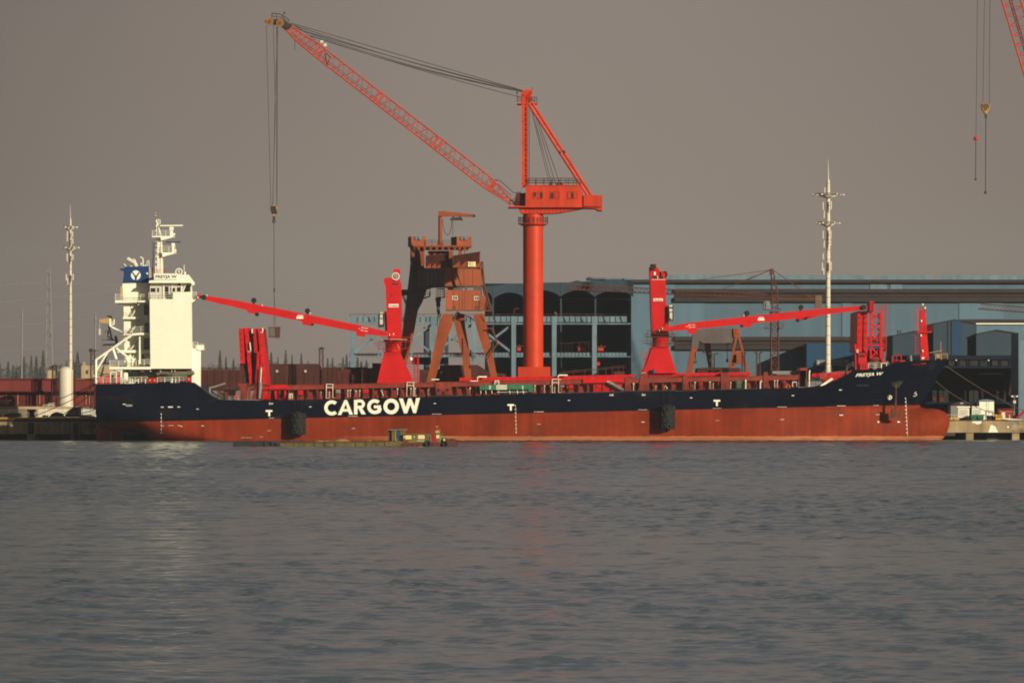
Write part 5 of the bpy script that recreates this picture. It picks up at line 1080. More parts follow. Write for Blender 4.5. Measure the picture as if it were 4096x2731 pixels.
# things on the right quay (readings off frame E1)
def simple(name, label, cat, m, fn, group=None):
    g = G(); fn(g); return tag(g.build(name, m), label, cat, group)
F = E1.at(40.0)
for (u0, u1, v0, v1), lb in (((870, 985, 1182, 1282), 'white framed notice board on the quay between the bulbous bow and its twin'), ((1014, 1122, 1182, 1252), 'white framed notice board beside the white cabinet on the quay')):
    t = thing('notice_board', lb, 'notice board', F.p((u0 + u1) / 2, 1312, 40), 'notice boards on the right quay')
    g = G(); F.box(g, u0, v0, u1, v1, .15); P_('board_frame', M_WHITE, g, t); g = G(); F.box(g, u0 + 10, v0 + 10, u1 - 10, v1 - 10, .05, 39.96); P_('board_sheet', M_SHADE, g, t)
    g = G()
    for k in range(9): F.box(g, u0 + 20 + k * 8, v0 + 16, u0 + 24 + k * 8, v0 + 20, .02, 39.94)
    F.box(g, u0 + 25, v0 + 42, u1 - 25, v0 + 46, .02, 39.94); F.box(g, u0 + 28, v0 + 60, u1 - 40, v0 + 63, .02, 39.94); P_('board_text', M_GREY, g, t)
    g = G(); F.box(g, u0 - 12 if u0 < 900 else u0, 1162, u1 + 10, 1176, .6, 39.8); P_('board_roof', M_WHITE, g, t)
    g = G(); F.box(g, u0 + 4, v1, u0 + 9, 1314, .15, 40.1); F.box(g, u1 - 9, v1, u1 - 4, 1314, .15, 40.1); P_('board_post', M_WHITE, g, t)
t = thing('switch_cabinet', 'tall white two-door steel cabinet with blue-grey roof behind the green bins', 'cabinet', F.p(1168, 1312, 42))
g = G(); F.box(g, 1092, 1108, 1244, 1314, 4, 42); P_('cabinet_body', M_WHITE, g, t); g = G(); F.poly(g, [(1082, 1110), (1092, 1098), (1165, 1088), (1240, 1098), (1250, 1110)], 4.6, 41.8); P_('cabinet_roof', M_STEELB, g, t)
g = G(); F.box(g, 1164, 1112, 1167, 1250, .04, 41.97); F.box(g, 1155, 1150, 1172, 1154, .04, 41.96); F.box(g, 1172, 1196, 1180, 1206, .05, 41.95); F.box(g, 1188, 1112, 1190, 1250, .03, 41.97); P_('cabinet_door_gap', M_GREY, g, t)
t = thing('site_hut', 'dark grey site hut with pitched roof behind the notice boards', 'hut', F.p(890, 1312, 46))
g = G(); F.poly(g, [(792, 1312), (792, 1150), (998, 1146), (998, 1312)], 5, 46); P_('hut_wall', M_GREY, g, t); g = G(); F.poly(g, [(785, 1152), (860, 1116), (950, 1114), (1005, 1146)], 5.6, 45.7); P_('hut_roof', M_BAND, g, t); g = G(); F.box(g, 890, 1125, 922, 1134, .1, 45.6); P_('hut_plate', M_SHADE, g, t)
for u0, u1, m_, lb in ((1002, 1066, M_GREEN, 'green waste bin on the quay below the notice boards'), (1070, 1140, M_GREEN, 'green waste bin on the quay beside the railing frame'), (1256, 1328, M_YELB, 'yellow waste bin on the quay below the white cabinet')):
    t = thing('waste_bin', lb, 'bin', F.p((u0 + u1) / 2, 1312, 38), 'waste bins on the right quay')
    g = G(); F.poly(g, [(u0, 1256), (u1, 1254), (u1 - 6, 1313), (u0 + 6, 1313)], 1.2, 38); P_('bin_body', m_, g, t, None, .05); g = G(); F.box(g, u0 - 3, 1248, u1 + 3, 1257, 1.4, 37.9); P_('bin_lid', m_, g, t)
t = thing('site_cabin', 'low orange roofed cabin with white panel beside the lamp post', 'cabin', F.p(1370, 1312, 44))
g = G(); F.box(g, 1308, 1222, 1440, 1313, 3, 44); P_('cabin_wall', M_BROWN, g, t); g = G(); F.box(g, 1302, 1212, 1446, 1224, 3.4, 43.8); P_('cabin_roof', M_ORANGE, g, t); g = G(); F.box(g, 1325, 1228, 1360, 1280, .05, 43.95); F.box(g, 1326, 1286, 1358, 1296, .05, 43.95); P_('cabin_panel', M_WHITE, g, t)
simple('low_shed', 'rusty brown low shed roof behind the orange roofed cabin', 'shed', M_BROWND, lambda g: (F.poly(g, [(1280, 1312), (1285, 1186), (1455, 1182), (1460, 1312)], 4, 49)))
t = thing('quay_lamp', 'thin grey lamp post with two lamps beside the orange roofed cabin', 'lamp post', F.p(1456, 1312, 41))
g = G(); F.path(g, [(1456, 1314), (1456, 1040)], .07); F.path(g, [(1430, 1062), (1440, 1068), (1472, 1068), (1484, 1060)], .05); P_('lamp_pole', M_GREY, g, t); g = G(); g.ball(F.p(1432, 1058), .25, .2, .15, 8, 6); g.ball(F.p(1482, 1058), .25, .2, .15, 8, 6); F.box(g, 1446, 1102, 1472, 1130, .2, 40.9); P_('lamp_head', M_WHITE, g, t)
simple('railing_frame', 'low rusty pipe frame standing on the quay beside the green bins', 'railing', M_RUST, lambda g: (F.path(g, [(1158, 1312), (1158, 1216), (1232, 1214), (1234, 1312)], .07), F.path(g, [(1158, 1262), (1234, 1262)], .05), F.path(g, [(1140, 1262), (1158, 1250)], .05)))
simple('pipe_rack', 'long white pipe lying on trestles beside the yellow bin', 'pipe', M_WHITE, lambda g: (F.path(g, [(1328, 1290, 37), (1640, 1318, 37)], .14), F.path(g, [(1400, 1298, 37), (1400, 1314, 37)], .08), F.path(g, [(1330, 1250, 37), (1410, 1252, 37)], .06), F.path(g, [(1406, 1312, 37), (1406, 1252, 37)], .06)))
simple('red_prop', 'sloping red steel prop against the tall pale blue building corner', 'prop', M_REDD, lambda g: F.bar(g, (1478, 1292), (1600, 1180), .45, .4, 39))
simple('quay_railing', 'short white railing on the quay beside the bulbous bow', 'railing', M_SHADE, lambda g: g.rail(F.p(700, 1312), F.p(862, 1312), F.z(1250) - F.z(1312), 2, .5, .04))
simple('orange_trolley', 'low orange and white trolley on the quay beside the bulbous bow', 'trolley', M_YELB, lambda g: (F.box(g, 784, 1288, 812, 1310, 1, 37), F.box(g, 830, 1294, 872, 1310, 1, 37), F.path(g, [(790, 1286, 37), (875, 1288, 37), (876, 1300, 37)], .08), g.disc(F.p(800, 1309, 36.9), .15, .1, 10), g.disc(F.p(850, 1309, 36.9), .15, .1, 10)))
simple('quay_machine', 'small dark machine with a pale panel on the quay between the frame and yellow bin', 'machine', M_DARK, lambda g: (F.box(g, 1172, 1256, 1196, 1310, 1, 39), g.disc(F.p(1220, 1290, 39), .5, .6, 14), F.box(g, 1210, 1255, 1232, 1270, .5, 39)))
simple('warning_column', 'dark striped control column on the quay beside the lamp post', 'column', M_GREY, lambda g: (F.box(g, 1438, 1220, 1462, 1312, .4, 40.3), F.box(g, 1434, 1216, 1466, 1222, .5, 40.25)))
simple('mooring_bollard', 'black mooring bollard on the quay edge below the white cabinet', 'bollard', M_DARK, lambda g: g.lathe(F.x(1190, 36), 36, [(.3, RZ + .1), (.25, RZ + .5), (.42, RZ + .6), (.4, RZ + .8), (.1, RZ + .85)], 14))
# things on the left quay (readings off frame E2)
F = E2.at(58.0)
t = thing('picket_fence', 'white picket fence along the quay in front of the white tank', 'fence', F.p(700, 1100, 58))
for u in (-300, 155, 460, 760, 1064, 1383, 1690, 1990):
    g = G(); F.box(g, u - 5, 962, u + 5, 1108, .12, 57.9); P_('fence_post', M_WHITE, g, t)
g = G(); u = -290
while u < 2000: F.box(g, u, 974 + random.uniform(-2, 2), u + 8, 1100, .05, 58.05); u += 18
for v in (985, 1080): F.box(g, -300, v, 2000, v + 7, .05, 58.12)
P_('picket_panel', M_WHITE, g, t)
simple('boundary_wall', 'low beige rendered wall behind the white picket fence', 'wall', M_BEIGE, lambda g: F.box(g, -400, 930, 1310, 1110, .6, 63))
simple('concrete_canopy', 'beige concrete canopy above the yellow forklift', 'canopy', M_BEIGE, lambda g: (F.box(g, -300, 815, 152, 842, 4, 56), F.box(g, -300, 850, 120, 878, 3, 56.5), F.box(g, -120, 878, -60, 1110, .8, 69)))
simple('tarpaulin_stack', 'low stack under a drab olive tarpaulin beside the yellow forklift', 'stack', M_OLIVE, lambda g: F.poly(g, [(72, 1104), (78, 1062), (160, 1040), (320, 1034), (330, 1104)], 3, 38))
t = thing('forklift', 'yellow forklift with a pale lamp under the beige canopy', 'forklift', F.p(20, 1104, 36))
G36 = E2.at(36.0); g = G(); G36.box(g, -120, 1048, 14, 1098, 1.6); G36.box(g, -60, 980, -52, 1048, .1); G36.box(g, -120, 972, -10, 982, 1.6); P_('forklift_body', M_YELB, g, t)
g = G(); G36.box(g, 18, 1050, 66, 1100, .8, 36.2); P_('counterweight', M_SHADE, g, t)
g = G(); g.disc(G36.p(-20, 1094, 35.9), .35, .3, 14); g.disc(G36.p(-95, 1094, 35.9), .35, .3, 14); P_('wheel', M_BLACK, g, t)
simple('mooring_bollard', 'black double-flanged mooring bollard beside the olive tarpaulin on the yellow quay edge', 'bollard', M_DARK, lambda g: g.lathe(F.x(524, 32), 32, [(.6, QZ), (.5, QZ + .2), (.45, QZ + .9), (.8, QZ + 1.1), (.78, QZ + 1.35), (.2, QZ + 1.4)], 16))
simple('green_tarpaulin', 'dark green tarpaulin heap before the white picket fence', 'heap', M_GREEND, lambda g: (F.poly(g, [(800, 1106), (860, 1046), (920, 1020), (1000, 1040), (1060, 1106)], 3, 38)))
t = thing('site_hut', 'grey-white hut with a red stripe on the quay beside the ship stern', 'hut', F.p(1200, 1104, 40)); G40 = E2.at(40.0)
g = G(); G40.poly(g, [(1075, 1064), (1130, 1010), (1210, 940), (1318, 932), (1322, 1104), (1075, 1104)], 3); P_('hut_wall', M_GREY, g, t); g = G(); G40.poly(g, [(1236, 968), (1302, 964), (1300, 985), (1282, 990), (1280, 1080), (1256, 1080), (1252, 988), (1236, 985)], .05, 39.95); P_('hut_stripe', M_REDD, g, t)
simple('steel_stack', 'stack of dark steel sections below the red striped hut', 'stack', M_DARK, lambda g: (F.box(g, 1085, 1066, 1500, 1082, 2, 36), F.box(g, 1100, 1083, 1540, 1104, 2.2, 36), F.box(g, 700, 1075, 790, 1104, 1, 36)))
t = thing('storage_tank', 'tall white cylindrical storage tank behind the picket fence', 'tank', F.p(1086, 1104, 70)); G58 = E2.at(70.0)
g = G(); r = G58.ln(122); x = G58.x(1085); zt = G58.z(345); g.lathe(x, 70, [(r, 3.5), (r, zt), (r * .93, zt + .28), (r * .7, zt + .6), (r * .3, zt + .78), (.02, zt + .82)], 48); P_('tank_shell', M_MAST, g, t)
g = G(); G58.path(g, [(972, 345, 67), (972, 325, 67)], .06); G58.path(g, [(1085, 322, 70), (1085, 308, 70)], .08); G58.path(g, [(1205, 345, 69), (1205, 900, 69)], .05); g.ball(G58.p(970, 328, 67), .15, .15, .15); P_('tank_fitting', M_TAN, g, t)
simple('pipe_manifold', 'small pale pipe manifold on top of the beige wall beside the white tank', 'pipes', M_SHADE, lambda g: (F.rail(g, (710, 930), (890, 930), 900, 64, None, 2, .8, .05), g.ring(F.p(822, 890, 64), .22, .05, 14, 6), g.ring(F.p(875, 890, 64), .22, .05, 14, 6)))

# ---------------------------------------------------------------- red warehouse, beige house, hull sections
F = E2.at(84.0)
t = thing('red_warehouse', 'long low red clad warehouse behind the white tank', 'warehouse', F.p(600, 930, 92))
g = G(); F.box(g, -700, 480, 2600, 668, 22, 84); P_('upper_wall', M_WHRED, g, t); g = G(); F.poly(g, [(-700, 486), (-700, 470), (2600, 464), (2600, 480)], 23, 83.6); F.box(g, -700, 668, 2600, 690, 23, 83.7); P_('roof_edge', M_WHREDD, g, t)
g = G(); F.box(g, -700, 690, 2600, 940, 20, 85.5); P_('lower_wall', M_WHRED, g, t)
for u0, u1 in ((120, 330), (340, 440), (680, 710), (770, 860)):
    g = G(); F.box(g, u0, 700, u1, 938, .1, 85.42); P_('bay_opening', M_WHREDD, g, t)
g = G()
for u in (100, 290, 650, 765, 1415, 1470): F.box(g, u, 690, u + 8, 900, .2, 85.2)
F.box(g, 640, 476, 680, 484, .2, 83.5); F.box(g, 1250, 476, 1400, 482, .2, 83.5); P_('downpipe', M_TAN, g, t)
FH = E2.at(420.0)
t = thing('beige_house', 'beige rendered house with a chimney beyond the red warehouse', 'house', FH.p(1410, 640, 425))
g = G(); FH.poly(g, [(1345, 900), (1340, 262), (1360, 252), (1900, 250), (1900, 900)], 14); P_('house_wall', M_BEIGE, g, t)
g = G(); FH.box(g, 1418, 330, 1456, 392, .2, 419.9); P_('window', M_BLUES, g, t)
g = G(); FH.box(g, 1374, 195, 1394, 252, 3, 421); P_('chimney', M_BEIGE, g, t)
t = thing('beige_house', 'low beige gable end half hidden by trees and a lattice lamp tower', 'house', FH.p(825, 640, 425)); g = G(); FH.poly(g, [(780, 900), (785, 350), (820, 330), (862, 335), (862, 900)], 10); P_('house_wall', M_BEIGE, g, t)
def hullblock(F, pts, label, d=14, ribs=6, ring=(), y=None, m=None, rail=0):
    y = F.Y if y is None else y; g = G(); F.poly(g, pts, d, y); xs = [p[0] for p in pts]; vs = [p[1] for p in pts]
    o = thing('hull_block', label, 'ship section', F.p(sum(xs) / len(xs), max(vs), y), 'steel ship sections in the yard'); P_('plating', m or M_PLATE, g, o)
    g = G(); u0, u1, v0, v1 = min(xs), max(xs), min(vs), max(vs)
    tops = [v for u, v in pts if v < (v0 + v1) / 2]; vt = max(tops) if tops else v0
    for i in range(ribs): u = u0 + (u1 - u0) * (i + .5) / ribs; F.box(g, u, vt + 4, u + 4, v1, .15, y - .14)
    k = vt + 22
    while k < v1 - 5: F.box(g, u0 + 3, k, u1 - 3, k + 3, .1, y - .1); k += 26 / 2.61 * F.k
    P_('stiffener', M_BROWND, g, o)
    if rail: g = G(); F.rail(g, (u0 + 5, v0), (u1 - 5, v0), v0 - 20 / 2.6 * F.k * .9, y + 1, None, 2, 2.5, .05); P_('guard_rail', M_LATTR, g, o)
    for u, v, r in ring: g = G(); g.ring(F.p(u, v, y - .3), F.ln(r), .09, 16, 6); P_('hose_ring', M_SHADE, g, o)
    return o
H = D1.at(85.0)
hullblock(H, [(-10, 1100), (-10, 884), (530, 884), (530, 1100)], 'long low brown ship section behind the trunk of the deckhouse', 12, 7, (), None, None, 1)
hullblock(H, [(532, 1100), (536, 930), (800, 905), (830, 880), (832, 824), (1328, 822), (1350, 880), (1350, 1100)], 'broad brown ship section with two pale rings behind the folded hatch covers', 12, 8, ((908, 900, 9), (1205, 900, 9)))
hullblock(H, [(1375, 1100), (1378, 860), (1556, 858), (1552, 1100)], 'reddish ship section between the broad section and the dark shadowed one', 12, 4)
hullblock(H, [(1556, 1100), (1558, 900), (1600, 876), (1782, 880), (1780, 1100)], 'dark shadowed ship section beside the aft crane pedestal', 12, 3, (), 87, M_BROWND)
hullblock(H, [(1600, 905), (1612, 860), (1850, 858), (1850, 905)], 'narrow red ship section lying on top of the dark section', 10, 4, (), 90)
hullblock(H, [(1790, 1100), (1795, 880), (1905, 862), (1905, 815), (2100, 818), (2100, 1100)], 'stepped brown ship section directly behind the aft crane pedestal', 12, 5, (), 84)
K = E3.at(95.0)
hullblock(K, [(1240, 1330), (1245, 1090), (1560, 1080), (1565, 1018), (2160, 1014), (2260, 1080), (2330, 1120), (2600, 1160), (2600, 1330)], 'wide dark brown ship section under the legs of the orange gantry crane', 14, 9, ((1588, 1132, 14),))
K = D5.at(110.0)
hullblock(K, [(830, 1480), (845, 1370), (1010, 1362), (1340, 1368), (1350, 1480)], 'low dark red ship section under the small orange gantry', 12, 5)
K = D5.at(112.0)
hullblock(K, [(1980, 1480), (1995, 1372), (2120, 1366), (2110, 1480)], 'small brown ship section before the deep blue shed', 8, 3)
simple('deck_mast', 'short grey mast with lamp among the brown ship sections', 'mast', M_LATTR, lambda g: (D1.path(g, [(1702, 1040, 82), (1702, 940, 82)], .1), g.ball(D1.p(1700, 945, 82), .25, .25, .25), D1.box(g, 1690, 955, 1718, 985, .8, 81.8)))

# ---------------------------------------------------------------- masts, lamp towers, pylon
def lamp_tower(F, x, v0, v1, w0, w1, label, lamps=(), m=None, n=None):
    b, tp = F.p(x, v0), F.p(x, v1); b.z = 3.0
    t = thing('lamp_tower', label, 'lamp tower', (b.x, b.y, 3.0), 'lattice lamp towers in the shipyard')
    g = G(); g.lattice(b, tp, F.ln(w0), F.ln(w1), n or max(8, int((tp.z - b.z) / 1.3)), .085, .05); P_('tower_lattice', m or M_LATTR, g, t)
    g = G(); F.box(g, x - w1, v1 - 4, x + w1, v1, 1.6, F.Y - .8)
    for du, dv, s_ in lamps: F.path(g, [(x, v1, F.Y - .3), (x + du, v1 + dv, F.Y - .3)], .06)
    P_('lamp_platform', m or M_LATTR, g, t)
    for du, dv, s_ in lamps:
        g = G(); F.poly(g, [(x + du - s_, v1 + dv - s_ * .6), (x + du + s_, v1 + dv - s_ * .9), (x + du + s_, v1 + dv + s_ * .6), (x + du - s_, v1 + dv + s_ * .6)], .5, F.Y - .5); P_('floodlight', M_DARK, g, t)
    return t
F = E2.at(79.0)
lamp_tower(F, 898, 930, 255, 78, 62, 'dark red lattice lamp tower standing clear of the white tank', ((-70, 32, 18), (30, 10, 14), (0, -6, 10)))
g = G(); F.path(g, [(940, 290), (985, 238)], .06)
lamp_tower(F, 1212, 930, 225, 62, 46, 'dark red lattice lamp tower half behind the white tank', ((-55, -30, 20), (22, -18, 10), (0, -66, 6)))
lamp_tower(E2.at(78.0), 1532, 930, 10, 78, 62, 'tall dark red lattice lamp tower beside the ship stern', ((-35, -10, 30), (30, -4, 18)))
F = D1.at(78.0); lamp_tower(F, 1372, 1080, 672, 54, 36, 'dark lattice lamp tower with a railed top above the ship sections', ((-30, -18, 4), (30, -18, 4), (0, -14, 14)))
F = D5.at(100.0); lamp_tower(F, 1548, 1470, 1200, 50, 38, 'lattice lamp tower with twin lamps beside the tower crane mast', ((-30, -10, 12), (36, -12, 12)), M_RUST); lamp_tower(D5.at(104), 1020, 1470, 1210, 44, 36, 'lattice lamp tower behind the rear leg of the small gantry', ((-36, -10, 14), (48, -6, 14))); lamp_tower(D5.at(106), 1376, 1470, 1200, 40, 32, 'lattice lamp tower behind the trestle of the small gantry', ((20, -10, 12), (-20, -6, 10)))
def pole(F, x, v0, v1, vt, r, label):
    g = G(); b, m_, tp = F.p(x - 6, v0), F.p(x, v1), F.p(x, vt); b.z = 3
    t = thing('lightning_mast', label, 'mast', (b.x, b.y, 3), 'slender grey masts behind the left quay')
    g.tube(b, m_, r, r * .55, 10); P_('mast_pole', M_GREY, g, t); g = G(); g.tube(m_, tp, r * .3, .03, 6); g.ball(F.p(x, v1 + 40), r * .9, r * .9, .5, 8, 6); P_('mast_spike', M_GREY, g, t)
pole(FB.at(120.0), 139, 1130, 690, 640, .22, 'slender grey mast rising among the conifers above the red warehouse'); pole(FB.at(110.0), 598, 1130, 715, 690, .25, 'slender grey mast close to the ship stern')
def telecom(F, base, wb, top, wt, spike, plats, ants, label, vb):
    b, tp = F.p(base[0], base[1]), F.p(*top); t = thing('telecom_mast', label, 'mast', (b.x, b.y, 3.0), 'white telecom masts')
    g = G(); g.tube((b.x, b.y, 3.0), tp, F.ln(wb) / 2, F.ln(wt) / 2, 20); po = P_('mast_pole', M_MAST, g, t)
    g = G(); q = F.p(*spike); m_ = tp.lerp(q, .3); g.tube(tp, tp.lerp(q, .12), F.ln(wt) * .5, F.ln(wt) * .42, 12); g.tube(tp.lerp(q, .12), q, F.ln(wt) * .2, .02, 8); P_('mast_spike', M_MAST, g, t)
    k = base[1] - 40
    while k > top[1]:
        g = G(); s_ = (base[1] - k) / (base[1] - top[1]); x = base[0] + (top[0] - base[0]) * s_; w_ = wb + (wt - wb) * s_; c = F.p(x, k); g.lathe(c.x, c.y, [(F.ln(w_) / 2 + .04, c.z), (F.ln(w_) / 2 + .04, c.z + .08)], 18); k -= vb; P_('flange', M_GREY, g, t)
    for v, u0, u1 in plats:
        g = G(); c = F.p((u0 + u1) / 2, v); r = (F.x(u1) - F.x(u0)) / 2
        g.lathe(c.x, c.y, [(F.ln(wt) * .7, c.z - .7), (r * .55, c.z - .25), (r * .55, c.z)], 16)
        for i in range(6): a = R(60 * i); g.tube((c.x, c.y, c.z - .1), (c.x + r * math.cos(a), c.y + r * math.sin(a), c.z), .09, None, 6); g.ball((c.x + r * math.cos(a), c.y + r * math.sin(a), c.z - .05), .2, .2, .2, 8, 6)
        P_('mast_platform', M_MAST, g, t); g = G(); g.ring((c.x, c.y, c.z + .15), r * .8, .1, 24, 6, 0, 'z'); P_('platform_ring', M_GREY, g, t)
    for u, v0, v1 in ants:
        g = G(); F.box(g, u - 3.2, v0, u + 3.2, v1, .35, F.Y - 1.2); P_('antenna_panel', M_MAST, g, t)
    for u, v0, v1 in ants: g = G(); g.tube(F.p(u, (v0 + v1) / 2, F.Y - 1.0), F.p(base[0] + (top[0] - base[0]) * .7, (v0 + v1) / 2, F.Y), .05, None, 5); g.tube(F.p(u, v0 - 4, F.Y - .9), F.p(u, v1 + 18, F.Y - .9), .05, None, 5); P_('antenna_bracket', M_GREY, g, t)
telecom(FB.at(76.0), (441.5, 1150), 27, (442, 130), 12, (440, 28), ((170, 390, 482), (298, 390, 493)), ((422, 195, 260), (455, 197, 232), (456, 240, 275), (421, 335, 385), (457, 342, 376), (416, 465, 505), (458, 464, 502), (424, 490, 530)), 'tall white telecom mast behind the white tank', 52)
telecom(D6.at(66.0), (182, 1500), 38, (185, 215), 22, (184, 60), ((292, 85, 285), (478, 107, 258)), ((152, 340, 392), (204, 335, 388), (163, 245, 280), (158, 395, 445), (152, 528, 580), (202, 525, 582), (158, 590, 640), (200, 590, 625), (203, 730, 786), (147, 735, 790), (152, 675, 715), (156, 770, 812)), 'tall white telecom mast behind the forward part of the ship', 62)
# far pylon and its wires
F = FB.at(4000.0); b = F.p(312, 1130); t = thing('power_pylon', 'hazy lattice power pylon far away beyond the trees', 'pylon', (b.x, b.y, 3))
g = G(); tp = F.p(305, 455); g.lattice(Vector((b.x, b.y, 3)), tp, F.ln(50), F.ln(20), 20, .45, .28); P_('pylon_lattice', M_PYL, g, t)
g = G()
for v, w_ in ((470, 15), (565, 19), (660, 19), (770, 21), (850, 24)): F.path(g, [(306 - w_, v), (306 + w_, v)], .5); F.path(g, [(306 - w_, v - 10), (306 + w_, v - 10)], .4)
F.path(g, [(292, 470), (300, 432), (312, 432), (320, 470)], .45); P_('cross_arm', M_PYL, g, t)
W = PX.at(4000.0)
for pts, lb in ((((-40, 1148), (195, 1125), (420, 1140), (1100, 1172)), 'uppermost hazy power line crossing the sky behind the telecom mast'), (((-40, 1212), (195, 1190), (600, 1150), (830, 1146), (1500, 1205), (1900, 1235)), 'power line passing just above the bridge roof of the ship'), (((-40, 1312), (195, 1290), (480, 1262), (800, 1240), (1200, 1290), (1500, 1310)), 'power line passing behind the radar mast and aft jib'), (((-40, 1405), (195, 1390), (480, 1355), (900, 1355), (1280, 1395), (1500, 1420)), 'lowest power line just above the far tree tops')):
    g = G(); W.path(g, pts, .24, None, 4); tag(g.build('power_line', M_PYL), lb, 'power line', 'hazy power lines beyond the river yard')

# ---------------------------------------------------------------- far trees
def tree_mesh(seed):
    rr = random.Random(seed); g = G(); g2 = G(); Ht = 40.0; g2.tube((0, 0, 0), (0, 0, Ht * .97), .55, .06, 7)
    prof = lambda t_: 2.75 * min(1, ((1 - t_) / .40)) ** .85 + .08
    for i in range(40):
        t_ = .3 + .65 * i / 40; a = rr.uniform(0, 6.28); ln_ = prof(t_) * .9; g2.tube((0, 0, Ht * t_), (ln_ * math.cos(a), ln_ * math.sin(a), Ht * t_ - .3), .09, .03, 4)
    for i in range(2600):
        t_ = .12 + .87 * rr.random() ** .8; z = Ht * t_; a = rr.uniform(0, 6.28)
        rad = prof(t_) * (.80 + .20 * math.sin(z * 2.1 + 2.0 * math.sin(a + seed))) * rr.random() ** .45
        c = Vector((rad * math.cos(a), rad * math.sin(a), z - rad * .25)); s_ = rr.uniform(.18, .42)
        u = Vector((math.cos(a) + rr.uniform(-.5, .5), math.sin(a) + rr.uniform(-.5, .5), rr.uniform(-.6, .1))).normalized() * s_; v = u.orthogonal().normalized() * s_ * rr.uniform(.4, .8)
        g.add([c - u - v, c + u - v, c + u + v, c - u + v], [(0, 1, 2, 3)])
    return g, g2
protos = []
TR = [(0, 1450, 1.0), (33, 1444, 1.1), (52, 1458, 1), (66, 1471, 1.1), (96, 1425, 1.05), (125, 1421, .85), (145, 1422, .9), (173, 1400, .95), (266, 1437, .7), (310, 1404, .95), (323, 1450, 1.0), (240, 1459, 1.2), (80, 1462, 1.0), (160, 1465, 1.2), (880, 1399, .8), (904, 1424, .8), (934, 1433, .9), (1085, 1406, .8), (1112, 1424, .6), (1143, 1398, .8), (1168, 1415, .55), (1205, 1409, .6), (1311, 1429, .8), (1330, 1428, .75), (1372, 1427, .8), (1386, 1415, .8), (1430, 1420, .9), (1466, 1438, .9), (1074, 1423, .7), (1232, 1440, .7), (1400, 1440, 1.0), (1445, 1442, 1.1)]
for i in range(3):
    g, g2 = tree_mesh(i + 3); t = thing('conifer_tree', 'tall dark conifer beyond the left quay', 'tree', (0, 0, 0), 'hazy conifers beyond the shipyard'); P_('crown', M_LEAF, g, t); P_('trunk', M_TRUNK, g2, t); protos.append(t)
ORD = 'first second third fourth fifth sixth seventh eighth ninth tenth eleventh twelfth thirteenth fourteenth fifteenth sixteenth seventeenth eighteenth nineteenth twentieth'.split()
lft = sorted([i for i, t in enumerate(TR) if t[0] < 420], key=lambda i: -TR[i][0]); mid_ = sorted([i for i, t in enumerate(TR) if t[0] >= 420], key=lambda i: TR[i][0])
names_old = {0: 'hazy conifer cut by the left edge of the picture', 7: 'tallest hazy conifer of the left group, standing left of the white tank', 9: 'hazy conifer between the telecom mast and the beige house', 14: 'hazy conifer just right of the white deckhouse, tallest of its three', 19: 'hazy conifer standing alone under the hanging steel box'}
for i, (px, py, wf) in enumerate(TR):
    Y = 2400 + (i * 37 % 90); q = PX.p(px, py, Y); o = protos[i] if i < 3 else copy_tree(protos[i % 3]); h = q.z - 3
    o.location = (q.x, Y, 3); s_ = h / 40.0
    o.scale = (s_ * wf, s_ * wf, s_); o.rotation_euler = (0, 0, i * 1.7)
    kind_ = 'slender' if wf < .75 else 'broad' if wf > .98 else 'narrow'
    o['label'] = f'{kind_} hazy conifer above the red warehouse, {ORD[lft.index(i)]} counted from the ship stern' if i in lft else f'{kind_} hazy conifer, {ORD[mid_.index(i)]} counted from the white deckhouse towards the aft crane'
g = G(); rr = random.Random(5)
for i in range(7000):
    px = rr.uniform(-60, 1480); top = 1466 + 10 * math.sin(px * .05) + 6 * math.sin(px * .17); py = rr.uniform(top, 1530); Y = rr.uniform(2520, 2620); c = PX.p(px, py, Y); s_ = rr.uniform(.35, .95)
    u = Vector((rr.uniform(-1, 1), rr.uniform(-1, 1), rr.uniform(-.6, .6))).normalized() * s_; v = u.orthogonal().normalized() * s_ * .7
    g.add([c - u - v, c + u - v, c + u + v, c - u + v], [(0, 1, 2, 3)])
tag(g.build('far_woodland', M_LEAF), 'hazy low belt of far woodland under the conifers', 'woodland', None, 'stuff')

# ---------------------------------------------------------------- big orange-red pedestal crane on the quay
YK = 48.0; F4, F3, F7 = D4.at(YK), D3.at(YK), D7.at(YK)
cx = F4.x(376); cr = F4.ln(88)
kr = thing('pedestal_crane', 'giant orange-red pedestal crane with long lattice jib behind the ship', 'crane', (cx, YK, QZ))
g = G(); F4.box(g, 244, 1366, 526, 1500, F4.ln(282), YK - F4.ln(141)); g.box(F4.x(250), F4.x(520), YK - 4, YK + 4, QZ - .04, F4.z(1498)); P_('crane_base', M_ORED, g, kr)
g = G(); g.lathe(cx, YK, [(cr, F4.z(1368)), (cr, F4.z(25))], 56); pc = P_('pedestal_column', M_ORED, g, kr)
g = G()
for v in (1140, 905, 670, 440, 215): g.lathe(cx, YK, [(cr + .015, F4.z(v + 2)), (cr + .015, F4.z(v))], 56)
P_('weld_seam', mat('weld_band_red', (.50, .032, .012), .6, .2, 1), g, pc)  # slightly darker red bands along the welds
g = G(); r2 = F4.ln(131); g.lathe(cx, YK, [(cr + .1, F4.z(142)), (r2 - .3, F4.z(128)), (r2, F4.z(126)), (r2, F4.z(120)), (cr, F4.z(120))], 40); P_('gallery', M_ORED, g, kr)
g = G(); g2z = F4.z(120)
for i in range(24):
    a = 2 * math.pi * i / 24; p = Vector((cx + r2 * .97 * math.cos(a), YK + r2 * .97 * math.sin(a), g2z)); g.tube(p, p + Vector((0, 0, 1.25)), .04, None, 5)
for k in (.45, .85, 1.25): g.ring((cx, YK, g2z + k * (F4.z(70) - g2z) / 1.25), r2 * .97, .035, 40, 5, 0, 'z')
P_('gallery_rail', M_LATTR, g, kr)
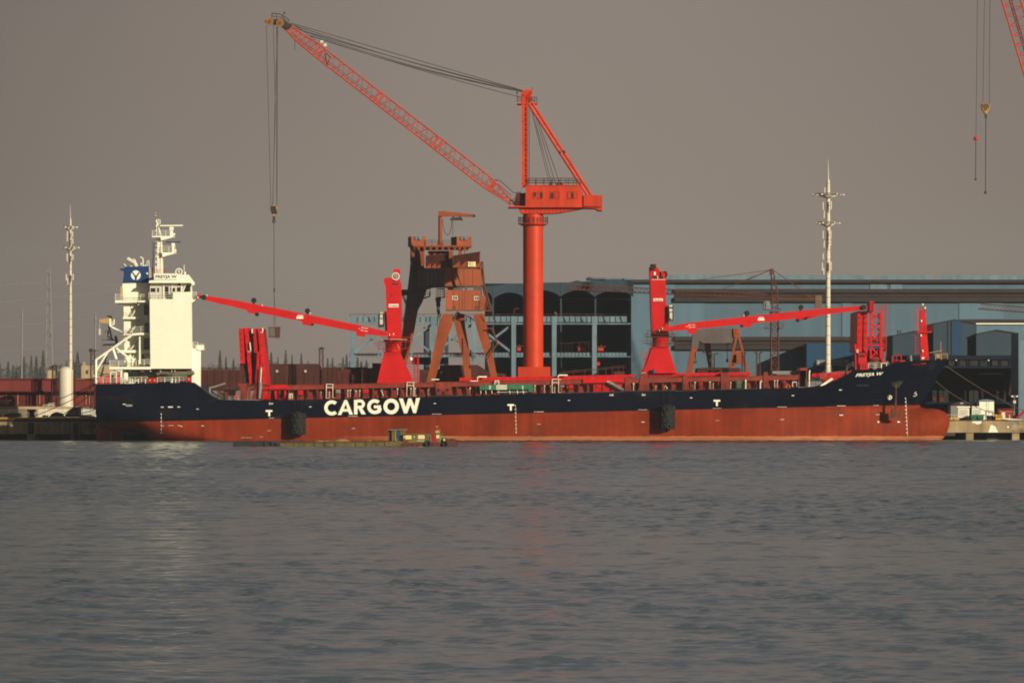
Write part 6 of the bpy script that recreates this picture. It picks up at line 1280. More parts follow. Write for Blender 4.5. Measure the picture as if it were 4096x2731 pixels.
# slewing upper works
g = G(); F3.poly(g, [(140, 1362), (962, 1362), (962, 1378), (140, 1378)], 6, YK - 3); F3.poly(g, [(225, 1378), (255, 1384), (275, 1425), (300, 1444), (640, 1444), (700, 1436), (955, 1390), (955, 1378)], 4, YK - 2); tb = P_('slewing_platform', M_ORED, g, kr)
g = G()
for u in range(330, 940, 42): F3.box(g, u, 1380, u + 5, 1436 if u < 650 else 1436 - (u - 650) * .16, .12, YK - 2.1)
P_('platform_rib', M_REDD, g, tb)
g = G(); F3.poly(g, [(332, 1142), (915, 1142), (954, 1228), (954, 1362), (332, 1362)], 6, YK - 2.9); mh = P_('machinery_house', M_ORED, g, kr)
g = G(); F3.poly(g, [(328, 1136), (920, 1136), (924, 1144), (328, 1146)], 6.3, YK - 3.05); P_('house_roof_edge', M_ORED, g, mh)
for q, dk in (((414, 1214, 514, 1282), ((420, 1220, 446, 1262), (486, 1220, 510, 1278))), ((600, 1214, 694, 1282), ((606, 1220, 634, 1280),)), ((786, 1214, 884, 1282), ((822, 1220, 852, 1280),))):
    g = G(); F3.box(g, *q, .06, YK - 2.96); w_ = P_('window', M_ORED, g, mh); g = G()
    for d in dk: F3.box(g, *d, .05, YK - 3.0)
    P_('window_pane', M_GLASS, g, w_)
    g = G(); F3.path(g, [(q[0], q[1], YK - 3), (q[2], q[1], YK - 3), (q[2], q[3], YK - 3), (q[0], q[3], YK - 3), (q[0], q[1], YK - 3)], .035); F3.path(g, [((q[0] + q[2]) / 2, q[1], YK - 3), ((q[0] + q[2]) / 2, q[3], YK - 3)], .03); P_('window_frame', M_REDD, g, w_)
g = G(); F3.poly(g, [(958, 1246), (1160, 1246), (1160, 1366), (1100, 1366), (958, 1366)], 6.4, YK - 3.2); F3.poly(g, [(958, 1366), (1160, 1366), (1160, 1410), (1118, 1410), (1085, 1388), (958, 1386)], 5.6, YK - 2.8); cw = P_('counterweight', M_ORED, g, kr)
g = G()
for v in (1286, 1326): F3.box(g, 1080, v, 1158, v + 3, .05, YK - 3.24)
F3.box(g, 1078, 1250, 1081, 1364, .05, YK - 3.24); F3.box(g, 962, 1366, 1158, 1371, .06, YK - 3.25); P_('counterweight_joint', M_REDD, g, cw)
g = G(); F3.poly(g, [(230, 1225), (330, 1222), (330, 1362), (205, 1362), (215, 1280)], 3.5, YK - 1.6); P_('winch_room', M_BROWND, g, kr)
g = G(); F3.rail(g, (160, 1362), (326, 1362), 1290, YK - 2.8, None, 3, 1.3, .045); F3.rail(g, (357, 1138), (930, 1138), 1074, YK - 2.6, None, 3, 1.4, .04); F3.rail(g, (357, 1138), (880, 1138), 1062, YK + 2.6, None, 3, 1.4, .05); P_('platform_rail', M_LATTR, g, kr)
g = G()
for u, w_ in ((602, 20), (674, 16), (716, 26)): F3.poly(g, [(u - w_, 1138), (u - w_ * .7, 1112), (u + w_ * .2, 1110), (u + w_, 1138)], 1.2, YK - 1)
P_('rope_guide', M_LATTR, g, kr)
# portal mast and back stays
g = G(); F3.box(g, 288, 262, 323, 1165, .95, YK - 2.6); F3.box(g, 288, 262, 323, 1165, .95, YK + 1.6); F3.box(g, 340, 262, 357, 1150, .5, YK - 2.3); F3.box(g, 340, 262, 357, 1150, .5, YK + 1.8)
for i in range(16):
    a, b = 280 + i * 55, 335 + i * 55
    g.tube(F3.p(322, a, YK - 2.1), F3.p(345, b, YK - 2.1), .09, None, 5); g.tube(F3.p(322, a, YK + 2.1), F3.p(345, b, YK + 2.1), .09, None, 5); F3.box(g, 322, a, 345, a + 6, .3, YK - 2.2)
    g.tube(F3.p(305, a, YK - 1.7), F3.p(305, b, YK + 1.7), .08, None, 5)
for v in (442, 668, 892, 1116): F3.box(g, 286, v, 326, v + 7, .3, YK - 2.75)
P_('mast_tower', M_ORED, g, kr)
g = G(); F3.box(g, 322, 280, 338, 1150, .2, YK + .2); g.ladder(F3.p(352, 1140, YK - 2.5), F3.p(352, 280, YK - 2.5), .6, .05, .5); P_('mast_ladder', M_LATTR, g, kr)
g = G(); F3.poly(g, [(238, 248), (455, 246), (455, 258), (238, 260)], 4.4, YK - 2.2); F3.poly(g, [(285, 250), (278, 150), (300, 122), (350, 100), (392, 108), (405, 128), (398, 205), (380, 250)], 1.2, YK - 1.4); F3.poly(g, [(285, 250), (278, 150), (300, 122), (350, 100), (392, 108), (405, 128), (398, 205), (380, 250)], 1.2, YK + .4); mhd = P_('mast_head', M_ORED, g, kr)
g = G()
for y in (YK - 1.5,): 
    F3.bar(g, (335, 190), (385, 125), .12, .15, y); F3.bar(g, (350, 205), (400, 130), .12, .15, y); g.disc(F3.p(310, 166, y), F3.ln(9), .1, 12)
g.disc(F3.p(340, 150, YK), F3.ln(38), .5, 20); P_('head_sheave', M_REDD, g, mhd)
g = G(); F3.rail(g, (240, 248), (286, 248), 186, YK - 2.1, None, 3, .9, .05); F3.rail(g, (372, 248), (453, 248), 186, YK - 2.1, None, 3, .5, .05); F3.rail(g, (240, 248), (453, 248), 186, YK + 2.0, None, 3, .9, .04); F3.path(g, [(400, 120, YK), (402, 70, YK)], .04); F3.path(g, [(240, 190, YK), (238, 135, YK)], .04); g.ball(F3.p(239, 140, YK), .15, .15, .2); P_('head_rail', M_LATTR, g, kr)
for y in (YK - 2.2, YK + 2.2):
    for du in (0, 46):
        g = G(); g.tube(F3.p(366 + du, 262, y), F3.p(1000 + du, 1250, y), .27, None, 12); P_('back_stay', M_ORED, g, kr)
g = G()
for i in range(1, 9):
    t_ = i / 9; g.tube(F3.p(366 + 634 * t_, 262 + 988 * t_, YK - 2.2), F3.p(412 + 634 * t_, 262 + 988 * t_, YK - 2.2), .07, None, 5)
F3.box(g, 735, 765, 760, 795, .4, YK - 2.5); F3.box(g, 695, 770, 712, 795, .4, YK - 2.5); P_('stay_strut', M_LATTR, g, kr)
# jib
UP = [(232, 138), (320, 203), (440, 275), (660, 445), (880, 618), (1095, 782), (1310, 948), (1530, 1117), (1745, 1286), (1850, 1400), (1935, 1492)]
LO = [(178, 152), (262, 243), (380, 345), (600, 515), (820, 685), (1035, 850), (1250, 1018), (1470, 1190), (1690, 1358), (1800, 1428), (1890, 1484)]
def along(tab, t):
    s_ = t * (len(tab) - 1); k = min(int(s_), len(tab) - 2); f = s_ - k; return (tab[k][0] + (tab[k + 1][0] - tab[k][0]) * f, tab[k][1] + (tab[k + 1][1] - tab[k][1]) * f)
g = G(); N = 62; hw = lambda t: 1.35 * min(1, .45 + t * 3, .5 + (1 - t) * 4)
for i in range(N):
    a, b = i / N, (i + 1) / N
    for s_ in (-1, 1):
        ua, ub, la, lb = (F7.p(*along(UP, a), YK + s_ * hw(a)), F7.p(*along(UP, b), YK + s_ * hw(b)), F7.p(*along(LO, a), YK + s_ * hw(a)), F7.p(*along(LO, b), YK + s_ * hw(b)))
        g.tube(ua, ub, .135, None, 6); g.tube(la, lb, .15, None, 6)
        if i % 2 == 0: g.tube(ua, lb, .07, None, 5)
        else: g.tube(la, ub, .07, None, 5)
        if i % 2 == 0: g.tube(la, F7.p(*along(UP, max(0, a - .012)), YK + s_ * hw(a)), .06, None, 5)
    g.tube(F7.p(*along(UP, a), YK - hw(a)), F7.p(*along(UP, b), YK + hw(b)), .06, None, 4); g.tube(F7.p(*along(LO, a), YK + hw(a)), F7.p(*along(LO, b), YK - hw(b)), .06, None, 4); g.tube(F7.p(*along(LO, a), YK + hw(a)), F7.p(*along(LO, a), YK - hw(a)), .06, None, 4)
for t_ in (.215, .42, .625, .83):
    for d in (-.006, .008):
        u_, l_ = along(UP, t_ + d), along(LO, t_ + d)
        for s_ in (-1, 1): F7.bar(g, u_, l_, .3, .2, YK + s_ * 1.4)
jib = P_('jib', M_ORED, g, kr)
g = G()
for i in range(4, 58):
    a, b = i / 62, (i + 1) / 62
    mid = lambda t, f: (along(UP, t)[0] * (1 - f) + along(LO, t)[0] * f, along(UP, t)[1] * (1 - f) + along(LO, t)[1] * f)
    for f in (.62, .8): g.tube(F7.p(*mid(a, f), YK), F7.p(*mid(b, f), YK), .045, None, 4)
    g.tube(F7.p(*mid(a, .62), YK), F7.p(*mid(a, .98), YK), .035, None, 4)
P_('jib_walkway', M_DARK, g, jib)
g = G(); F7.rail(g, (1780, 1310), (1790, 1312), 1300, YK); F7.path(g, [(1770, 1305, YK - 1), (1815, 1308, YK - 1), (1915, 1400, YK - 1), (1975, 1398, YK - 1)], .06); F7.path(g, [(1745, 1318, YK - 1), (1800, 1335, YK - 1), (1900, 1425, YK - 1)], .05); F7.path(g, [(490, 330, YK - 1), (505, 440, YK - 1), (530, 380, YK - 1), (500, 345, YK - 1)], .09); F7.path(g, [(450, 270, YK), (455, 248, YK), (505, 280, YK), (500, 300, YK)], .06); P_('jib_rail', M_LATTR, g, jib)
g = G(); F7.box(g, 455, 250, 478, 270, .8, YK - 1); F7.box(g, 482, 272, 504, 296, .8, YK - 1); P_('jib_lamp_box', M_SHADE, g, jib)
g = G(); F7.poly(g, [(36, 98), (90, 92), (120, 88), (175, 92), (235, 130), (215, 165), (172, 152), (135, 130), (95, 122), (40, 116)], 2.4, YK - 1.2); jh = P_('jib_head', M_DARK, g, kr)
for u, v, r in ((72, 109, 29), (151, 119, 29)):
    g = G(); c = F7.p(u, v, YK - 1.5); g.disc(c, F7.ln(r), .4, 26); o = P_('head_sheave', mat('sheave_ochre', (.30, .13, .02), .6, .3, 2), g, jh); g = G(); g.disc(c, F7.ln(8), .5, 10)
    for i in range(6): a = R(60 * i); g.disc((c.x + F7.ln(17) * math.cos(a), c.y, c.z + F7.ln(17) * math.sin(a)), F7.ln(4.5), .46, 8)
    P_('sheave_hole', M_DARK, g, o)
g = G(); F7.path(g, [(90, 92, YK), (90, 46, YK), (150, 52, YK), (220, 92, YK), (215, 110, YK)], .07); F7.path(g, [(90, 68, YK), (155, 75, YK), (218, 108, YK)], .05); F7.path(g, [(124, 90, YK), (124, 50, YK)], .05); F7.path(g, [(155, 92, YK), (185, 42, YK)], .06); F7.path(g, [(180, 100, YK), (182, 72, YK)], .05); g.ball(F7.p(185, 42, YK), .15, .15, .2)
F7.path(g, [(225, 122, YK - 1), (300, 160, YK - 1), (420, 250, YK - 1)], .05); F7.path(g, [(263, 245, YK), (264, 325, YK)], .04); P_('head_rail', M_DARK, g, jh)
def rope(g, F, a, b, y, sag, r=.05, n=14):
    P = []
    for i in range(n + 1):
        t_ = i / n; P.append(F.p(a[0] + (b[0] - a[0]) * t_, a[1] + (b[1] - a[1]) * t_ + sag * 4 * t_ * (1 - t_), y))
    g.path(P, r, 5)
g = G()
for a, b, s_, y in (((232, 118), (1985, 628), 2, YK - .8), ((228, 126), (1988, 632), 26, YK - .3), ((250, 150), (1985, 634), 40, YK + .3), ((380, 215), (1985, 640), 30, YK + .8), ((300, 170), (1985, 630), 12, YK + .5), ((380, 212), (1975, 680), 18, YK - 1)): rope(g, F7, a, b, y, s_, .06)
P_('luffing_rope', M_ROPE, g, kr)
g = G()
for a, b in (((392, 325), (588, 1115)), ((402, 330), (612, 1115)), ((424, 345), (655, 1125)), ((445, 380), (700, 1118))): g.tube(F3.p(*a, YK), F3.p(*b, YK), .05, None, 5)
for a, b in (((48, 138), (82, 1500)), ((101, 132), (117, 760)), ((117, 760), (95, 1500)), ((131, 146), (113, 760)), ((113, 760), (97, 1500)), ((133, 146), (128, 1500)), ((126, 146), (126, 1500))): g.tube(F7.p(*a, YK - 1), F7.p(*b, YK - 1), .045, None, 5)
P_('hoist_rope', M_ROPE, g, kr)
FP = PX.at(YK)
def hookblock(F, cx, y0, y1, w, par, y):
    g = G(); F.poly(g, [(cx - w * .8, y0 + 3), (cx - w * .2, y0), (cx + w * .7, y0 + 2), (cx + w, y0 + 12), (cx + w * .6, y1 - 12), (cx + w * .15, y1), (cx - w * .3, y1 - 2), (cx - w, y0 + 20)], 1.0, y - .5); o = P_('hook_block', M_YEL, g, par, None, .05)
    g = G()
    for i in range(3): u = cx - w * .7 + i * w * .5; F.bar(g, (u, y0 + 4), (u + w * .45, y1 - 10), .28, .05, y - .54)
    P_('block_stripe', M_DARK, g, o); g = G(); F.box(g, cx - 4, y1, cx + 5, y1 + 14, .4, y - .2); g.ring(F.p(cx, y1 + 20, y), F.ln(5), F.ln(2.2), 12, 6); P_('hook', M_DARK, g, o)
hookblock(FP, 1095, 820, 866, 15, kr, YK - 1)
g = G(); FP.path(g, [(1095, 888, YK - 1), (1097, 1172, YK - 1)], .055); g.ball(FP.p(1097, 1160, YK - 1), .15, .15, .5, 8, 6)
for u in (1095, 1102): FP.path(g, [(1097, 1172, YK - 1), (u, 1308, YK - 1)], .04)
P_('sling', M_ROPE, g, kr)
F = D1.at(YK - 2.0); t = thing('steel_crate', 'grey rusty steel crate hanging from the giant crane hook in mid air', 'crate', F.p(880, 545))
g = G(); F.poly(g, [(826, 446), (898, 444), (900, 544), (828, 542)], 2.2); P_('crate_panel', mat('mottled_crate', (.13, .125, .10), .7, .35, 1.5, 0, ((.14, .06, .03), .5)), g, t)
g = G(); F.poly(g, [(898, 446), (938, 442), (934, 546), (900, 544)], 2.1, YK - 1.9); F.bar(g, (824, 445), (942, 442), .14, 2.3, YK - .9); F.bar(g, (826, 543), (936, 546), .12, 2.3, YK - .9); F.bar(g, (898, 446), (900, 560), .12, .2); F.bar(g, (918, 545), (918, 568), .08, .1); F.bar(g, (827, 446), (828, 543), .12, .3, YK - 2.1); F.bar(g, (908, 448), (910, 470), .2, .1, YK - 2.1); P_('crate_frame', M_RUST, g, t)

# ---------------------------------------------------------------- orange gantry crane
YG = 82.0; F = D2.at(YG); ga = thing('gantry_crane', 'tall weathered orange gantry crane with dark girder and small jib on top', 'gantry crane', F.p(600, 1510))
def X_(u, Y): return F.x(u, Y)
A, B, C_ = (X_(580, YG), YG), (X_(884, YG + 4.2), YG + 4.2), (X_(352, YG + 8.5), YG + 8.5)
Dd = (B[0] + C_[0] - A[0], B[1] + C_[1] - A[1])
g = G(); foot(g, [A, B, Dd, C_], F.z(712), F.z(560)); gi = P_('girder', M_GANTRY, g, ga)
def onface(g, P0, P1, t0, t1, v0, v1, off=.06, mi=0):     # plate on the vertical face P0-P1
    p0, p1 = Vector((*P0, 0)), Vector((*P1, 0)); d = p1 - p0; n_ = Vector((d.y, -d.x, 0)).normalized() * off
    if n_.y > 0: n_ = -n_
    a, b = p0 + d * t0, p0 + d * t1
    vs = [Vector((q.x, q.y, z)) + m_ for q in (a, b) for z in (F.z(v0), F.z(v1)) for m_ in (n_, n_ * .05)]
    g.add(vs, [(0, 2, 6, 4), (1, 5, 7, 3), (0, 4, 5, 1), (2, 3, 7, 6), (0, 1, 3, 2), (4, 6, 7, 5)], mi)
g = G(); onface(g, A, C_, 0, 1, 560, 718, .08); P_('girder_shaded_side', M_GANTRYG, g, gi)  # grey sheet paints the shade on the girder's sunless face
g = G(); rr = random.Random(3)
for k in range(4):
    t0 = .30 + k * .14
    for j in range(6):
        if k in (3,) and j % 2: continue
        for s_ in range(3):
            a_ = t0 + rr.uniform(0, .03); onface(g, A, C_, a_, a_ + rr.uniform(.03, .05), 592 + j * 19 + s_ * 4, 594.5 + j * 19 + s_ * 4, .12)
        onface(g, A, C_, t0 + .02, t0 + .035, 590 + j * 19, 604 + j * 19, .13)
P_('girder_lettering', M_GREY, g, gi)
g = G()
for t_ in (.2, .5, .74): onface(g, A, B, t_, t_ + .012, 562, 710, .07)
onface(g, A, B, 0, 1, 556, 564, .12); onface(g, A, B, 0, 1, 700, 712, .1); P_('girder_seam', M_LATT, g, gi)
# tall rear leg
g = G(); yl = YG + 12
F.poly(g, [(292, 400), (392, 402), (404, 560), (580, 560), (580, 640), (545, 716), (470, 722), (425, 735), (388, 840), (352, 905), (240, 960), (268, 740), (288, 570)], 3.4, yl); P_('rear_leg_shaded', M_GANTRYG, g, ga)  # upper leg coloured grey down to where its shadow ends
g = G(); F.poly(g, [(240, 960), (352, 905), (318, 1090), (262, 1330), (240, 1500), (180, 1500), (222, 1130)], 3.2, yl + .05); P_('leg', M_GANTRY, g, ga)
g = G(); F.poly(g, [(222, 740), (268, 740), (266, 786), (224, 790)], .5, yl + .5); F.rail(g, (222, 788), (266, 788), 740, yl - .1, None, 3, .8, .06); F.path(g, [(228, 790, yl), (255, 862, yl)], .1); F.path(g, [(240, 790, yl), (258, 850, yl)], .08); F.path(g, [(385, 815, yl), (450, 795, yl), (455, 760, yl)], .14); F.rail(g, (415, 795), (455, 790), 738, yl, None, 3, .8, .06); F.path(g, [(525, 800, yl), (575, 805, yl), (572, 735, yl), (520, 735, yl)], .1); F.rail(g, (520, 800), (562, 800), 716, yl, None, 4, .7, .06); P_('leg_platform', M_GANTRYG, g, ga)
# front legs
for i, (pts, y, d) in enumerate((([(560, 945), (590, 935), (640, 945), (636, 1020), (575, 1200), (490, 1500), (425, 1500), (490, 1200), (530, 1000)], YG - .5, 2.6), ([(648, 985), (662, 940), (680, 918), (706, 935), (738, 945), (742, 1040), (770, 1200), (800, 1500), (748, 1500), (712, 1260)], YG + 6, 2.6), ([(808, 950), (860, 940), (884, 932), (906, 950), (922, 1030), (970, 1260), (1014, 1490), (962, 1490), (925, 1330), (860, 1130)], YG + 3, 2.6))):
    g = G(); F.poly(g, pts, d, y); o = P_('leg', M_GANTRY, g, ga)
g = G(); F.path(g, [(636, 945, YG + 1), (655, 985, YG + 1), (680, 930, YG + 1)], .14); F.path(g, [(640, 962, YG + 1), (668, 962, YG + 1)], .14); F.path(g, [(720, 940, YG + 4), (790, 970, YG + 4), (815, 995, YG + 4)], .1); F.path(g, [(870, 950, YG + 3), (905, 1005, YG + 3)], .12); F.path(g, [(930, 1060, YG + 2), (970, 1058, YG + 2), (1000, 1150, YG + 2), (1005, 1190, YG + 2), (1035, 1192, YG + 2)], .14); F.path(g, [(1005, 1190, YG + 2), (955, 1260, YG + 2), (920, 1320, YG + 2)], .16); F.path(g, [(960, 1062, YG + 2), (1010, 1190, YG + 2)], .1); F.path(g, [(725, 1140, YG + 5.9), (727, 1275, YG + 5.9)], .12); P_('leg_brace', M_LATT, g, ga)
# lower machinery house
m0, m1 = (X_(583, YG - 1), YG - 1), (X_(872, YG + 3), YG + 3); dv = Vector((.2, 3.6))
g = G(); foot(g, [m0, m1, (m1[0] + dv.x, m1[1] + dv.y), (m0[0] + dv.x, m0[1] + dv.y)], F.z(912), F.z(742)); m2, m3 = (X_(862, YG + 2.6), YG + 2.6), (X_(911, YG + 3.4), YG + 3.4); foot(g, [m2, m3, (m3[0], m3[1] + 3), (m2[0], m2[1] + 3)], F.z(908), F.z(784)); mh = P_('machinery_house', M_GANTRY, g, ga)
g = G()
for t_ in (.22, .38, .47, .54, .75, .86): onface(g, m0, m1, t_, t_ + .012, 745, 908, .05)
onface(g, m0, m1, 0, 1, 904, 916, .12); onface(g, m0, m1, .82, .95, 870, 905, .06); onface(g, m0, m1, .2, .28, 872, 905, .06); P_('house_seam', M_LATT, g, mh)
for t0, t1 in ((.185, .335), (.81, .955)):
    g = G(); onface(g, m0, m1, t0, t1, 791, 823, .08); o = P_('window', M_SHADE, g, mh); g = G(); onface(g, m0, m1, t0 + .02, (t0 + t1) / 2 - .008, 795, 819, .1); onface(g, m0, m1, (t0 + t1) / 2 + .008, t1 - .02, 795, 819, .1); P_('window_pane', M_GLASS, g, o)
g = G(); g.box(X_(600, YG + 3), X_(720, YG + 3), YG + 2, YG + 4, F.z(742), F.z(716)); g.box(X_(740, YG + 3), X_(760, YG + 3), YG + 2, YG + 4, F.z(742), F.z(712)); g.box(X_(810, YG + 4), X_(880, YG + 4), YG + 3, YG + 5, F.z(748), F.z(716)); P_('trolley_rail', M_GANTRYG, g, ga)
# upper trolley with ribbed sides
c0, c1 = (X_(645, YG + 2), YG + 2), (X_(866, YG + 5), YG + 5)
g = G(); F.poly(g, [(438, 420), (640, 420), (640, 470), (438, 470)], 2.5, YG + 8); F.poly(g, [(418, 470), (610, 450), (612, 560), (418, 562)], 3, YG + 6); F.poly(g, [(645, 468), (866, 435), (866, 556), (645, 556)], 3.5, YG + 3); F.box(g, 610, 420, 642, 560, 2.5, YG + 5); tr = P_('crab_trolley', M_GANTRY, g, ga)
g = G()
for i in range(13): u = 424 + i * 14.5; F.box(g, u, 466 - i * 1.2, u + 6, 552 - (i % 3) * 14, .3, YG + 5.8)
for i in range(15): u = 652 + i * 14.5; F.box(g, u, 470 - i * 2.2, u + 6, 540 - (i % 4) * 12, .3, YG + 2.8)
F.bar(g, (418, 466), (612, 446), .3, .4, YG + 5.9); F.bar(g, (645, 465), (868, 432), .3, .4, YG + 2.9); P_('trolley_rib', M_LATTR, g, tr)
g = G(); F.box(g, 767, 509, 831, 550, .06, YG + 2.7); w_ = P_('window', M_LIT, g, tr); g = G(); F.box(g, 783, 509, 787, 550, .03, YG + 2.66); F.box(g, 800, 509, 803, 550, .03, YG + 2.66); F.box(g, 767, 525, 785, 528, .03, YG + 2.66); P_('window_frame', M_RUST, g, w_)  # pale pane colour imitates a sun reflection
# upper frame, cabins, jib
g = G(); F.box(g, 292, 374, 792, 388, 5, YG + 5); F.box(g, 330, 388, 770, 408, 4, YG + 6)
for u in (360, 410, 460, 510, 560, 610, 660, 700, 740): F.poly(g, [(u - 14, 388), (u + 14, 388), (u + 6, 412), (u - 6, 412)], .4, YG + 5.2)
F.poly(g, [(366, 410), (404, 410), (408, 540), (382, 545), (375, 480)], 2, YG + 6); F.box(g, 688, 405, 716, 455, 2, YG + 6); F.box(g, 300, 400, 326, 470, 1.5, YG + 6.5); F.path(g, [(740, 410, YG + 6), (740, 446, YG + 6)], .12); P_('top_frame', M_GANTRY, g, ga)
for u0, u1, ul, v0, v1, dkx in ((298, 420, 274, 292, 374, None), (674, 797, 628, 294, 374, 1)):
    y = YG + 5; g = G(); foot(g, [(X_(u0, y), y), (X_(u1, y + .6), y + .6), (X_(u1, y + 4), y + 4), (X_(ul, y + 3.5), y + 3.5)], F.z(v1), F.z(v0)); o = P_('top_cabin', M_GANTRY, g, ga)
    um = u0 + (u1 - u0) * .27; g = G(); F.box(g, um, 300, um + 22, 328, .5, y - .1); F.box(g, um + 30, 300, um + 52, 328, .5, y - .1); P_('window', M_STEELB, g, o)
    g = G(); g.add([(X_(ul, y + 3.5) - .04, y + 3.46, F.z(v1)), (X_(u0, y) - .04, y - .04, F.z(v1)), (X_(u0, y) - .04, y - .04, F.z(v0)), (X_(ul, y + 3.5) - .04, y + 3.46, F.z(v0))], [(0, 1, 2, 3)]); P_('cabin_shaded_side', M_GANTRYG, g, o)  # grey sheet paints the shade on the cabin's sunless side
g = G(); F.poly(g, [(277, 374), (300, 374), (322, 402), (290, 400)], 2, YG + 7); F.poly(g, [(770, 388), (797, 376), (766, 408)], 1, YG + 6); F.rail(g, (420, 374), (520, 374), 332, YG + 5.2, None, 3, 1.2, .05); F.rail(g, (555, 374), (628, 374), 334, YG + 5.2, None, 3, 1.2, .05); P_('frame_rail', M_LATT, g, ga)
g = G(); g.tube(F.p(538, 374, YG + 7), F.p(538, 110, YG + 7), F.ln(17), F.ln(16), 16); F.box(g, 522, 93, 556, 135, 1.8, YG + 6.1); F.box(g, 512, 355, 562, 374, 2, YG + 6); o = P_('jib_post', M_GANTRY, g, ga)
g = G(); F.poly(g, [(556, 92), (640, 100), (826, 122), (826, 140), (700, 136), (556, 134)], .9, YG + 6.5); F.box(g, 566, 86, 572, 96, .2, YG + 7); F.box(g, 666, 98, 674, 106, .2, YG + 7); P_('jib_arm', M_GANTRY, g, o)
g = G(); F.poly(g, [(620, 152), (650, 146), (700, 142), (722, 152), (722, 168), (620, 166)], .8, YG + 6.5); F.box(g, 638, 136, 652, 150, .5, YG + 6.7); F.box(g, 697, 134, 712, 148, .5, YG + 6.7); F.box(g, 808, 120, 827, 141, 1.0, YG + 6.45); P_('hoist', M_DARK, g, o)
g = G(); F.path(g, [(556, 160, YG + 7), (562, 220, YG + 7), (575, 268, YG + 7), (598, 292, YG + 7), (620, 268, YG + 7), (630, 220, YG + 7), (633, 166, YG + 7)], .06); F.path(g, [(642, 166, YG + 7), (642, 296, YG + 7)], .05); P_('hoist_cable', M_ROPE, g, o)
g = G(); F.poly(g, [(648, 560), (662, 556), (712, 690), (720, 705), (704, 706)], .8, YG - .8); F.path(g, [(874, 556, YG + 3), (876, 512, YG + 3), (888, 512, YG + 3), (890, 556, YG + 3)], .14); F.path(g, [(888, 556, YG + 4), (900, 700, YG + 4), (960, 915, YG + 4)], .2); F.path(g, [(884, 700, YG + 4), (940, 915, YG + 4)], .16); F.path(g, [(905, 915, YG + 3), (968, 916, YG + 3)], .2); F.rail(g, (915, 912), (965, 912), 860, YG + 3, None, 2, .8, .06)
for i in range(12): t_ = i / 12; g.tube(F.p(893 + 60 * t_, 705 + 205 * t_, YG + 4), F.p(884 + 54 * t_, 708 + 205 * t_, YG + 4), .06, None, 4)
P_('outside_stair', M_LATT, g, ga)
g = G(); F.poly(g, [(498, 806), (520, 800), (545, 808), (542, 836), (500, 838)], 1.2, YG + 3); F.box(g, 505, 838, 538, 878, 1, YG + 3.1); F.path(g, [(514, 878, YG + 3.5), (514, 905, YG + 3.5)], .12); F.path(g, [(528, 878, YG + 3.5), (528, 905, YG + 3.5)], .12); F.poly(g, [(508, 905), (534, 905), (538, 935), (514, 940)], .9, YG + 3.1); g.ring(F.p(530, 952, YG + 3.5), F.ln(10), F.ln(4), 14, 6); P_('hook_block', M_DARK, g, ga)
g = G()
for u in (506, 518, 538): F.path(g, [(u, 806, YG + 3.5), (u + 2, 720, YG + 3.5)], .045)
F.path(g, [(516, 960, YG + 3.5), (516, 1090, YG + 3.5)], .04); F.path(g, [(532, 960, YG + 3.5), (533, 1090, YG + 3.5)], .04); P_('hoist_rope', M_ROPE, g, ga)

# ---------------------------------------------------------------- small gantry
Y2 = 125.0; F = D5.at(Y2); sg = thing('gantry_crane', 'small orange gantry crane with curved shaded girder before the blue hall', 'gantry crane', F.p(1080, 1440))
g = G(); F.poly(g, [(790, 962), (845, 925), (1000, 912), (1262, 906), (1262, 1078), (1000, 1082), (900, 1078), (862, 1050), (852, 1120), (770, 1145)], 3.0); P_('girder', M_GANTRYG, g, sg)  # girder's shade is put into its grey colour
g = G(); F.poly(g, [(772, 1146), (832, 1108), (854, 1114), (838, 1150), (772, 1470), (708, 1470), (740, 1300)], 2.2, Y2 + .2); P_('leg', M_GANTRY, g, sg)
g = G(); F.poly(g, [(922, 1080), (990, 1078), (1006, 1190), (1000, 1420), (985, 1420), (950, 1230)], 2.2, Y2 + 6); P_('leg', M_GANTRY, g, sg)
g = G(); F.poly(g, [(1260, 912), (1336, 908), (1336, 1016), (1280, 1018), (1262, 1000)], 2.6, Y2 - .4); eb = P_('end_box', M_GANTRY, g, sg); g = G(); F.box(g, 1266, 972, 1332, 978, .05, Y2 - .46); F.box(g, 1288, 912, 1292, 970, .05, Y2 - .46); P_('box_seam', M_LATT, g, eb)
for a, b in (((1296, 1000), (1190, 1470)), ((1322, 1000), (1440, 1470))):
    g = G(); F.bar(g, a, b, F.ln(24), .9); P_('leg', M_GANTRY, g, sg)
g = G(); F.bar(g, (1262, 1192), (1372, 1188), .7, .8); F.bar(g, (1262, 1320), (1210, 1410), .5, .5, Y2 + .4); F.bar(g, (1240, 1318), (1402, 1320), .25, .5, Y2 - .2); F.box(g, 1365, 1225, 1390, 1315, 1, Y2 - .3); P_('trestle_beam', M_GANTRY, g, sg)
g = G(); F.box(g, 1240, 1214, 1296, 1316, 2.2, Y2 + .6); F.box(g, 1295, 1204, 1350, 1314, 2.4, Y2 - .6); ca = P_('winch_cabin', M_GANTRY, g, sg); g = G(); F.box(g, 1298, 1240, 1348, 1244, .05, Y2 - .66); F.box(g, 1298, 1280, 1348, 1284, .05, Y2 - .66); F.box(g, 1242, 1216, 1294, 1312, .05, Y2 + .5); P_('cabin_seam', M_LATT, g, ca)
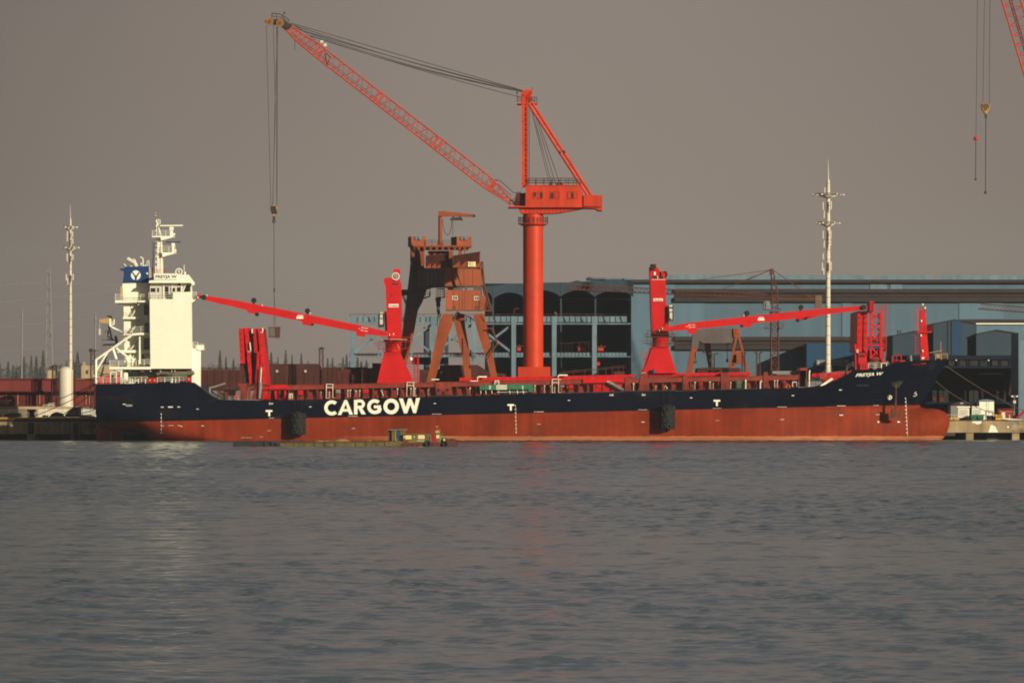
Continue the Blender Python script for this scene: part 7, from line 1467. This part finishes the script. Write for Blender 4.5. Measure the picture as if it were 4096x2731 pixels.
g = G(); F.path(g, [(1190, 1082, Y2 + 1), (1188, 1280, Y2 + 1)], .07); g.ball(F.p(1187, 1284, Y2 + 1), .25, .25, .35); F.box(g, 1200, 1078, 1216, 1105, .8, Y2 + .6); F.path(g, [(880, 1110, Y2 + 1), (930, 1200, Y2 + 1)], .1); F.box(g, 902, 1130, 916, 1192, 1, Y2 + 1); F.path(g, [(820, 1180, Y2 + .1), (822, 1300, Y2 + .1)], .05); g.disc(F.p(822, 1300, Y2), .25, .2, 10); P_('hook', M_DARK, g, sg)

# ---------------------------------------------------------------- tower crane with lattice jib
Y3 = 140.0; F = D5.at(Y3); b = F.p(1738, 1500); tc_ = thing('tower_crane', 'rusty lattice tower crane standing before the blue construction hall', 'tower crane', (b.x, Y3, 3.2))
g = G(); g.lattice(Vector((b.x, Y3, 3.2)), F.p(1738, 712), F.ln(84), F.ln(84), 17, .15, .085); P_('mast_lattice', M_LATT, g, tc_)
g = G(); F.box(g, 1690, 705, 1792, 724, 3.5, Y3 - 1.75); P_('slewing_ring', M_LATT, g, tc_); g = G(); F.box(g, 1740, 680, 1820, 690, 2, Y3 - 1); F.rail(g, (1622, 905), (1840, 905), 850, Y3 - 2, None, 2, 1.6, .06); F.box(g, 1622, 902, 1680, 910, 4, Y3 - 2); F.box(g, 1795, 902, 1836, 910, 4, Y3 - 2); P_('mast_platform', M_LATT, g, tc_)
g = G()
for s_ in (-1, 1):
    y = Y3 + s_ * .9; g.tube(F.p(1712, 700, y), F.p(1698, 225, Y3 + s_ * .3), .15, None, 6); g.tube(F.p(1776, 680, y), F.p(1768, 500, y), .13, None, 6); g.tube(F.p(1768, 500, y), F.p(1722, 230, Y3 + s_ * .3), .13, None, 6)
    for i in range(7): v = 690 - i * 66; w_ = 1774 - max(0, (500 - v)) * .17; g.tube(F.p(1712 - (700 - v) * .03, v, y), F.p(w_, v - 50, y), .07, None, 5); g.tube(F.p(w_, v, y), F.p(1711 - (700 - v) * .03, v - 50, y), .07, None, 5)
F.box(g, 1685, 218, 1722, 248, .9, Y3 - .45); F.path(g, [(1688, 235, Y3), (1680, 290, Y3)], .06); P_('apex', M_LATT, g, tc_)
f4 = D4.at(Y3); L0, L1 = f4.p(660, 668), F.p(1700, 536)
g = G(); n = 44
top0, top1, bt0, bt1 = f4.p(662, 648), F.p(1700, 514), f4.p(660, 690), F.p(1700, 566)
for i in range(n):
    a, b_ = i / n, (i + 1) / n; T0, T1 = top0.lerp(top1, a), top0.lerp(top1, b_)
    for s_ in (-.8, .8):
        B0, B1 = bt0.lerp(bt1, a) + Vector((0, s_, 0)), bt0.lerp(bt1, b_) + Vector((0, s_, 0)); g.tube(B0, B1, .11, None, 5); g.tube(T0, B1, .055, None, 4); g.tube(B1, T1, .055, None, 4)
    g.tube(T0, T1, .12, None, 5); g.tube(bt0.lerp(bt1, a) + Vector((0, -.8, 0)), bt0.lerp(bt1, a) + Vector((0, .8, 0)), .05, None, 4)
P_('jib', M_LATT, g, tc_)
g = G(); F.bar(g, (1700, 568), (2260, 572), .3, 1.6); F.bar(g, (1700, 574), (2100, 578), .1, 1.7); F.rail(g, (1790, 566), (2210, 568), 530, Y3 - .8, None, 2, 1.4, .05); F.box(g, 2100, 520, 2160, 566, 1.4, Y3 - .7); P_('counter_jib', M_LATT, g, tc_)
g = G()
for i in range(6): F.box(g, 2212 + i * 13, 525, 2222 + i * 13, 668, 1.8, Y3 - .9)
F.box(g, 2210, 566, 2290, 580, 2, Y3 - 1); P_('counterweight', mat('dull_tan', (.20, .125, .075), .7, .2, 1), g, tc_)
g = G()
for a, b_ in (((1698, 228), (1100, 468)), ((1698, 230), (1430, 345)), ((1695, 232), (860, 345)), ((1722, 232), (2090, 500)), ((1722, 232), (1990, 420)), ((860, 345), (300, 400)), ((1430, 340), (1070, 480))): g.tube(F.p(*a, Y3), F.p(*b_, Y3), .06, None, 5)
P_('tie_rod', M_LATT, g, tc_)
g = G(); F.poly(g, [(1612, 602), (1640, 590), (1684, 596), (1684, 694), (1606, 690)], 1.8, Y3 - 1.4); cb = P_('operator_cab', M_GREY, g, tc_); g = G(); F.box(g, 1626, 606, 1658, 660, .1, Y3 - 1.46); F.box(g, 1655, 640, 1682, 680, .1, Y3 - 1.46); P_('cab_window', M_STEELB, g, cb); g = G(); F.path(g, [(1612, 602, Y3 - 1.5), (1606, 690, Y3 - 1.5), (1684, 694, Y3 - 1.5)], .1); F.path(g, [(1640, 600, Y3 - 1.5), (1630, 690, Y3 - 1.5)], .07); P_('cab_frame', M_RUST, g, cb)
F = E1.at(150.0); t = thing('tower_crane', 'orange lattice jib of another tower crane above the slate sheds', 'tower crane', F.p(1700, 640))
g = G(); n = 14; T, Bq, T1, B1_ = F.p(1108, 92), F.p(1085, 142), F.p(1760, 140), F.p(1760, 192)
for i in range(n):
    a, b_ = i / n, (i + 1) / n; p, q, r_, s_ = T.lerp(T1, a), T.lerp(T1, b_), Bq.lerp(B1_, a), Bq.lerp(B1_, b_); g.tube(p, q, .11, None, 5); g.tube(r_, s_, .12, None, 5); g.tube(p, s_, .05, None, 4); g.tube(s_, q, .05, None, 4)
    g.tube(r_ + Vector((0, 1.4, 0)), s_ + Vector((0, 1.4, 0)), .11, None, 5)
P_('jib', M_LATT, g, t); g = G(); pb = F.p(1760, 165); g.lattice(Vector((pb.x, 150, 3.2)), pb, 1.8, 1.8, 20, .14, .08); P_('mast_lattice', M_LATT, g, t)

# ---------------------------------------------------------------- blue steel frame and dark open hall
YF = 150.0; F = D4.at(YF); E = E3.at(YF); fr = thing('crane_runway', 'pale blue open steel crane runway before the dark arched hall', 'crane runway', F.p(400, 1450))
cols = [1410, 1572, 1733, 1895, 2055, 2217, 2378]
for k, px in enumerate(cols):
    for y in (YF, YF + 26):
        u = (px - F.x0) * F.k; g = G(); F.box(g, u - 20, 985, u + 20, 1480, 1.3, y); F.box(g, u - 24, 925, u + 24, 985, 1.5, y - .05); P_('column', M_STEELB, g, fr)
for y in (YF + .2, YF + 26.2):
    g = G(); PX.at(y); f = F.at(y); u0 = (1399 - F.x0) * F.k
    f.box(g, u0, 926, 1192, 976, .8); f.box(g, u0, 985, 1226, 996, 1.0, y - .1); P_('runway_beam', M_STEELB, g, fr)
    g = G(); u = u0 + 15
    while u < 1190: f.box(g, u, 928, u + 4, 974, .12, y - .13); u += 50
    for u in (-1060, -690, -330, 30, 640, 790, 985, 1130): f.path(g, [(u, 930, y - .1), (u + 22, 974, y - .1)], .08)
    P_('beam_stiffener', M_BLUES, g, fr)
    g = G(); f.box(g, u0, 1242, 1190, 1272, .8, y + .3); f.box(g, u0, 1274, 1226, 1281, 1.0, y + .1); P_('lower_beam', M_STEELB, g, fr)
    g = G(); u = u0 + 12
    while u < 1190: f.box(g, u, 1244, u + 4, 1270, .1, y + .18); u += 32
    P_('beam_stiffener', M_BLUES, g, fr)
g = G()
for a, b in zip(cols[:5], cols[1:5]):
    if a == 1572: pass
    for y in (YF + .6,):
        ua, ub = (a - F.x0) * F.k + 20, (b - F.x0) * F.k - 20
        F.bar(g, (ua, 1000), (ub, 1238), .45, .3, y); F.bar(g, (ub, 1000), (ua, 1238), .45, .3, y + .35)
P_('cross_brace', M_STEELB, g, fr)
for q in ((1312, 425, 1402, 1300), (1640, 425, 1700, 1300), (1130, 880, 1640, 1010)): g = G(); E.at(YF + 30).box(g, *q, 1.2); P_('rear_panel', M_BLUES, g, fr)
g = G(); u0 = (1399 - F.x0) * F.k; F.rail(g, (u0, 926), (1226, 926), 908, YF + .3, None, 1, 3, .06); E.poly(g, [(190, 310), (212, 235), (218, 310)], .3, YF); F.path(g, [(205, 910, YF), (213, 858, YF), (252, 858, YF)], .07); g.ball(F.p(568, 902, YF), .35, .35, .4); P_('runway_rail', M_LATT, g, fr)
g = G(); E.box(g, 215, 838, 605, 846, .8, YF - .2); E.box(g, 1180, 822, 2300, 830, .8, YF - .2); P_('red_cable_tray', M_BROWN, g, fr)
for i, (u0, v0, u1, v1, lb) in enumerate(((770, 1200, 836, 1226, 'orange crane trolley on the blue lower beam before the rust-red pipes'), (932, 1288, 958, 1352, 'orange hoist box hanging low below the blue lower beam'), (238, 1196, 268, 1226, 'orange hoist half hidden behind the giant pedestal column'), (940, 1200, 990, 1226, 'small orange crane trolley on the blue lower beam, above the low hoist box'))):
    t = thing('hoist_trolley', lb, 'hoist', F.p((u0 + u1) / 2, v1, YF + 3), 'orange hoists in the blue steel frame')
    g = G(); F.box(g, u0, v0, u1, v1, 1.5, YF + 3); P_('hoist_body', M_ORED, g, t); g = G()
    F.path(g, [(u0 - 12, v0 - 6, YF + 3), (u1 + 20, v0 - 12, YF + 3)], .12); F.path(g, [((u0 + u1) / 2, v0, YF + 3), ((u0 + u1) / 2 + 4, v0 - 30, YF + 3)], .08); P_('hoist_arm', M_LATT, g, t)
t = thing('pipe_railing', 'rusty pipe railing stretching behind the red hatch covers', 'railing', F.p(900, 1430, 100)); f = F.at(100.0); g = G(); f.path(g, [(600, 1425), (1120, 1372), (1180, 1370)], .06); f.path(g, [(600, 1412), (1180, 1352)], .05)
for u in (640, 730, 825, 940, 1010, 1065, 1120, 1160): f.path(g, [(u, 1445), (u, 1392 - (u - 640) * .06)], .05)
P_('pipe_rail', M_RUST, g, t); g = G(); f.box(g, 1080, 1405, 1175, 1450, 3); P_('rail_box', M_BROWND, g, t)
t = thing('pipe_scaffold', 'rust-red pipe structure in the dark hall behind the blue frame', 'scaffold', F.p(700, 1230, 170)); f = F.at(170.0); g = G()
for u in (620, 655, 683, 712, 775, 830, 860): f.path(g, [(u, 1238), (u, 1158)], .12)
f.path(g, [(560, 1165), (870, 1148)], .08); f.path(g, [(600, 1190), (700, 1188)], .06); P_('pipe_frame', M_LATTR, g, t)
# dark open hall with arched bays
YH = 186.0; F = D4.at(YH); hall = thing('open_hall', 'dark slate open hall with arched bays behind the blue steel frame', 'hall', F.p(600, 1450))
def archpts(u0, u1, vs, vt, n=10): return [(u0 + (u1 - u0) * i / n, vs - (vs - vt) * math.sin(math.pi * i / n) ** .75) for i in range(n + 1)]
bays = [(-45, 20), (22, 322), (324, 612), (614, 912), (914, 1250)]; roof = [(-45, 664), (90, 655), (170, 638), (240, 645), (480, 632), (690, 630), (755, 613), (800, 622), (960, 618), (1075, 600), (1180, 612), (1250, 618)]
def rv(u):
    for (a, b), (c, d) in zip(roof, roof[1:]):
        if u <= c: return b + (d - b) * (u - a) / (c - a)
    return roof[-1][1]
for u0, u1 in bays:
    g = G(); ar = archpts(u0, u1, 780 if u0 < 300 else 755, 718 if u0 < 300 else 700); g2 = [(u, rv(u)) for u in sorted(set([u0, u1] + [r_[0] for r_ in roof if u0 < r_[0] < u1]))]
    F.poly(g, ar + g2[::-1], 2.0); P_('bay_fascia', M_BLUES, g, hall)
g = G(); 
for u in (20, 322, 612, 912): g = G(); F.box(g, u, 770, u + 14, 1480, 1, YH + .2); P_('bay_column', M_BLUES, g, hall)
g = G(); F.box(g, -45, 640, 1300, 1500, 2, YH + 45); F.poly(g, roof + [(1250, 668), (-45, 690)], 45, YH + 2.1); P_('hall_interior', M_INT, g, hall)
g = G()
for v in (775, 905): g = G(); F.box(g, 560, v, 1226, v + 5, .5, YH + 6); P_('inner_rail', M_BLUES, g, hall)
g = G(); F.poly(g, [(840, 612), (840, 590), (860, 584), (882, 586), (884, 612)], 3, YH + 12); F.poly(g, [(880, 590), (1260, 588), (1260, 604), (882, 606)], 10, YH + 12); P_('roof_duct', M_STEELB, g, hall)
# big blue construction hall
YB2 = 196.0; F = D5.at(YB2); S6 = D6.at(YB2); bh = thing('construction_hall', 'huge blue clad construction hall with brown louvre bands behind the forward crane', 'hall', F.p(1500, 1470)); UR = 5400
g = G(); F.box(g, 72, 378, UR, 1500, 60, YB2); P_('cladding', M_BLUE, g, bh)
for q in ((72, 384, 575, 1500), (575, 606, 925, 1004)): g = G(); F.box(g, *q, .1, YB2 - .12); P_('pale_cladding', M_BLUEL, g, bh)
g = G(); F.poly(g, [(-10, 326), (260, 320), (480, 300), (510, 286), (UR, 296), (UR, 344), (-10, 344)], 58, YB2 - .5); P_('roof_sheet', M_STEELB, g, bh)
g = G(); F.box(g, -10, 344, UR, 380, 62, YB2 - 1.2); P_('eaves_band', M_BAND, g, bh)
for v0, v1, u0 in ((452, 606, 575), (1006, 1160, 575)):
    h = v1 - v0
    for a, b, y in ((0, .33, .9), (.33, .62, .3), (.62, 1.0, 1.0)):
        g = G(); F.box(g, u0, v0 + h * a, UR, v0 + h * b - 5, .2 + y, YB2 - y); P_('louvre_band', M_BAND, g, bh)
g = G()
for u0, u1 in ((458, 566), (590, 668)): g = G(); S6.box(g, u0, 876, u1, 912, .15, YB2 - .2); P_('lit_window', M_STEELB, g, bh)  # paler colour makes these wall windows look lit
for q in ((275, 998, 340, 1222), (1040, 998, 1330, 1105)): g = G(); S6.box(g, *q, .1, YB2 - .15); P_('pale_cladding', M_BLUEL, g, bh)
g = G(); F.box(g, 2110, 1085, 3000, 1500, 10, YB2 - 12); sh = P_('annexe', M_BLUED, g, bh)
g = G(); F.box(g, 2225, 1275, 2600, 1345, .3, YB2 - 12.3); F.box(g, -1, 0, 0, 1, .01, YB2 + 5); P_('annexe_panel', M_GREY, g, bh)
g = G(); F.path(g, [(2248, 1350, YB2 - 13), (2246, 1290, YB2 - 13)], .12); P_('annexe_pipe', M_SHADE, g, bh)
# slate sheds at the right
def shed(label, pts, Y, d, m, extra=None):
    f = E1.at(Y); t = thing('clad_shed', label, 'shed', f.p(sum(p[0] for p in pts) / len(pts), max(p[1] for p in pts)), 'slate blue sheds behind the bow'); g = G(); f.poly(g, pts, d); P_('cladding', m, g, t)
    tp = [p for p in pts if p[1] < max(q[1] for q in pts) - 120]; g = G(); f.poly(g, [(u, v - 6) for u, v in tp] + [(u, v + 4) for u, v in tp[::-1]], d + .6, Y - .3); P_('roof_edge', M_BAND, g, t)
    if extra: extra(f, t)
    return t
def ex1(f, t):
    g = G(); f.path(g, [(238, 410), (238, 362)], .12); f.path(g, [(266, 405), (266, 362)], .12); f.path(g, [(230, 385), (272, 385)], .1); P_('roof_vent', M_BLUES, g, t)
shed('lower slate blue shed between the jib rest and the foremast', [(185, 1300), (185, 425), (425, 376), (606, 402), (606, 1300)], 152.0, 18, M_BLUES, ex1)
def ex2(f, t):
    g = G(); f.box(g, 800, 268, 906, 640, .3, 149.8); P_('dark_panel', M_BLUED, g, t)
    g = G(); f.box(g, 760, 275, 766, 640, .2, 149.85); P_('corner_joint', M_BAND, g, t)
shed('taller slate blue shed with a deep blue panel behind the bow pulpit', [(610, 1300), (610, 302), (830, 258), (1055, 296), (1055, 1300)], 150.0, 18, M_BLUES, ex2)
def ex3(f, t):
    g = G(); f.box(g, 1058, 293, 2400, 306, .8, 150.4); P_('eaves_gutter', M_WHITE, g, t)
shed('pale blue translucent sided shed with a bright white gutter', [(1060, 1300), (1060, 306), (2400, 306), (2400, 1300)], 151.0, 18, M_BLUEL, ex3)
f = E1.at(169.6); g = G(); f.poly(g, [(820, 258), (2400, 252), (2400, 300), (1058, 296)], 1.5); 
t = thing('clad_shed', 'long low brown roof slope above the bright white gutter', 'roof', f.p(1500, 300), 'slate blue sheds behind the bow'); P_('roof_slope', M_BAND, g, t)
shed('dark slate shed with a low gable below the bright white gutter', [(1059, 1300), (1059, 408), (1270, 366), (1505, 402), (1505, 1300)], 148.0, 20, M_BLUES)
# dark open workshop with rows of windows
YW = 100.0; F = E1.at(YW); wk = thing('open_workshop', 'dark open workshop with two rows of dull windows behind the bow mooring lines', 'workshop', F.p(1050, 1312))
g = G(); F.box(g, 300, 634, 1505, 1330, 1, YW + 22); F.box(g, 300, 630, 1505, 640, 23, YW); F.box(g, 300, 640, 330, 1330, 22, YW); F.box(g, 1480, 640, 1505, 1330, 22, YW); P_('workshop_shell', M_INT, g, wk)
g = G(); F.box(g, 300, 640, 1500, 676, 1, YW); F.box(g, 300, 742, 1500, 764, 1, YW + .2); F.box(g, 300, 1115, 1500, 1135, 1, YW + .2)
for u in (600, 860, 958, 1085, 1180, 1295, 1400, 1480): F.box(g, u, 676, u + 22, 742, .8, YW + .3)
P_('dark_beam', M_INT, g, wk)
WIN = mat('dull_window', (.035, .033, .033), .3, .3, .8)
for u0, u1, v0, v1 in ((770, 830, 682, 738), (888, 952, 684, 740), (988, 1076, 682, 738), (1112, 1176, 684, 740), (1224, 1290, 682, 738), (1322, 1394, 684, 740), (1426, 1478, 684, 738), (602, 644, 998, 1116), (672, 768, 998, 1116), (936, 952, 998, 1112), (986, 1082, 998, 1114), (1112, 1134, 998, 1112), (1270, 1292, 1000, 1110), (1322, 1368, 1000, 1110), (1434, 1470, 1000, 1112)):
    g = G(); F.box(g, u0, v0, u1, v1, .2, YW + .5); w_ = P_('window', WIN, g, wk)
    g = G()
    if v1 - v0 > 80:
        for v in (1030, 1062, 1092): F.box(g, u0, v, u1, v + 3, .08, YW + .4)
        F.box(g, (u0 + u1) / 2 - 1.5, v0, (u0 + u1) / 2 + 1.5, v1, .08, YW + .38)
        P_('glazing_bar', M_INT, g, w_)
for q in ((674, 1070, 718, 1116), (604, 1066, 642, 1100)): g = G(); F.box(g, *q, .1, YW + .3); P_('brown_panel', M_BROWND, g, wk)  # plain brown panels inside the dark workshop
g = G(); F.path(g, [(1400, 1050, YW - 1), (1450, 780, YW - 1)], .3); F.path(g, [(1090, 822, YW - 1), (1320, 824, YW - 1)], .06); P_('rusty_prop', M_LATTR, g, wk)
g = G(); 
for u, v in ((848, 681), (1186, 683)): g = G(); g.ball(F.p(u, v, YW - .4), .15, .15, .15, 8, 6); P_('wall_lamp', M_WHITE, g, wk)
F = E1.at(66.0); t = thing('blue_gatehouse', 'tall pale blue clad building corner rising behind the lamp post', 'building', F.p(1540, 1312)); g = G(); F.box(g, 1507, 392, 1640, 1320, 14); P_('cladding', M_STEELB, g, t); g = G(); F.box(g, 1500, 390, 1512, 1320, .5, 65.8); F.box(g, 1507, 392, 1640, 460, .1, 65.85); P_('corner_trim', M_BLUEL, g, t)
# harbour crane at the top right corner
Y5 = 95.0; F = D8.at(Y5); hc = thing('harbour_crane', 'red lattice jib with striped yellow hook block hanging in the sky', 'crane', F.p(1255, 3150))
g = G(); d = Vector((170, 570)).normalized(); n_ = (125 * d.y, -125 * d.x)
def hp(t_, s_, y): return F.p(320 + 935 * t_ + s_ * 132, 0 + 3136 * t_ - s_ * 40, y)
n = 92; t0 = -.09
for i in range(n):
    a, b_ = t0 + (1 - t0) * i / n, t0 + (1 - t0) * (i + 1) / n
    for y in (Y5, Y5 + 2.6):
        for s_ in (0, 1): g.tube(hp(a, s_, y), hp(b_, s_, y), .17, None, 6)
        if i % 2: g.tube(hp(a, 0, y), hp(b_, 1, y), .085, None, 5)
        else: g.tube(hp(a, 1, y), hp(b_, 0, y), .085, None, 5)
    for s_ in (0, 1): g.tube(hp(a, s_, Y5), hp(b_, s_, Y5 + 2.6), .085, None, 5); g.tube(hp(b_, s_, Y5), hp(b_, s_, Y5 + 2.6), .07, None, 5)
P_('jib', M_ORED, g, hc)
g = G()
for i in range(40):
    a, b_ = t0 + .3 * i / 40, t0 + .3 * (i + 1) / 40
    g.tube(hp(a, .38, Y5 + 1), hp(b_, .38, Y5 + 1), .09, None, 5); g.tube(hp(a, .5, Y5 + 1), hp(b_, .5, Y5 + 1), .09, None, 5); g.tube(hp(a, .38, Y5 + 1), hp(a, .5, Y5 + 1), .06, None, 4); g.tube(hp((a + b_) / 2, .38, Y5 + 1), hp((a + b_) / 2, .5, Y5 + 1), .06, None, 4)
P_('jib_walkway', M_LATTR, g, hc)
g = G()
for a, b_ in (((134, -60), (122, 1050)), ((188, -60), (175, 800)), ((229, -60), (224, 800))): g.tube(F.p(*a, Y5), F.p(*b_, Y5), .05, None, 5)
for a, b_ in (((121, 1080), (120, 1378)), ((198, 905), (195, 1480))): g.tube(F.p(*a, Y5), F.p(*b_, Y5), .08, None, 6)
F.path(g, [(120, 1368, Y5), (120, 1380, Y5)], .22); F.path(g, [(195, 1462, Y5), (195, 1484, Y5)], .24); P_('hoist_rope', M_ROPE, g, hc)
g = G(); F.poly(g, [(164, 795), (190, 788), (215, 790), (232, 808), (230, 828), (206, 872), (196, 875), (176, 850), (163, 822)], 1.2, Y5 - .6); hb_ = P_('hook_block', M_YEL, g, hc, None, .08)
g = G()
for i in range(3): F.bar(g, (172 + i * 17, 800 - i * 3), (196 + i * 12, 850 - i * 12), .24, .06, Y5 - .63)
P_('block_stripe', M_DARK, g, hb_)
g = G(); F.box(g, 190, 876, 206, 898, .5, Y5 - .25); g.ring(F.p(198, 900, Y5), F.ln(6), F.ln(3), 12, 6); P_('hook', M_DARK, g, hb_)
g = G(); q = F.p(123, 1048, Y5); g.lathe(q.x, Y5, [(.2, F.z(1076)), (.45, F.z(1072)), (.45, F.z(1050)), (.2, F.z(1046))], 14); P_('rope_weight', M_ORED, g, hc)

# ---------------------------------------------------------------- air
HAZE = .000055
g = G(); g.box(-1200, 1200, -840, 5200, -1, 210)
m = bpy.data.materials.new('haze_air'); m.use_nodes = True; n = m.node_tree.nodes; n.clear()
o_ = n.new('ShaderNodeOutputMaterial'); v_ = n.new('ShaderNodeVolumePrincipled'); v_.inputs['Color'].default_value = (.72, .84, 1.0, 1); v_.inputs['Density'].default_value = HAZE
m.node_tree.links.new(v_.outputs[0], o_.inputs['Volume']); tag(g.build('haze', m), kind='stuff')
